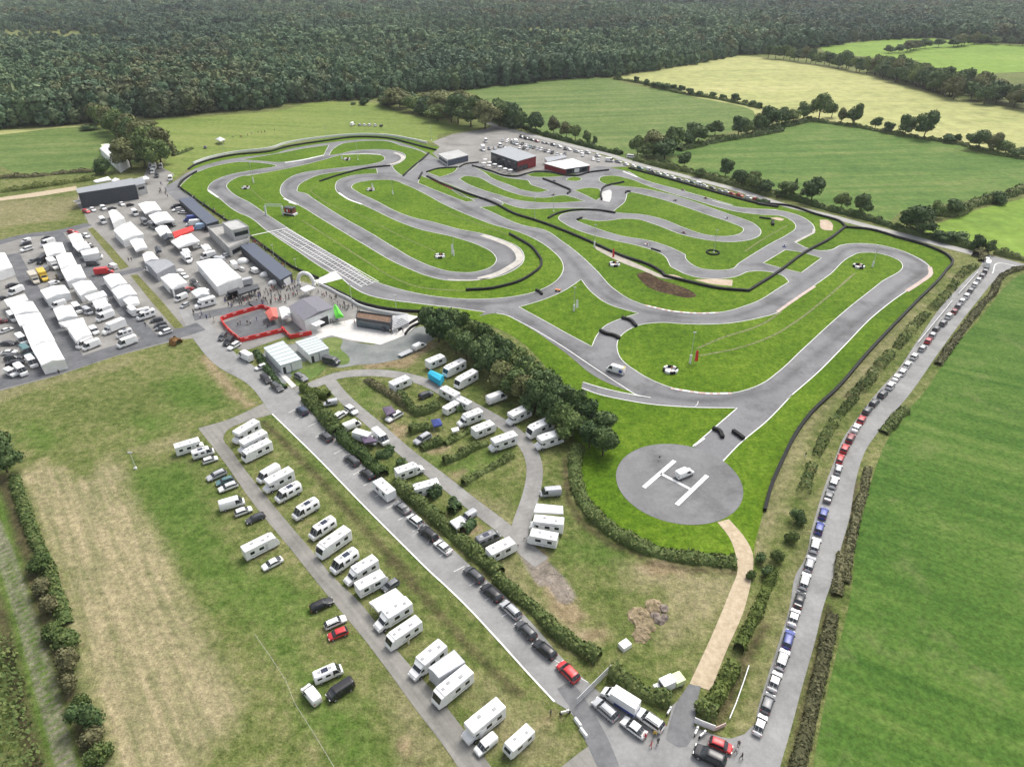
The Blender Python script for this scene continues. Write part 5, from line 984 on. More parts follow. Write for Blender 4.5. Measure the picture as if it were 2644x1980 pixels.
cars_side("10:vw 1855,1093;Bw 1835,1155;hB 1880,1150;es 1925,1145;vw 1965,1130;ed 2000,1140;ek 2130,1055;ek 2160,1065;ek 2190,1072;Bw 2090,1110", R(-80), '{d} left of the club house roof, {o} from left', 'vehicles left of the club house')
cars_side("10:vw 822,965;es 880,966;hw 917,968;uw 955,968;uw 1000,970;hk 1045,972", R(80), '{d} alone on the north meadow, {o} in its line from left', 'vehicles parked on the north meadow')
place('20', 1040, 1208, 1110, 1215, 'minibus', 'white', 'white minibus on the verge across the north road', None, False)
cars_side("00:Bw 1170,1285;Bw 1195,1300;vs 1245,1290;vw 1180,1330;vd 1215,1360;vw 1320,1385;hk 1590,1140", R(-70), '{d} in the cluster behind the black hall, {o} counted rightward', 'vehicles behind the black hall')
# ================================================================ BUILDINGS, TENTS, FENCES
M_DARK = simple('anthracite_cladding', (.05, .056, .066), .55, .4, .12); M_BLUEROOF = simple('slate_blue_roof', (.075, .09, .125), .6, .4, .12); M_LG = simple('light_grey_render', (.42, .42, .41), .8, .2, .1, .3); M_ROOFG = simple('grey_sheet_roof', (.27, .285, .3), .5, .4, .1)
M_WALLW = simple('white_cladding', (.66, .67, .66), .6, .3, .08, .4); M_PURP = simple('plum_grey_roof', (.17, .165, .19), .6, .3, .1); M_RED = simple('red_cladding', (.24, .022, .027), .55, .4, .15); M_REDB = simple('red_banner_cloth', (.62, .035, .03), .6, .3, .1); M_PALER = simple('pale_ribbed_roof', (.5, .56, .56), .5, .4, .06)
M_STEEL = simple('galvanised_steel', (.4, .41, .42), .45, .5, .1); M_GREENC = simple('bright_green_cloth', (.12, .6, .05), .6); M_CONC = simple('bare_concrete', (.36, .35, .33), .9, .1, .2); M_FLAGR = simple('flag_red', (.7, .03, .03), .6); M_WOOD = simple('brown_boards', (.17, .11, .075), .8, .2, .3)
def quadpts(s, h): P = pts(s, h)[0]; return P
def ccw(P):
    ar = sum(P[i][0]*P[(i+1) % len(P)][1]-P[(i+1) % len(P)][0]*P[i][1] for i in range(len(P))); return P if ar > 0 else P[::-1]
def panel_on(parent, name, A, B, u0, u1, z0, z1, mat, out=.03, th=.06):
    """flat panel on the wall running from A to B (outside is on the right hand going A->B)"""
    A, B = np.array(A), np.array(B); d = B-A; n = np.array([d[1], -d[0]])/np.hypot(*d); p = A+d*u0; q = A+d*u1
    mb = MB(); o0 = n*(out-th); o1 = n*out; f = [tuple(p+o0), tuple(q+o0), tuple(q+o1), tuple(p+o1)]; mb.prism([(x, y) for x, y in f], z0, z1); return mb.build(name, [mat], parent)
def building(name, s, h, wall, roof, label, cat='building', group=None, over=.25, kind='flat', ribs=0, z0=0, parapet=0):
    P = ccw(quadpts(s, h)); c = np.mean(P, 0); t = empty(name, (0, 0, 0)); mb = MB(); mb.prism(P, z0, h-.02); mb.build('wall', [wall], t)
    Q = [tuple(c+(np.array(p)-c)*(1+over/np.hypot(*(np.array(p)-c)))) for p in P]; rb = MB()
    if kind == 'flat': rb.prism(Q, h, h+.22)
    else:
        rise = kind if isinstance(kind, (int, float)) else 1.0
        d01 = math.dist(Q[0], Q[1]); d12 = math.dist(Q[1], Q[2])
        if d01 < d12: Q = Q[1:]+Q[:1]
        m1 = [(Q[1][i]+Q[2][i])/2 for i in (0, 1)]; m2 = [(Q[3][i]+Q[0][i])/2 for i in (0, 1)]
        v = [(*q, h) for q in Q]+[(*m1, h+rise), (*m2, h+rise)]; rb.add(v, [(0, 1, 4, 5), (2, 3, 5, 4), (1, 2, 4), (3, 0, 5), (3, 2, 1, 0)])
    r = rb.build('roof', [roof], t)
    if ribs:
        m = MB()
        d01 = math.dist(Q[0], Q[1]); d12 = math.dist(Q[1], Q[2]); q = Q if d01 > d12 else Q[1:]+Q[:1]
        for i in range(ribs+1):
            u = i/ribs; a = np.array(q[0])*(1-u)+np.array(q[1])*u; b = np.array(q[3])*(1-u)+np.array(q[2])*u; strip = ribbon_poly([tuple(a), tuple(b)], .12); m.prism(strip[0]+strip[1][::-1], h+.2, h+.3)
        m.build('roof_rib', [M_ROOFG], r)
    if parapet:
        m = MB(); L = P+[P[0]]
        for a, b in zip(L[:-1], L[1:]): l, r_ = ribbon_poly([a, b], .2); m.prism(l+r_[::-1], h+.2, h+.2+parapet)
        m.build('parapet', [wall], t)
    tag(t, label, cat, group); return t, P
def front_walls(P):
    i = min(range(4), key=lambda k: P[k][1]); return (P[i-1], P[i]), (P[i], P[(i+1) % 4])
def near_edge(P):
    """wall facing the camera: the two neighbouring corners with the smallest mean y, ordered so that the outside is on the right"""
    n = len(P); i = min(range(n), key=lambda k: P[k][1]+P[(k+1) % n][1]); return P[i], P[(i+1) % n]
def text_on(parent, body, A, B, u, z, size, mat, out=.06):
    A, B = np.array(A), np.array(B); d = (B-A); L = np.hypot(*d); n = np.array([d[1], -d[0]])/L; p = A+d*u+n*out
    cu = bpy.data.curves.new('lettering', 'FONT'); cu.body = body; cu.size = size; cu.align_x = 'CENTER'; cu.align_y = 'CENTER'; cu.extrude = .02; cu.materials.append(mat)
    o = bpy.data.objects.new('lettering', cu); link(o, parent); o.location = (p[0], p[1], z); o.rotation_euler = (PI/2, 0, math.atan2(d[1], d[0])); return o
# black race office hall
t, P = building('race_office', "00:590,1464 1022,1384 1046,1432 608,1500", 7.5, M_DARK, M_ROOFG, 'large black flat-roofed hall with white sign at the paddock head', 'hall')
A, B = near_edge(P); panel_on(t, 'sign', A, B, .14, .31, 3.3, 5.6, CANVAS); panel_on(t, 'sign', A, B, .79, .87, 4.6, 7.0, M_REDB); panel_on(t, 'sign', A, B, .6, .67, 5.2, 6.0, CANVAS); panel_on(t, 'gate_door', A, B, .7, .98, .1, 3.2, TRIM)
text_on(t, 'EUROLAND', A, B, .225, 4.6, 1.0, M_DARK) if False else None
m = MB(); l = [tuple(np.array(A)+(np.array(B)-np.array(A))*u) for u in (.68, 1.0)]; n_ = np.array([(np.array(B)-np.array(A))[1], -(np.array(B)-np.array(A))[0]]); n_ = n_/np.hypot(*n_)
m.prism([tuple(np.array(q)+n_*.05) for q in l]+[tuple(np.array(q)+n_*3.2) for q in l[::-1]], 3.4, 3.65); m.build('canopy', [M_LG], t)
t, P = building('stair_annex', "00:1052,1440 1030,1392 1106,1376 1126,1422", 5.4, M_LG, M_ROOFG, 'light grey block joined to the right end of the black hall', 'building'); A, B = near_edge(P); panel_on(t, 'window', A, B, .15, .8, 2.9, 4.2, GLASS)
t, P = building('pit_garage', "01:1385,118 1480,102 1692,284 1600,312", 3.6, M_DARK, M_BLUEROOF, 'long dark blue garage roof north of the timing tower', 'garage')
t, P = building('pit_garage', "01:1860,478 1965,455 11:354,692 262,742", 3.6, M_DARK, M_BLUEROOF, 'long dark blue garage roof south of the timing tower', 'garage'); A, B = near_edge(P); panel_on(t, 'door', A, B, .25, .8, .1, 3.0, CANVAS)
t, P = building('tower_podium', "01:1612,345 1760,318 1935,430 1778,506", 3.6, M_LG, M_CONC, 'grey concrete terrace block under the timing tower', 'terrace', parapet=.9); A, B = near_edge(P); panel_on(t, 'window', A, B, .1, .9, 1.0, 2.8, GLASS)
t, P = building('timing_tower', "01:1722,303 1842,280 1926,334 1800,364", 8.2, M_LG, M_LG, 'pale grey timing tower beside the start line', 'tower', parapet=.35, z0=3.85); A, B = near_edge(P)
panel_on(t, 'window', A, B, .08, .92, 5.6, 7.3, GLASS); A, B = P[(P.index(B))], P[(P.index(B)+1) % 4]; panel_on(t, 'window', A, B, .08, .92, 5.6, 7.3, GLASS)
t, P = building('scrutineering_hall', "11:332,948 542,862 672,955 450,1050", 5.2, M_WALLW, M_PURP, 'white hall with plum-grey pitched roof in the spectator area', 'hall', kind=.9, over=.4); A, B = near_edge(P)
panel_on(t, 'door', A, B, .48, .78, .1, 3.2, TRIM); m = MB(); d_ = (np.array(B)-np.array(A)); n_ = np.array([d_[1], -d_[0]])/np.hypot(*d_); l = [np.array(A)+d_*u for u in (.16, .48)]; m.prism([tuple(l[0]+n_*.05), tuple(l[1]+n_*.05), tuple(l[1]+n_*3), tuple(l[0]+n_*3)], 2.9, 3.05); m.build('awning', [CANVAS], t)
for s, lab in (("11:138,1270 285,1218 425,1358 268,1406", 'larger pale ribbed container hall beside the parking drive'), ("11:384,1224 540,1178 637,1274 490,1322", 'smaller pale ribbed container hall next to the gravel yard')):
    t, P = building('container_hall', s, 3.0, M_WALLW, M_PALER, lab, 'hall', ribs=6); A, B = near_edge(P); panel_on(t, 'door', A, B, .06, .2, .1, 2.3, TRIM); panel_on(t, 'door', A, B, .45, .5, .1, 2.8, M_ROOFG)
t, P = building('club_house', "10:1895,1178 2040,1138 20:336,1210 193,1250", 6.2, M_RED, M_ROOFG, 'red and grey club house with dark windows', 'building', over=.8); (A, B), (A2, B2) = front_walls(P)
panel_on(t, 'facade', A, B, 0, 1, .1, 6.1, M_DARK)
for k in range(5): panel_on(t, 'window', A, B, .05+k*.19, .18+k*.19, .8+(k % 2)*.4, 4.6, GLASS, .09)
panel_on(t, 'window', A2, B2, .02, .55, .4, 3.0, GLASS, .05)
t, P = building('changing_block', "10:1488,1196 1640,1164 1718,1204 1560,1242", 3.6, M_WALLW, M_LG, 'small pale-roofed block left of the club house', 'building'); (A, B), (A2, B2) = front_walls(P); panel_on(t, 'window', A, B, .05, .95, .8, 2.6, GLASS); panel_on(t, 'cladding', A2, B2, 0, 1, .1, 3.4, M_BLUEROOF)
t, P = building('restaurant', "20:402,1268 620,1232 752,1284 560,1312", 3.2, M_RED, simple('white_roof_sheet', (.6, .6, .58), .6), 'red restaurant with white roof by the kart track', 'building', over=.6, parapet=0); A, B = near_edge(P); panel_on(t, 'facade', A, B, .05, .95, .1, 3.1, M_DARK, .02)
for k in range(3): panel_on(t, 'window', A, B, .08+k*.3, .28+k*.3, .5, 2.6, [GLASS, CANVAS, GLASS][k], .06)
building('grey_shed', "20:428,1258 402,1226 556,1203 572,1222", 3.0, M_WALLW, M_ROOFG, 'grey shed behind the red restaurant', 'shed')
t, P = building('terrace_bar', "11:862,992 1132,1032 1116,1086 850,1044", 3.0, M_DARK, M_WOOD, 'dark bar pavilion on the pale terrace', 'pavilion', over=0, parapet=.5); A, B = near_edge(P); panel_on(t, 'window', A, B, .03, .97, .4, 2.7, simple('blue_grey_glass', (.06, .085, .1), .15, .6))
t, P = building('grandstand', "11:1140,1030 1240,1010 1260,1070 1130,1130", 1.4, M_STEEL, M_STEEL, 'small steel grandstand right of the terrace bar', 'grandstand')
c0 = np.mean(P, 0)
for k in range(4):
    m = MB(); Q = [tuple(c0+(np.array(p)-c0)*(.9-.2*k)) for p in P]; m.prism(Q, 1.64+.3*k, 1.9+.3*k); m.build('step', [M_STEEL], t)
# bits on the club terrace: parasols
for i, (x, y) in enumerate([(1850, 1262), (1885, 1285), (1925, 1300), (1965, 1318), (2005, 1335), (2045, 1345), (1840, 1290), (1880, 1310)]):
    X, Y = P1('10', x, y); m = MB(); m.cyl((0, 0, 0), (0, 0, 2.3), .04, n=5); m.cyl((0, 0, 2.1), (0, 0, 2.6), 1.5, .05, 8, 1); m.box(-.8, .8, -.4, .4, .7, .76, 1); tag(m.build('parasol', [M_STEEL, CANVAS], None, (X, Y, .06)), 'white parasol with table before the club house', 'parasol', 'parasols on the club terrace')
# tents and awnings
def tent(s, h, rise, col, label, group=None, name='marquee', cat='tent', valance=.45, legs=True):
    P = ccw(quadpts(s, h)); c = np.mean(P, 0); t = empty(name, (c[0], c[1], 0)); P = [(p[0]-c[0], p[1]-c[1]) for p in P]; mt = {'w': CANVAS, 'g': GREYC, 'k': M_DARK, 'r': M_REDB, 'l': PAINT['light blue'], 'p': PAINT['purple'], 'b': PAINT['blue'], 'G': PAINT['light green'], 'y': PAINT['yellow']}[col]
    d01 = math.dist(P[0], P[1]); d12 = math.dist(P[1], P[2]); Q = P if d01 >= d12 else P[1:]+P[:1]
    m = MB(); v = [(*q, h) for q in Q]
    if max(d01, d12) < 1.5*min(d01, d12) and max(d01, d12) < 9:
        v.append((0, 0, h+rise*1.2)); m.add(v, [(0, 1, 4), (1, 2, 4), (2, 3, 4), (3, 0, 4)])
    else:
        m1 = [(Q[1][i]+Q[2][i])/2*.98 for i in (0, 1)]; m2 = [(Q[3][i]+Q[0][i])/2*.98 for i in (0, 1)]; v += [(*m2, h+rise), (*m1, h+rise)]; m.add(v, [(0, 1, 5, 4), (2, 3, 4, 5), (1, 2, 5), (3, 0, 4)])
    v2 = [(*q, h) for q in Q]+[(*q, h-valance) for q in Q]; m.add(v2, [(i, (i+1) % 4, 4+(i+1) % 4, 4+i)[::-1] for i in range(4)]); m.build('canopy', [mt], t)
    if valance > 1.5: return tag(t, label, cat, group), P
    if legs:
        for q in Q: g = MB(); g.cyl((q[0]*.97, q[1]*.97, 0), (q[0]*.97, q[1]*.97, h), .05, n=6); g.build('leg', [M_STEEL], t)
    return tag(t, label, cat, group), P
def tents(spec, fmt, group, c='01'):
    it = spec.split(';')
    for i, q in enumerate(it):
        a = q.split(); col, h, side = a[0][0], float(a[0][1:]), a[1]
        nm = {'w': 'white', 'g': 'grey', 'k': 'black', 'r': 'red', 'l': 'pale blue', 'y': 'yellow'}[col]
        tent(c+':'+' '.join(a[2:]), h, .7 if side != 'f' else .25, col, fmt.format(c=nm, o=ordn(i), r=''), group, valance=h-.15 if side == 'c' else .6, legs=True)
tents("w3.6 c -70,545 38,530 98,642 -70,700;w3.2 o 28,893 190,850 218,895 60,945;w3.2 o 68,940 252,905 302,985 112,1012;w3.2 o 112,1016 308,990 345,1058 150,1094;w3.4 c 172,1098 345,1064 425,1205 240,1262;w3.4 c 242,1266 422,1212 502,1356 322,1402",
      '{c} race tent in the westernmost paddock row, {o} from top', 'race tents in the paddock')
tents("w3 o 330,470 482,450 512,528 362,560;w3 o 430,555 552,530 602,630 470,655;w3.2 c 470,662 622,622 668,722 522,752;w3 c 310,820 500,780 542,840 360,890;w3 c 410,965 552,935 602,1020 452,1052;w3 o 452,1072 642,1032 662,1075 512,1105;w3 c 520,1112 662,1080 712,1160 592,1215",
      '{c} race tent in the second paddock row, {o} from top', 'race tents in the paddock')
tents("w3 c 558,772 702,745 752,812 622,862;w3 o 652,866 800,822 830,858 690,900;w2.8 o 712,905 815,880 840,925 740,960;w3 o 525,395 622,380 652,438 562,468;w3 o 560,472 665,440 702,490 602,515;w3 c 620,518 752,490 768,530 642,552;w3.2 c 798,717 922,690 988,767 862,802;w3.2 c 862,816 1002,776 1062,850 916,888;w2.8 o 950,892 1062,870 1082,920 1002,948",
      '{c} tent among the vans of the third paddock row, {o} in sequence', 'race tents in the paddock')
tents("w3 c 838,210 902,200 965,262 872,302;w3.6 c 878,356 1012,290 1112,386 952,432;w3 o 1002,436 1105,420 1142,490 1052,516;w2.8 o 1102,542 1182,525 1232,580 1122,602;g3.6 c 1118,604 1272,578 1352,622 1212,692;w3.4 c 1242,722 1372,690 1452,760 1332,812;w2.8 o 1480,832 1592,800 1622,850 1522,872;k2.6 o 1195,490 1240,482 1252,515 1208,528",
      '{c} tent in the middle paddock row, {o} from its top', 'race tents in the paddock')
tents("w3.6 o 1068,152 1202,135 1252,200 1122,226;w3.6 o 1148,240 1292,213 1352,280 1202,302;w3 o 1198,342 1292,320 1332,380 1242,402;r3.4 o 1332,372 1492,318 1502,352 1352,412;w3.4 o 1322,442 1482,382 1548,440 1382,492;k3 o 1250,395 1320,372 1340,410 1275,432;w2.8 o 1560,482 1612,465 1642,500 1592,520;w4 c 1518,602 1712,576 1872,722 1682,792;k3 o 1830,820 1985,772 2010,800 1850,852",
      '{c} tent in the row nearest the pit garages, {o} from top', 'race tents in the paddock')
tent("00:772,1150 868,1122 1000,1232 918,1284", 4.5, 1.8, 'w', 'large white marquee beside the tree avenue', None, valance=4.3); tent("00:778,1120 945,1100 956,1122 790,1138", 3.5, .6, 'G', 'yellow-green canopy behind the large white marquee', None)
tents("w3 o 720,1400 838,1368 862,1392 742,1412;w2.6 o 858,1398 892,1378 926,1388 882,1406;w3 o 1040,1386 1130,1364 1160,1384 1062,1402", '{c} tent roof just behind the black hall, {o} from left', 'tents behind the black hall', '00')
tent("00:1668,1078 1706,1066 1745,1080 1704,1094", 2.8, 1.3, 'w', 'white pointed gazebo on the north meadow', None, name='gazebo')
tent("11:415,806 478,780 536,800 452,832", 3, .1, 'w', 'flat white canopy beside the inflatable arch', None, name='canopy_tent'); tent("11:672,950 705,945 755,1022 690,1030", 2.6, 1.2, 'G', 'bright green promotional tent beside the plum-grey hall', None, name='promo_tent')
bpy.data.objects['promo_tent'].children[0].data.materials[0] = M_GREENC
tent("11:145,990 235,955 245,1030 180,1050", 2.4, .9, 'r', 'pale red promotional tent inside the red-walled kart arena', None, name='promo_tent')[0].children[0].data.materials[0] = simple('pale_red_cloth', (.55, .13, .1), .7); tent("11:250,955 330,960 345,1020 275,1040", 2.8, .8, 'w', 'white tent between the red tent and plum-grey hall', None)
tent("13:950,378 1155,268 1235,345 1022,452", 2.6, .2, 'w', 'white side awning stretched beside a motorhome on the lower row', None, name='awning', cat='awning'); tent("22:340,1042 545,1062 548,1120 318,1108", 2.6, .25, 'w', 'white awning beside the campers at the loop bend', None, name='awning', cat='awning')
t, P = tent("13:1410,885 1610,745 1695,840 1490,965", 3.4, .15, 'w', 'large pale grey box tent between two motorhomes', None, name='box_tent', valance=3.3); t.children[0].data.materials[0] = simple('pale_grey_tarpaulin', (.5, .51, .53), .6, .3, .05)
tent("12:1055,300 1120,285 1160,330 1085,360", 2.2, .3, 'p', 'purple tent beside the white car in campsite', None, name='awning', cat='awning'); tent("12:880,520 950,505 1010,560 915,575", 2.2, .3, 'p', 'purple awning beside two vans on the campsite', None, name='awning', cat='awning')
tent("11:1405,1462 1440,1440 1530,1480 1500,1520", 2.3, .5, 'w', 'turquoise tent between the white campers at the loop top', None, name='tent', valance=1.9); bpy.data.objects['tent'].children[0].data.materials[0] = PAINT['turquoise']
tent("12:1430,395 1500,385 1520,430 1450,445", 1.8, .9, 'b', 'small blue dome tent in campsite', None, name='dome_tent'); tent("12:1575,1180 1660,1135 1700,1190 1630,1235", 2.4, .5, 'w', 'white and blue tent under the campsite bushes', None); tent("12:1585,462 1640,448 1650,475 1600,488", 1.4, .1, 'w', 'tiny white trailer between the campsite hedges', None, name='trailer', cat='trailer')
# paddock vehicles
PV = "vehicles in the paddock"
row("01:sk 45,790,135,760;vw 175,795,65,840;vw 60,985,130,1055;vw 130,1160,200,1230;vt 168,1252,236,1312;vw 205,1325,280,1412;kw 50,1435,115,1470;vw 125,1400,190,1462;sw 10,1300,130,1290;sd 5,1225,115,1225;ed 30,1345,180,1330;sk 40,1392,190,1365;sw 0,1140,95,1105;hR -20,1060,40,1050;hk 0,880,30,870",
    '{d} beside the westernmost paddock tents, {o} in sequence', PV, False)
row("01:uw 275,478,135,520;ed 240,445,150,465;kw 230,420,170,440;sk 405,403,315,420;vw 420,430,315,465;hg 270,580,230,595;vk 345,560,295,600;vg 365,640,315,675;Bw 370,575,450,650;ek 430,690,500,745;kw 395,765,440,750;Bn 225,670,300,770;By 290,640,372,760;vw 495,905,405,935;vw 565,920,625,990;kw 700,1100,758,1158;vw 705,1190,595,1250;vw 770,1210,635,1262",
    '{d} beside the second row of paddock tents, {o} in sequence', PV, False)
row("01:vw 820,888,722,932;vw 858,945,742,985;vw 880,992,745,1042;Bw 962,1062,790,1132;es 640,955,690,1000;vs 650,955,700,985;cw 1012,1128,905,1162;vw 1062,1185,900,1245;er 525,362,600,372;hw 640,380,695,410;hk 660,460,715,475;vw 665,562,792,548;vd 680,605,755,600;vw 765,245,825,310;cw 1200,985,1060,1030;vw 1150,965,1045,990;vw 1050,1000,990,950;kw 780,860,820,900;es 940,790,960,740;vw 1180,660,1130,640;ed 1260,1035,1160,1055;ed 1285,1070,1190,1090;eg 1300,1098,1200,1115;hw 1330,1122,1230,1155;kw 900,640,840,620",
    '{d} in the third paddock row, {o} in sequence', PV, False)
t_ = place('01', 738, 668, 862, 655, 'box truck', 'red', 'red fire truck at the end of the third paddock row', PV, False)
row("01:hr 645,200,690,212;hw 700,180,735,205;kw 775,160,825,200;ed 840,190,895,175;sw 920,135,965,165;hk 985,160,1030,150", '{d} parked before the black hall, {o} from left', 'cars before the black hall', False)
row("01:vw 1010,182,1078,250;vg 1085,262,1155,312;cg 1150,300,1210,330;sk 1280,300,1370,318;Sw 1390,510,1505,625;Bw 1420,500,1490,600;vw 1680,530,1540,565;hk 1700,570,1640,555;Bg 1340,830,1450,800;hr 1415,830,1490,795;vw 1440,850,1360,885;hs 1460,915,1400,945;vw 1620,830,1500,860;Sw 1665,890,1505,935;uk 1480,740,1530,780;sw 1400,690,1450,720;hd 1510,770,1540,790",
    '{d} in the middle of the paddock, {o} from top', PV, False)
row("01:ek 1400,160,1320,175;ew 1420,185,1330,200;uw 1440,215,1380,210;Bb 1530,250,1415,262;Bw 1545,285,1440,295;Bl 1590,315,1500,325;kw 1500,480,1560,470;vs 1740,590,1640,575;Bs 1945,738,1820,765;Bk 1850,825,1750,860;kw 1990,675,1940,650;hk 1600,330,1570,345;vw 1830,640,1790,600;ew 1890,660,1850,640;hw 1760,540,1720,550;vw 1260,330,1215,300;ks 1400,440,1360,470",
    '{d} beside the pit garages, {o} from top', PV, False)
row("01:ed 1745,1150,1700,1200;ek 1800,1180,1740,1240;ew 1855,1220,1770,1270;vw 1945,1345,1860,1300;hw 2055,1395,1985,1420;ek 2020,1460,2100,1540;ed 2100,1530,2190,1600", '{d} along the drive left of the halls, {o} from top', 'cars along the drive beside the white halls', False)
place('11', 1290, 1275, 1388, 1225, 'small van', 'white', 'small white van in front of its flat trailer on gravel'); place('11', 595, 1345, 720, 1375, 'minibus', 'dark grey', 'dark minibus beside the smaller container hall'); place('11', 385, 1465, 462, 1512, 'estate car', 'grey', 'grey estate car below the container halls')
m = MB(); m.box(-2.6, 2.2, -1, 1, .6, .75); m.cyl((2.2, 0, .65), (3.6, 0, .5), .06, n=6); t = empty('flat_trailer', (*P1('11', 1238, 1318), .05), 0); a = P1('11', 1190, 1340); b = P1('11', 1290, 1295); t.rotation_euler.z = math.atan2(b[1]-a[1], b[0]-a[0]); m.build('deck', [M_STEEL], t); q_ = []; wheels(q_, (-.6, .3), 2.1, .3)
for nm, me, loc in q_: obj(nm, me, t, loc)
tag(t, 'grey flat trailer behind the small van on gravel', 'trailer')
q_ = []; m = MB(); m.rbox(-1.6, .9, -.9, .9, .5, 2.3, .1); m.rbox(.9, 2.0, -.85, .85, .5, 1.3, .1)
t = empty('works_truck', (*P1('23', 1330, 1050), .0), R(205)); m.build('cab', [PAINT['white']], t); m = MB(); m.rbox(-3.6, -1.7, -1, 1, .6, 1.7, .1); m.build('tank', [PAINT['light green']], t); m = MB(); m.box(.9, .93, -.7, .7, 1.35, 2.1); m.build('windscreen', [GLASS], t); wheels(q_, (-2.8, 1.2), 2.0, .45)
for nm, me, loc in q_: obj(nm, me, t, loc)
tag(t, 'white and lime-green works truck in the bushes above the gate', 'truck')
# covered boats / round covers by the garages
for i, (x, y, r) in enumerate([(1880, 590, 2.8), (2050, 690, 2.2), (2115, 755, 2.2), (1390, 660, 1.6)]):
    px_, py_ = P1('01', x, y, 1); m = MB(); iv, if_ = ico(2); v = [(p[0]*r, p[1]*r*.8, max(0, p[2])*r*.75+.02) for p in iv]; m.add(v, [tuple(f) for f in if_], 0)
    o = m.build('round_cover', [CANVAS], None, (px_, py_, .05), .4, True); tag(o, ['ribbed white round cover beside the garage roof', 'upper white domed cover at the garage end', 'lower white domed cover at the garage end', 'small white dome in the middle paddock row'][i], 'cover')
# tyre walls and barriers
def wall(s, w, h, mat, label, name='tyre_wall', cat='tyre wall', wob=.08, sm=True, base=.02, step=.8, group=None):
    P, sh = pts(s); L = smooth(P, sh, False, step) if sm else P; mb = MB(); extrude_wall(mb, L, w, base, h, 0, wob); o = mb.build(name, mat if isinstance(mat, list) else [mat]); tag(o, label, cat, group); return o
wall("10:1400,1372 1560,1448 1700,1500 1900,1570 21:200,245 330,284 600,385 780,462 1000,560 1230,640 1310,688! 1332,716! 1500,757 1750,812 1982,832! 31:300,690 520,530 700,432 822,338!", .9, 1.0, BLACKT, 'long black tyre wall winding between the two circuits')
wall("20:1055,1308 1250,1360 1500,1430 1800,1515 2100,1590 2211,1608 31:150,158 370,168 600,238 780,292 830,338! 1000,352 1250,422 1450,480 1600,545 1650,592 1600,680 1350,942 1000,1310 32:750,170 560,350 430,530 350,690 250,920 200,1105", .8, .95, BLACKT, 'outermost black tyre wall along the north and east side')
wall("00:1460,1318 1500,1290 1600,1252 1800,1208 2100,1176 10:300,1146 640,1092 800,1070 950,1066 1100,1076 1250,1110 1380,1145 1470,1168", .8, 1.0, BLACKT, 'black tyre wall curving round the top of the circuit')
wall("00:1500,1272 1600,1235 1800,1190 2100,1153 10:300,1118 620,1068 800,1052 950,1048 1100,1056 1250,1080 1400,1112", .5, 1.3, CANVAS, 'white barrier behind the top tyre wall', 'barrier', 'barrier', 0)
wall("00:1385,1455 1400,1420 1450,1380 1525,1335", .8, 1.0, BLACKT, 'short black tyre wall inside the top left bend')
wall("10:1215,1368 1300,1290 1390,1215 1415,1188", .7, .9, BLACKT, 'straight black tyre wall beside the link to club house'); wall("10:570,1410 750,1352 950,1306 1115,1288", .8, .9, BLACKT, 'black tyre wall under the top right hairpin')
wall("10:1335,1392 1362,1342", .8, .9, BLACKT, 'stub of tyre wall at the kart track entry'); wall("10:1395,1338 1480,1312 1640,1300", .6, .8, BLACKT, 'thin tyre wall behind the kart track hairpin'); wall("10:1650,1300 1700,1275 1800,1262", .6, .8, BLACKT, 'curved tyre wall below the pale-roofed block')
wall("10:1750,1288 1900,1332 2010,1366 20:180,1372 260,1352 330,1336 450,1340 570,1364 650,1366 740,1342 900,1322", .7, .9, BLACKT, 'tyre wall in front of the club house terrace')
wall("20:390,1390 440,1408 540,1450 604,1482 580,1506", .8, .9, BLACKT, 'curly tyre wall in the middle of the kart track'); wall("20:845,1552 838,1500 870,1450 1015,1415", .8, .9, BLACKT, 'hooked tyre wall beside the pale chicane apron'); wall("20:1030,1500 1042,1488 1068,1490", .8, .9, BLACKT, 'tiny tyre wall at the kart chicane exit')
wall("21:430,268 520,226 620,207 800,205 950,226", .8, .9, BLACKT, 'arched tyre wall over the kart hairpin'); wall("21:655,280 690,266", .9, .9, BLACKT, 'tyre bundle at the tip of the kart hairpin'); wall("21:130,390 220,440 300,490 350,550 378,600 370,645 300,705 200,760 80,795 0,812 11:1700,826", .8, 1.0, BLACKT, 'black tyre wall wrapped round the right hairpin')
wall("21:335,826 360,835 382,858", .8, .9, BLACKT, 'short tyre wall on the junction beside the quad bike'); wall("21:1000,1040 1060,1058 1112,1108", .9, 1.0, BLACKT, 'upper tyre wall closing the middle link'); wall("21:832,1140 880,1165 940,1178 982,1202", .9, 1.0, BLACKT, 'lower tyre wall closing the middle link')
wall("22:1703,470 1750,490 1780,542", .9, 1.0, BLACKT, 'left tyre wall across the helipad access'); wall("22:1858,490 1900,520 1942,552", .9, 1.0, BLACKT, 'right tyre wall across the helipad access'); wall("21:1228,503 1265,515 1300,526", .6, .7, BLACKT, 'few tyres beside the kart chicane kerb')
wall("31:160,262 250,276", .7, .8, BLACKT, 'straight tyre wall by the far sand trap'); wall("31:262,292 264,322", 1.2, 1.2, BLACKT, 'black tyre stack under the far sand trap', 'tyre_stack', 'tyres')
wall("01:1395,30 1560,150 1750,280 1930,402 11:200,532 380,656 560,735", .5, 1.0, BLACKT, 'dark spectator fence along the start straight', 'fence', 'fence'); wall("11:600,785 780,872 860,915 1000,955 1200,985 1390,995", .6, 1.0, BLACKT, 'dark tyre wall below the pit exit grass')
wall("11:555,775 640,815 720,860 810,905 860,940 1000,985 1250,1025", .25, 1.1, CANVAS, 'white banner barrier behind the pit exit tyre wall', 'barrier', 'barrier', 0); wall("11:1175,1140 1240,1100 1330,1048", .5, .9, BLACKT, 'dark planter hedge on the terrace edge, upper', 'planter', 'planter'); wall("11:1230,1168 1280,1115 1355,1078", .5, .9, BLACKT, 'dark planter on the terrace edge, lower', 'planter', 'planter')
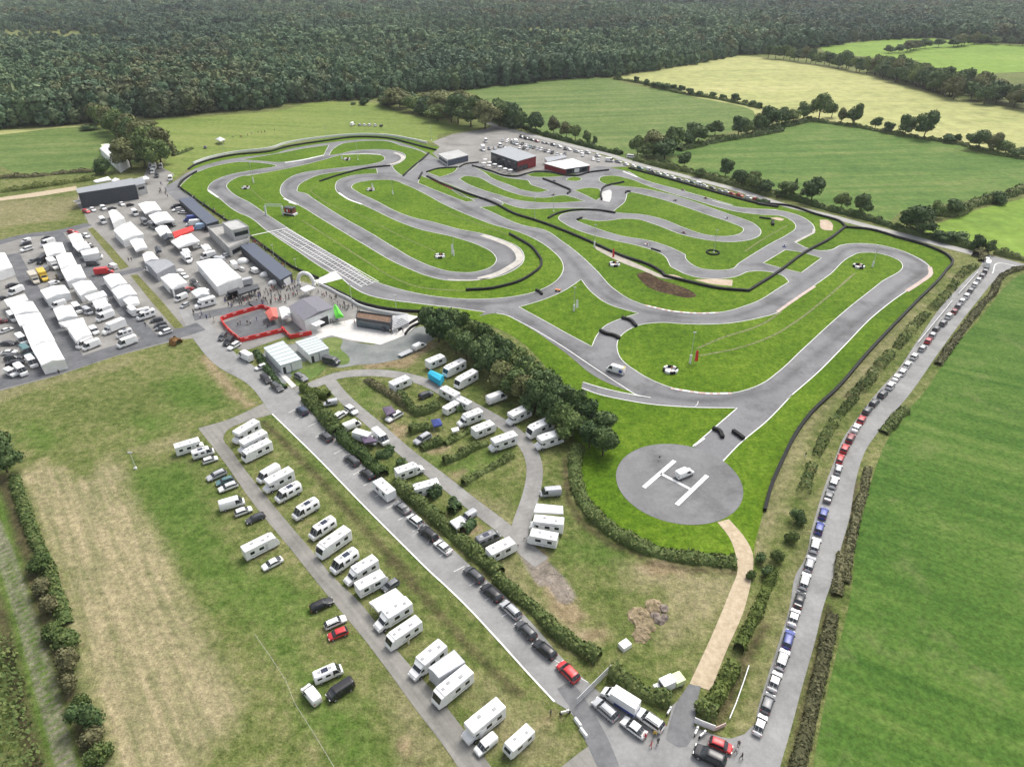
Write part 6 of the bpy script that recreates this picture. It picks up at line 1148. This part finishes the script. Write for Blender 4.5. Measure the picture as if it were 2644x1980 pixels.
for i, s in enumerate(("01:1715,1058 1780,1032 1860,1008 2030,960 2100,985", "01:1715,1062 1745,1110 1795,1165 1870,1222 2211,1140 11:275,1128 345,1196 510,1166")):
    o = wall(s, .3, 1.5, [M_REDB], ['red banner wall on the far side of kart arena', 'red banner wall on the near side of kart arena'][i], 'banner_wall', 'banner wall', 0, False)
    P = pts(s)[0]; L = []
    for a, b in zip(P[:-1], P[1:]):
        n = max(1, int(math.dist(a, b)/3.5)); L += [(a[0]+(b[0]-a[0])*(k+.5)/n, a[1]+(b[1]-a[1])*(k+.5)/n, math.atan2(b[1]-a[1], b[0]-a[0])) for k in range(n)]
    m = MB()
    for x, y, r in L: m.box(-.6, .6, -.2, .2, .6, 1.1, M=Matrix.Translation((x, y, .3)) @ Matrix.Rotation(r, 4, 'Z'))
    m.build('banner_print', [simple('banner_pink', (.75, .4, .38), .7)], o)
area('kart_arena', "01:1735,1070! 1870,1025 2030,975 11:150,1010 280,1110! 01:1880,1205!", .085, DARK)
# light poles
def pole(c, x, yb, yt, label, sleeve=True):
    X, Y, h = height_at(c, x, yb, yt); t = empty('light_pole', (X, Y, 0)); m = MB(); m.cyl((0, 0, 0), (0, 0, h), .13, .08, 8); m.build('mast', [simple('pole_pale_green', (.5, .56, .42), .5)], t)
    m = MB(); m.cyl((0, 0, 0), (0, 0, h*.28 if sleeve else .5), .34, .34, 10); m.build('base_pad', [CANVAS], t); m = MB(); m.box(-.5, .5, -.15, .15, h-.1, h+.15); m.build('lamp_head', [M_STEEL], t); tag(t, label, 'light pole', 'light poles round the circuit')
for c, x, yb, yt, lab, sl_ in (('00', 1965, 1418, 1262, 'in the grass of the top left bend', 1), ('00', 1742, 1212, 1120, 'behind the top left barrier', 0), ('10', 622, 1090, 990, 'at the top barrier, left one', 0), ('10', 1432, 1090, 980, 'at the top barrier, right one', 0), ('10', 865, 1240, 1100, 'in the top right hairpin', 0), ('10', 1135, 1508, 1395, 'inside the second left hairpin', 1),
    ('21', 325, 272, 108, 'beside the black wall under the club house', 0), ('21', 787, 490, 315, 'at the start of the pale path', 1), ('11', 1606, 555, 400, 'with white pylon in the right hairpin', 1), ('11', 818, 912, 778, 'at the pit exit fence, left one', 0), ('11', 1162, 978, 862, 'at the pit exit fence, right one', 0), ('21', 628, 982, 800, 'in the triangular lawn', 1),
    ('21', 1528, 1388, 1148, 'in the big right-hand lawn', 1), ('31', 1036, 642, 475, 'in the far east hairpin', 1), ('21', 1712, 530, 355, 'inside the tyre ring', 0), ('20', 472, 1640, 1490, 'in the kart track middle', 0), ('11', 212, 545, 470, 'on the spectator fence, upper', 0), ('11', 386, 648, 580, 'on the spectator fence, lower', 0), ('02', 1052, 775, 650, 'alone on the dry grass below the paddock', 0)):
    pole(c, x, yb, yt, 'tall light pole '+lab, sl_)
def flag(c, x, yb, yt, mat, label, w=.9, name='feather_flag'):
    X, Y, h = height_at(c, x, yb, yt); m = MB(); m.cyl((0, 0, 0), (0, 0, h), .05, n=6); m.box(0, w, -.04, .04, h*.22, h, 1, top=(0, w*.7, -.04, .04)); o = m.build(name, [M_STEEL, mat], None, (X, Y, 0), RS.rand()); tag(o, label, 'flag')
flag('21', 925, 582, 500, M_FLAGR, 'red feather flag above the round marshal post'); flag('21', 1560, 1392, 1288, M_FLAGR, 'red feather flag beside the pole in the big lawn', 1.1); flag('21', 643, 976, 896, CANVAS, 'white pylon flag in the triangular lawn', 1.1); flag('11', 1590, 560, 465, CANVAS, 'white curved flag in the right hairpin', 1.1); flag('10', 975, 1475, 1420, CANVAS, 'white flag in the second left hairpin'); flag('10', 738, 1245, 1190, CANVAS, 'white flag in the top right hairpin')
# ================================================================ PEOPLE
SKIN = simple('skin_tone', (.5, .32, .24), .6); HAIR = simple('dark_hair', (.05, .035, .025), .7)
def person_mesh(pose, sub=1):
    J = [(0, 0, .95), (0, 0, 1.15), (0, 0, 1.38), (0, .01, 1.5), (0, .02, 1.6), (0, .02, 1.74)]; Rd = [(.15, .11), (.14, .1), (.17, .1), (.06, .06), (.09, .1), (.07, .08)]; E = [(0, 1), (1, 2), (2, 3), (3, 4), (4, 5)]
    st = {'stand': 0, 'walk': .22, 'lean': .08}[pose]
    for s in (-1, 1):
        b = len(J); J += [(s*.1, 0, .86), (s*.11, st*s*.5+.02, .48), (s*.12, st*s-.02, .08), (s*.12, st*s+.13, .04)]; Rd += [(.09, .1), (.06, .065), (.045, .05), (.04, .035)]; E += [(0, b), (b, b+1), (b+1, b+2), (b+2, b+3)]
        b = len(J); f = .22 if pose == 'lean' else -.12*s*(st > .1); J += [(s*.2, 0, 1.4), (s*.25, .02, 1.12), (s*.24, .08+f, .9 if pose != 'lean' else 1.05), (s*.23, .12+f, .8 if pose != 'lean' else 1.1)]; Rd += [(.055, .055), (.042, .045), (.033, .035), (.035, .03)]; E += [(2, b), (b, b+1), (b+1, b+2), (b+2, b+3)]
    me = bpy.data.meshes.new('p'); me.from_pydata(J, E, []); o = bpy.data.objects.new('p', me); COL.objects.link(o)
    o.modifiers.new('s', 'SKIN'); 
    for i, r in enumerate(Rd): o.data.skin_vertices[0].data[i].radius = r
    o.data.skin_vertices[0].data[0].use_root = True
    if sub: q = o.modifiers.new('ss', 'SUBSURF'); q.levels = sub; q.render_levels = sub
    dg = bpy.context.evaluated_depsgraph_get(); me2 = bpy.data.meshes.new_from_object(o.evaluated_get(dg)); bpy.data.objects.remove(o)
    me2.materials.clear()
    for m in (SKIN, PAINT['white'], PAINT['black'], HAIR, TRIM): me2.materials.append(m)
    for p in me2.polygons:
        c = p.center; p.use_smooth = True
        if c.z > 1.66 or (c.z > 1.56 and c.y < 0): k = 3
        elif c.z > 1.47: k = 0
        elif c.z < .1: k = 4
        elif abs(c.x) > .19 and c.z < 1.0: k = 0
        elif c.z > .93: k = 1
        else: k = 2
        p.material_index = k
    me2.name = 'person'; return me2
PM = {(k, s): person_mesh(k, s) for k in ('stand', 'walk', 'lean') for s in (0, 1)}
def person(x, y, label, top='white', legs='dark grey', pose='stand', near=False, group=None, rz=None, z=.06, h=1.0):
    o = obj('person', PM[(pose, 1 if near else 0)], None, (x, y, z), RS.rand()*6.28 if rz is None else rz); o.scale = (h,)*3
    for i, c in ((1, top), (2, legs)): o.material_slots[i].link = 'OBJECT'; o.material_slots[i].material = PAINT[c]
    return tag(o, label, 'person', group)
TOPS = ['white', 'black', 'dark grey', 'red', 'dark blue', 'grey', 'offwhite', 'dark grey', 'black', 'beige', 'teal', 'blue']
def crowd(s, n, fmt, group, z=.08):
    P = np.array(pts(s)[0]); mn, mx = P.min(0), P.max(0); k = 0; placed = []
    while k < n:
        q = RS.uniform(mn, mx); ins = False
        for i in range(len(P)):
            a, b = P[i], P[(i+1) % len(P)]
            if (a[1] > q[1]) != (b[1] > q[1]) and q[0] < a[0]+(q[1]-a[1])*(b[0]-a[0])/(b[1]-a[1]): ins = not ins
        if not ins or any(math.dist(q, p) < .6 for p in placed[-60:]): continue
        placed.append(q); top = TOPS[RS.randint(len(TOPS))]; person(q[0], q[1], fmt, top, ['dark grey', 'black', 'dark blue', 'beige'][RS.randint(4)], ['stand', 'walk', 'lean'][RS.randint(3)], False, group, z=z, h=RS.uniform(.92, 1.06)); k += 1
crowd("01:1700,975 1760,900 1900,850 2090,800 2211,800 11:260,760 400,760 430,830 330,930 120,950 01:2000,925", 120, 'spectator in the dense crowd between paddock tents and arch', 'spectators in the crowd')
crowd("11:440,850 560,800 700,880 840,960 900,990 760,985 680,930 560,850", 26, 'spectator beside the barrier above the plum-grey hall', 'spectators behind the barrier')
crowd("01:1420,60 1560,165 1770,300 1800,290 1580,150 1440,60", 18, 'spectator at the fence along the upper start straight', 'spectators at the upper fence'); crowd("01:1935,410 11:180,530 380,665 330,680 150,560 01:1920,430", 26, 'spectator at the fence along the lower start straight', 'spectators at the lower fence')
crowd("11:830,1090 1140,1170 1220,1150 1130,1120 850,1060", 20, 'guest on the terrace in front of the dark bar', 'guests on the terrace'); crowd("11:620,1080 700,1060 720,1075 640,1095", 5, 'visitor standing before the green promotional tent', 'visitors before the green tent')
crowd("00:1180,1440 1240,1420 1320,1470 1300,1560 1200,1530", 10, 'pedestrian walking right of the black hall', 'pedestrians right of the black hall'); crowd("01:1480,1040 1560,1060 1700,1080 1680,1030 1500,1000", 8, 'pedestrian by the paddock gate crossing', 'pedestrians by the paddock gate')
crowd("00:1670,1090 1740,1085 1780,1110 1690,1120", 8, 'person gathered at the white pointed gazebo', 'people at the gazebo'); crowd("00:1780,1070 2040,1025 2200,1005 2210,1015 2040,1040 1800,1085", 9, 'person sitting out along the meadow ridge', 'people along the meadow ridge')
crowd("20:330,1345 60,1300 10:1900,1290 1850,1240 20:30,1290", 12, 'visitor on the club house terrace', 'visitors on the club terrace'); crowd("11:0,1040 150,1060 200,1110 20,1130 01:1820,1100", 7, 'person inside the red-walled kart arena', 'people in the kart arena')
for c, x, y, top, legs, pose, rz, lab in (('23', 1178, 1432, 'red', 'black', 'lean', 2.4, 'person in red jacket bending beside the white car'), ('23', 1250, 1412, 'yellow', 'dark grey', 'lean', 3.0, 'person in yellow vest behind the white off-roader'), ('23', 1225, 1495, 'red', 'red', 'walk', 1.0, 'person dressed in red standing on the gate asphalt'), ('23', 1278, 1470, 'black', 'black', 'stand', .3, 'person in black beside the marshals in red'),
    ('23', 1882, 1540, 'white', 'black', 'walk', 1.3, 'person in white and black right of the red car'), ('23', 1925, 1585, 'black', 'black', 'walk', 1.5, 'person in black at the right end of the junction'), ('23', 1900, 1490, 'dark grey', 'black', 'stand', 2.5, 'person in dark grey nearest the red car'), ('32', 515, 680, 'black', 'offwhite', 'lean', .4, 'person with white trousers on the tan verge by the tyre wall'),
    ('22', 1290, 705, 'black', 'offwhite', 'lean', .5, 'person in black and white standing on the helipad'), ('01', 1000, 590, 'black', 'black', 'walk', .5, 'left pedestrian on the concrete paddock road'), ('01', 1022, 588, 'dark grey', 'black', 'walk', .5, 'right pedestrian on the concrete paddock road'), ('13', 640, 965, 'orange', 'dark grey', 'stand', .5, 'person in orange in the open camper van doorway'),
    ('02', 462, 35, 'black', 'black', 'stand', .5, 'person in black on the lower paddock road'), ('01', 1130, 1095, 'black', 'dark grey', 'stand', 1, 'person in black beside the third paddock row'), ('13', 1260, 700, 'beige', 'offwhite', 'stand', 1, 'camper standing at the door of a motorhome'), ('23', 450, 1250, 'dark grey', 'black', 'lean', 1, 'person bending over orange gear near the caravan')):
    X, Y = P1(c, x, y+8); person(X, Y, lab, top, legs, pose, True, None, rz)
# marshal posts: ring of painted tyre stacks with a marshal
def marshal_post(c, x, y, r, lab, man=True):
    X, Y = P1(c, x, y, .4); t = empty('marshal_post', (X, Y, .1)); n = int(2*PI*r/.55)
    for k, (mt, sel) in enumerate(((CANVAS, 0), (BLACKT, 1))):
        m = MB()
        for i in range(n):
            if (i*7//n) % 2 != sel and not (sel == 1 and i in (0, 1)): continue
            a = 2*PI*i/n; 
            for z in (0, .28, .56): m.cyl((r*math.cos(a), r*math.sin(a), z), (r*math.cos(a), r*math.sin(a), z+.25), .3, n=8)
        m.build('tyre_ring', [mt], t)
    m = MB(); m.cyl((0, 0, -.03), (0, 0, .03), r*1.0, n=18); m.build('floor_disc', [CANVAS], t); tag(t, 'round marshal post of white and black tyres '+lab, 'marshal post', 'marshal posts')
    if man: person(X+.3, Y, 'marshal in orange inside the post '+lab, 'orange', 'orange', 'stand', True, 'marshals', z=.14)
for c, x, y, lab in (('21', 943, 620, 'below the red feather flag'), ('21', 1378, 1438, 'in the big right-hand lawn'), ('31', 930, 635, 'in the far east hairpin'), ('11', 1500, 556, 'in the right hairpin'), ('10', 965, 1470, 'in the second left hairpin'), ('10', 780, 1235, 'in the top right hairpin'), ('00', 1905, 1455, 'in the top left bend')): marshal_post(c, x, y, 2.0, lab)
X, Y = P1('21', 1706, 528, .3); m = MB()
for i in range(26):
    a = 2*PI*i/26; m.cyl((2.6*math.cos(a), 2.6*math.sin(a), 0), (2.6*math.cos(a), 2.6*math.sin(a), .6), .33, n=8)
tag(m.build('tyre_ring', [BLACKT], None, (X, Y, .1)), 'black tyre ring round a light pole on the kart lawn', 'tyres')
# commentary podium and start gantry
X, Y = P1('11', 345, 235); t = empty('start_podium', (X, Y, .1), R(-25)); m = MB(); m.box(-3.2, 3.2, -1.6, 1.6, 0, .9); m.build('base', [CANVAS], t)
m = MB(); m.box(-2.4, 2.4, -1.4, 1.4, .9, 3.4); m.build('cabin', [simple('brown_red_panels', (.16, .05, .04), .6)], t); m = MB(); m.box(-2.7, 2.7, -1.6, 1.6, 3.4, 3.7); m.build('roof', [M_DARK], t)
for i in range(4): m = MB(); m.box(-2.2+i*1.2, -1.4+i*1.2, -1.45, -1.41, 1.6, 2.8); m.build('screen', [[M_REDB, CANVAS, M_REDB, GLASS][i]], t)
m = MB()
for i in range(14): m.cyl((-3.5+i*.54, -2, 0), (-3.5+i*.54, -2, .6), .27, n=8)
m.build('tyre_row', [BLACKT], t); tag(t, 'red and brown start podium with tyre row beside the start gantry', 'podium')
def truss(a, b, z, w, name, label, legs=True, mat=M_STEEL):
    t = empty(name, (a[0], a[1], 0), math.atan2(b[1]-a[1], b[0]-a[0])); L = math.dist(a, b); m = MB()
    for y in (-w/2, w/2):
        for zz in (z, z+w): m.cyl((0, y, zz), (L, y, zz), .07, n=5)
    n = max(3, int(L/w)); 
    for i in range(n):
        x0, x1 = L*i/n, L*(i+1)/n
        for y in (-w/2, w/2): m.cyl((x0, y, z), (x1, y, z+w), .04, n=4); m.cyl((x1, y, z), (x1, y, z+w), .04, n=4)
        m.cyl((x0, -w/2, z+w), (x1, w/2, z+w), .04, n=4); m.cyl((x0, -w/2, z), (x0, w/2, z), .04, n=4)
    m.build('beam', [mat], t)
    if legs:
        for x in (0, L): g = MB(); g.box(x-.35, x+.35, -w/2, w/2, 0, z); g.build('leg', [mat], t)
    tag(t, label, 'gantry'); return t
truss(P1('11', 155, 240), P1('11', 285, 240), 4.5, 1.0, 'start_gantry', 'white truss start gantry spanning the straight', True, simple('pale_green_steel', (.55, .6, .55), .5))
# inflatable arch
a, b = np.array(P1('11', 408, 778)), np.array(P1('11', 528, 792)); L = np.hypot(*(b-a)); m = MB(); pr = None
for i in range(17):
    th = PI*i/16; p = ((1-math.cos(th))/2*L, 0, math.sin(th)**.7*5.2)
    if pr: m.cyl(pr, p, .7, n=10)
    pr = p
tag(m.build('inflatable_arch', [CANVAS], None, (a[0], a[1], 0), math.atan2(*(b-a)[::-1]), True), 'white inflatable arch over the crowd path', 'arch')
# gate, posts, rocks, small things near the entrance
a, b = P1('23', 648, 1180), P1('23', 912, 915); t = empty('sliding_gate', (a[0], a[1], .05), math.atan2(b[1]-a[1], b[0]-a[0])); L = math.dist(a, b); m = MB()
for z in (.2, 1.0, 1.8): m.box(0, L, -.05, .05, z, z+.08)
m.build('frame', [M_STEEL], t); m = MB()
for i in range(int(L/.22)): m.box(i*.22, i*.22+.05, -.03, .03, .28, 1.8)
m.build('bars', [M_STEEL], t); tag(t, 'long grey sliding gate across the entrance road', 'gate')
rs = np.random.RandomState(5)
for i, (x, y, r) in enumerate([(1320, 430, 1.1), (1255, 480, 1.0), (1290, 520, 1.1), (1330, 500, .9)]):
    X, Y = P1('23', x, y); iv, if_ = ico(2); m = MB(); m.add([(p[0]*r*rs.uniform(.8, 1.2), p[1]*r*rs.uniform(.8, 1.2), max(-.1, p[2])*r*.6*rs.uniform(.4, 1.2)) for p in iv], [tuple(f) for f in if_]); tag(m.build('rubble_heap', [simple('grey_rubble', (.2, .165, .14), .95, .1, .4)], None, (X, Y, 0), i), ['grey rubble heap at the top of the pile group', 'grey rubble heap on the left of the pile group', 'grey rubble heap at the bottom of the pile group', 'grey rubble heap on the right of the pile group'][i], 'heap')
for i, (x, y, r) in enumerate([(1140, 490, 2.2), (1250, 415, 1.8), (1180, 560, 2.0), (1150, 640, 1.6)]):
    X, Y = P1('23', x, y); iv, if_ = ico(3); m = MB(); m.add([(p[0]*r*rs.uniform(.8, 1.2), p[1]*r*rs.uniform(.8, 1.2), max(-.1, p[2])*r*.34*rs.uniform(.4, 1.2)) for p in iv], [tuple(f) for f in if_]); tag(m.build('soil_mound', [grassmat('tan_soil', (.13, .12, .06), (.24, .19, .12), (.34, .27, .18), .1, .8) if 'tan_soil' not in MT else MT['tan_soil']], None, (X, Y, 0), i), ['tan soil mound left of the rubble', 'tan soil mound behind the rubble', 'tan soil mound below the rubble', 'lowest tan soil mound near the rubble'][i], 'mound')
X, Y = P1('23', 1022, 725); m = MB(); m.rbox(-1, 1, -.8, .8, 0, 1.0, .1); tag(m.build('white_tank', [CANVAS], None, (X, Y, 0), .6), 'small white tank on the rough grass above the gate', 'tank')
for i, (x, y) in enumerate([(660, 1315), (705, 1395)]):
    X, Y = P1('23', x, y); m = MB(); m.box(-.9, .9, -.3, .3, 0, .6, top=(-.8, .8, -.18, .18)); tag(m.build('concrete_block', [CANVAS], None, (X, Y, .05), -1.0), ['upper white concrete block on the verge by the gate', 'lower white concrete block on the verge by the gate'][i], 'block')
wall("23:1558,1312 1620,1340 1720,1378", .12, 1.5, CANVAS, 'white banner on the fence at the junction', 'banner', 'banner', 0, False, .1); wall("23:1980,890 1940,1010 1880,1180 1830,1300", .15, .9, CANVAS, 'long white rail beside the ditch at the junction', 'rail', 'rail', 0, False, .5); wall("23:1722,1375 1800,1340", .12, 1.0, simple('pinkish_banner', (.6, .45, .42), .7), 'pale pink banner beside the white banner', 'banner', 'banner', 0, False, .1)
wall("31:1385,1240 1500,1100 1650,915", .15, .9, CANVAS, 'white rail on the verge beside the upper queue', 'rail', 'rail', 0, False, .45); wall("31:1700,860 1850,690", .15, .9, CANVAS, 'white rail on the verge at the queue head', 'rail', 'rail', 0, False, .45)
def bike(c, x, y, rz, col, lab):
    X, Y = P1(c, x, y); t = empty('motorbike', (X, Y, .06), rz); wm = MB(); wm.cyl((0, -.06, 0), (0, .06, 0), .31, n=14); me = wm.mesh('wheel', [TYRE]); obj('wheel', me, t, (-.7, 0, .31)); obj('wheel', me, t, (.7, 0, .31)); m = MB(); m.rbox(-.75, .35, -.15, .15, .45, .85, .1); m.rbox(.2, .65, -.2, .2, .5, 1.05, .12); m.build('body', [PAINT[col]], t); m = MB(); m.cyl((.45, -.35, 1.05), (.45, .35, 1.05), .03, n=6); m.cyl((.45, 0, 1.05), (.7, 0, .31), .04, n=6); m.build('handlebar', [TRIM], t); tag(t, lab, 'motorbike')
bike('23', 1575, 1390, 1.0, 'white', 'white motorbike parked left before the white banner'); bike('23', 1625, 1415, .6, 'white', 'white motorbike parked right before the white banner'); bike('23', 560, 1245, .2, 'offwhite', 'pale scooter on the verge left of the gate'); bike('23', 1365, 1235, .9, 'white', 'white scooter beside the fence above the white off-roader')
# karts on the rental circuit
def kart(c, x, y, rz, col, lab, driver=True):
    X, Y = P1(c, x, y, .3); t = empty('go_kart', (X, Y, .07), rz); m = MB(); m.box(-.75, .85, -.35, .35, .1, .22); m.box(.7, 1.0, -.55, .55, .12, .4); m.box(-.5, .45, -.65, -.45, .12, .38); m.box(-.5, .45, .45, .65, .12, .38); m.build('frame', [PAINT[col]], t)
    wm = MB(); wm.cyl((0, -.1, 0), (0, .1, 0), .17, n=10); me = wm.mesh('wheel', [TYRE]); [obj('wheel', me, t, (a, b, .17)) for a in (-.6, .6) for b in (-.6, .6)]
    m = MB(); m.box(-.45, .1, -.22, .22, .2, .7, top=(-.4, -.05, -.18, .18)); m.build('seat', [TRIM], t); tag(t, lab, 'go-kart', 'go-karts on the rental circuit')
    if not driver: return
    X2, Y2 = X, Y; m = MB(); iv, if_ = ico(1); m.cyl((-.15, 0, .3), (-.05, 0, .85), .2, .17, 8); m.cyl((-.1, -.12, .3), (.55, -.16, .32), .09, .06, 6); m.cyl((-.1, .12, .3), (.55, .16, .32), .09, .06, 6); m.cyl((-.05, -.2, .75), (.35, -.12, .5), .05, n=6); m.cyl((-.05, .2, .75), (.35, .12, .5), .05, n=6); m.add([(p[0]*.15-.05, p[1]*.15, p[2]*.17+1.0) for p in iv], [tuple(f) for f in if_], 1)
    tag(m.build('person', [PAINT[['dark blue', 'black', 'grey', 'red'][RS.randint(4)]], PAINT['white']], None, (X2, Y2, .07), rz), 'seated driver in helmet of the '+lab, 'person', 'kart drivers')
for i, (c, x, y, rz, col) in enumerate([('20', 1475, 1472, -.7, 'silver'), ('20', 1650, 1535, -.7, 'dark grey'), ('20', 1415, 1552, 2.4, 'grey'), ('21', 1815, 262, 2.4, 'white'), ('21', 1480, 375, -.7, 'grey'), ('21', 1195, 467, 2.4, 'white'), ('31', 355, 478, -2, 'blue'), ('20', 475, 1402, .4, 'grey'), ('20', 470, 1510, 2, 'grey')]):
    kart(c, x, y, rz, col, ['silver kart on the outer straight', 'dark kart further along the outer straight', 'grey kart on the second straight', 'white kart entering the right loop', 'grey kart leaving the right loop', 'white kart by the tyre chicane', 'blue kart at the far link', 'grey kart in the upper kart hairpin', 'grey kart under the curly tyre wall'][i])
X, Y = P1('21', 505, 830); t = empty('quad_bike', (X, Y, .07), -.4); m = MB(); m.rbox(-.9, .9, -.35, .35, .45, .85, .1); m.box(-1, -.4, -.55, .55, .65, .8); m.box(.4, 1, -.55, .55, .65, .8); m.build('body', [PAINT['orange']], t); wm = MB(); wm.cyl((0, -.14, 0), (0, .14, 0), .32, n=12); me = wm.mesh('wheel', [TYRE]); [obj('wheel', me, t, (a, b, .32)) for a in (-.65, .65) for b in (-.5, .5)]; tag(t, 'orange quad bike standing on the track junction', 'quad bike')
for i in range(9):
    kart('10', 1445+i*18, 1392+i*8.5, -1.2, 'red', ordn(i)+' red kart of the row lined up behind the tyre wall', False)
# thin wire fence on the near grass
P = smooth(pts("13:75,650 200,830 310,1000 380,1180 520,1400 700,1700")[0], None, False, 4); t = empty('wire_fence', (0, 0, 0))
for i, (x, y) in enumerate(P): m = MB(); m.cyl((x, y, 0), (x, y, 1.0), .05, n=5); m.build('post', [simple('weathered_post', (.3, .27, .23), .9)], t)
m = MB()
for z in (.5, .9):
    for a, b in zip(P[:-1], P[1:]): m.cyl((*a, z), (*b, z), .012, n=4)
m.build('wire', [simple('pale_wire', (.5, .48, .44), .6)], t); tag(t, 'thin wire fence crossing the near grass', 'fence')
# haze
if HAZE:
    m = MB(); m.box(-9500, 9500, -3500, 9500, -2, 112); mt = bpy.data.materials.new('haze'); mt.use_nodes = True; nt = mt.node_tree; nt.nodes.remove(nt.nodes['Principled BSDF']); pv = nt.nodes.new('ShaderNodeVolumePrincipled'); pv.inputs['Density'].default_value = HAZE; pv.inputs['Color'].default_value = (.9, .94, 1, 1); pv.inputs['Anisotropy'].default_value = .2; nt.links.new(pv.outputs[0], nt.nodes['Material Output'].inputs['Volume'])
    tag(m.build('haze', [mt]), kind='stuff')
# ================================================================ LIGHT AND CAMERA
w = bpy.data.worlds.new("World"); SC.world = w; w.use_nodes = True; nt = w.node_tree
sky = nt.nodes.new('ShaderNodeTexSky'); sky.sky_type = 'NISHITA'; sky.sun_disc = False
sky.sun_elevation = R(52); sky.sun_rotation = R(35); sky.dust_density = 4; sky.air_density = 1.0; sky.ozone_density = 1.0
hs = nt.nodes.new('ShaderNodeHueSaturation'); hs.inputs['Saturation'].default_value = .35; nt.links.new(sky.outputs[0], hs.inputs['Color'])
bg = nt.nodes['Background']; nt.links.new(hs.outputs[0], bg.inputs[0]); bg.inputs[1].default_value = .14
sl = bpy.data.lights.new('sun', 'SUN'); sl.energy = 1.35; sl.angle = R(22); sl.color = (1, .95, .87)
so = bpy.data.objects.new('sun', sl); link(so); so.rotation_euler = (R(-33), 0, R(-35))
cam = bpy.data.cameras.new('camera'); cam.sensor_width = 36; cam.lens = 36*FPX/2644; cam.clip_end = 30000; cam.clip_start = 1
co = bpy.data.objects.new('camera', cam); link(co); co.location = (0, 0, CAMH); co.rotation_euler = (PI/2-TH, 0, 0); SC.camera = co
SC.view_settings.view_transform = 'Standard'; SC.view_settings.look = 'None'; SC.view_settings.exposure = .8; SC.view_settings.gamma = 1
SC.cycles.max_bounces = 4; SC.cycles.diffuse_bounces = 2; SC.cycles.glossy_bounces = 2; SC.cycles.transparent_max_bounces = 4
SC.render.engine = 'CYCLES'; SC.cycles.use_denoising = True
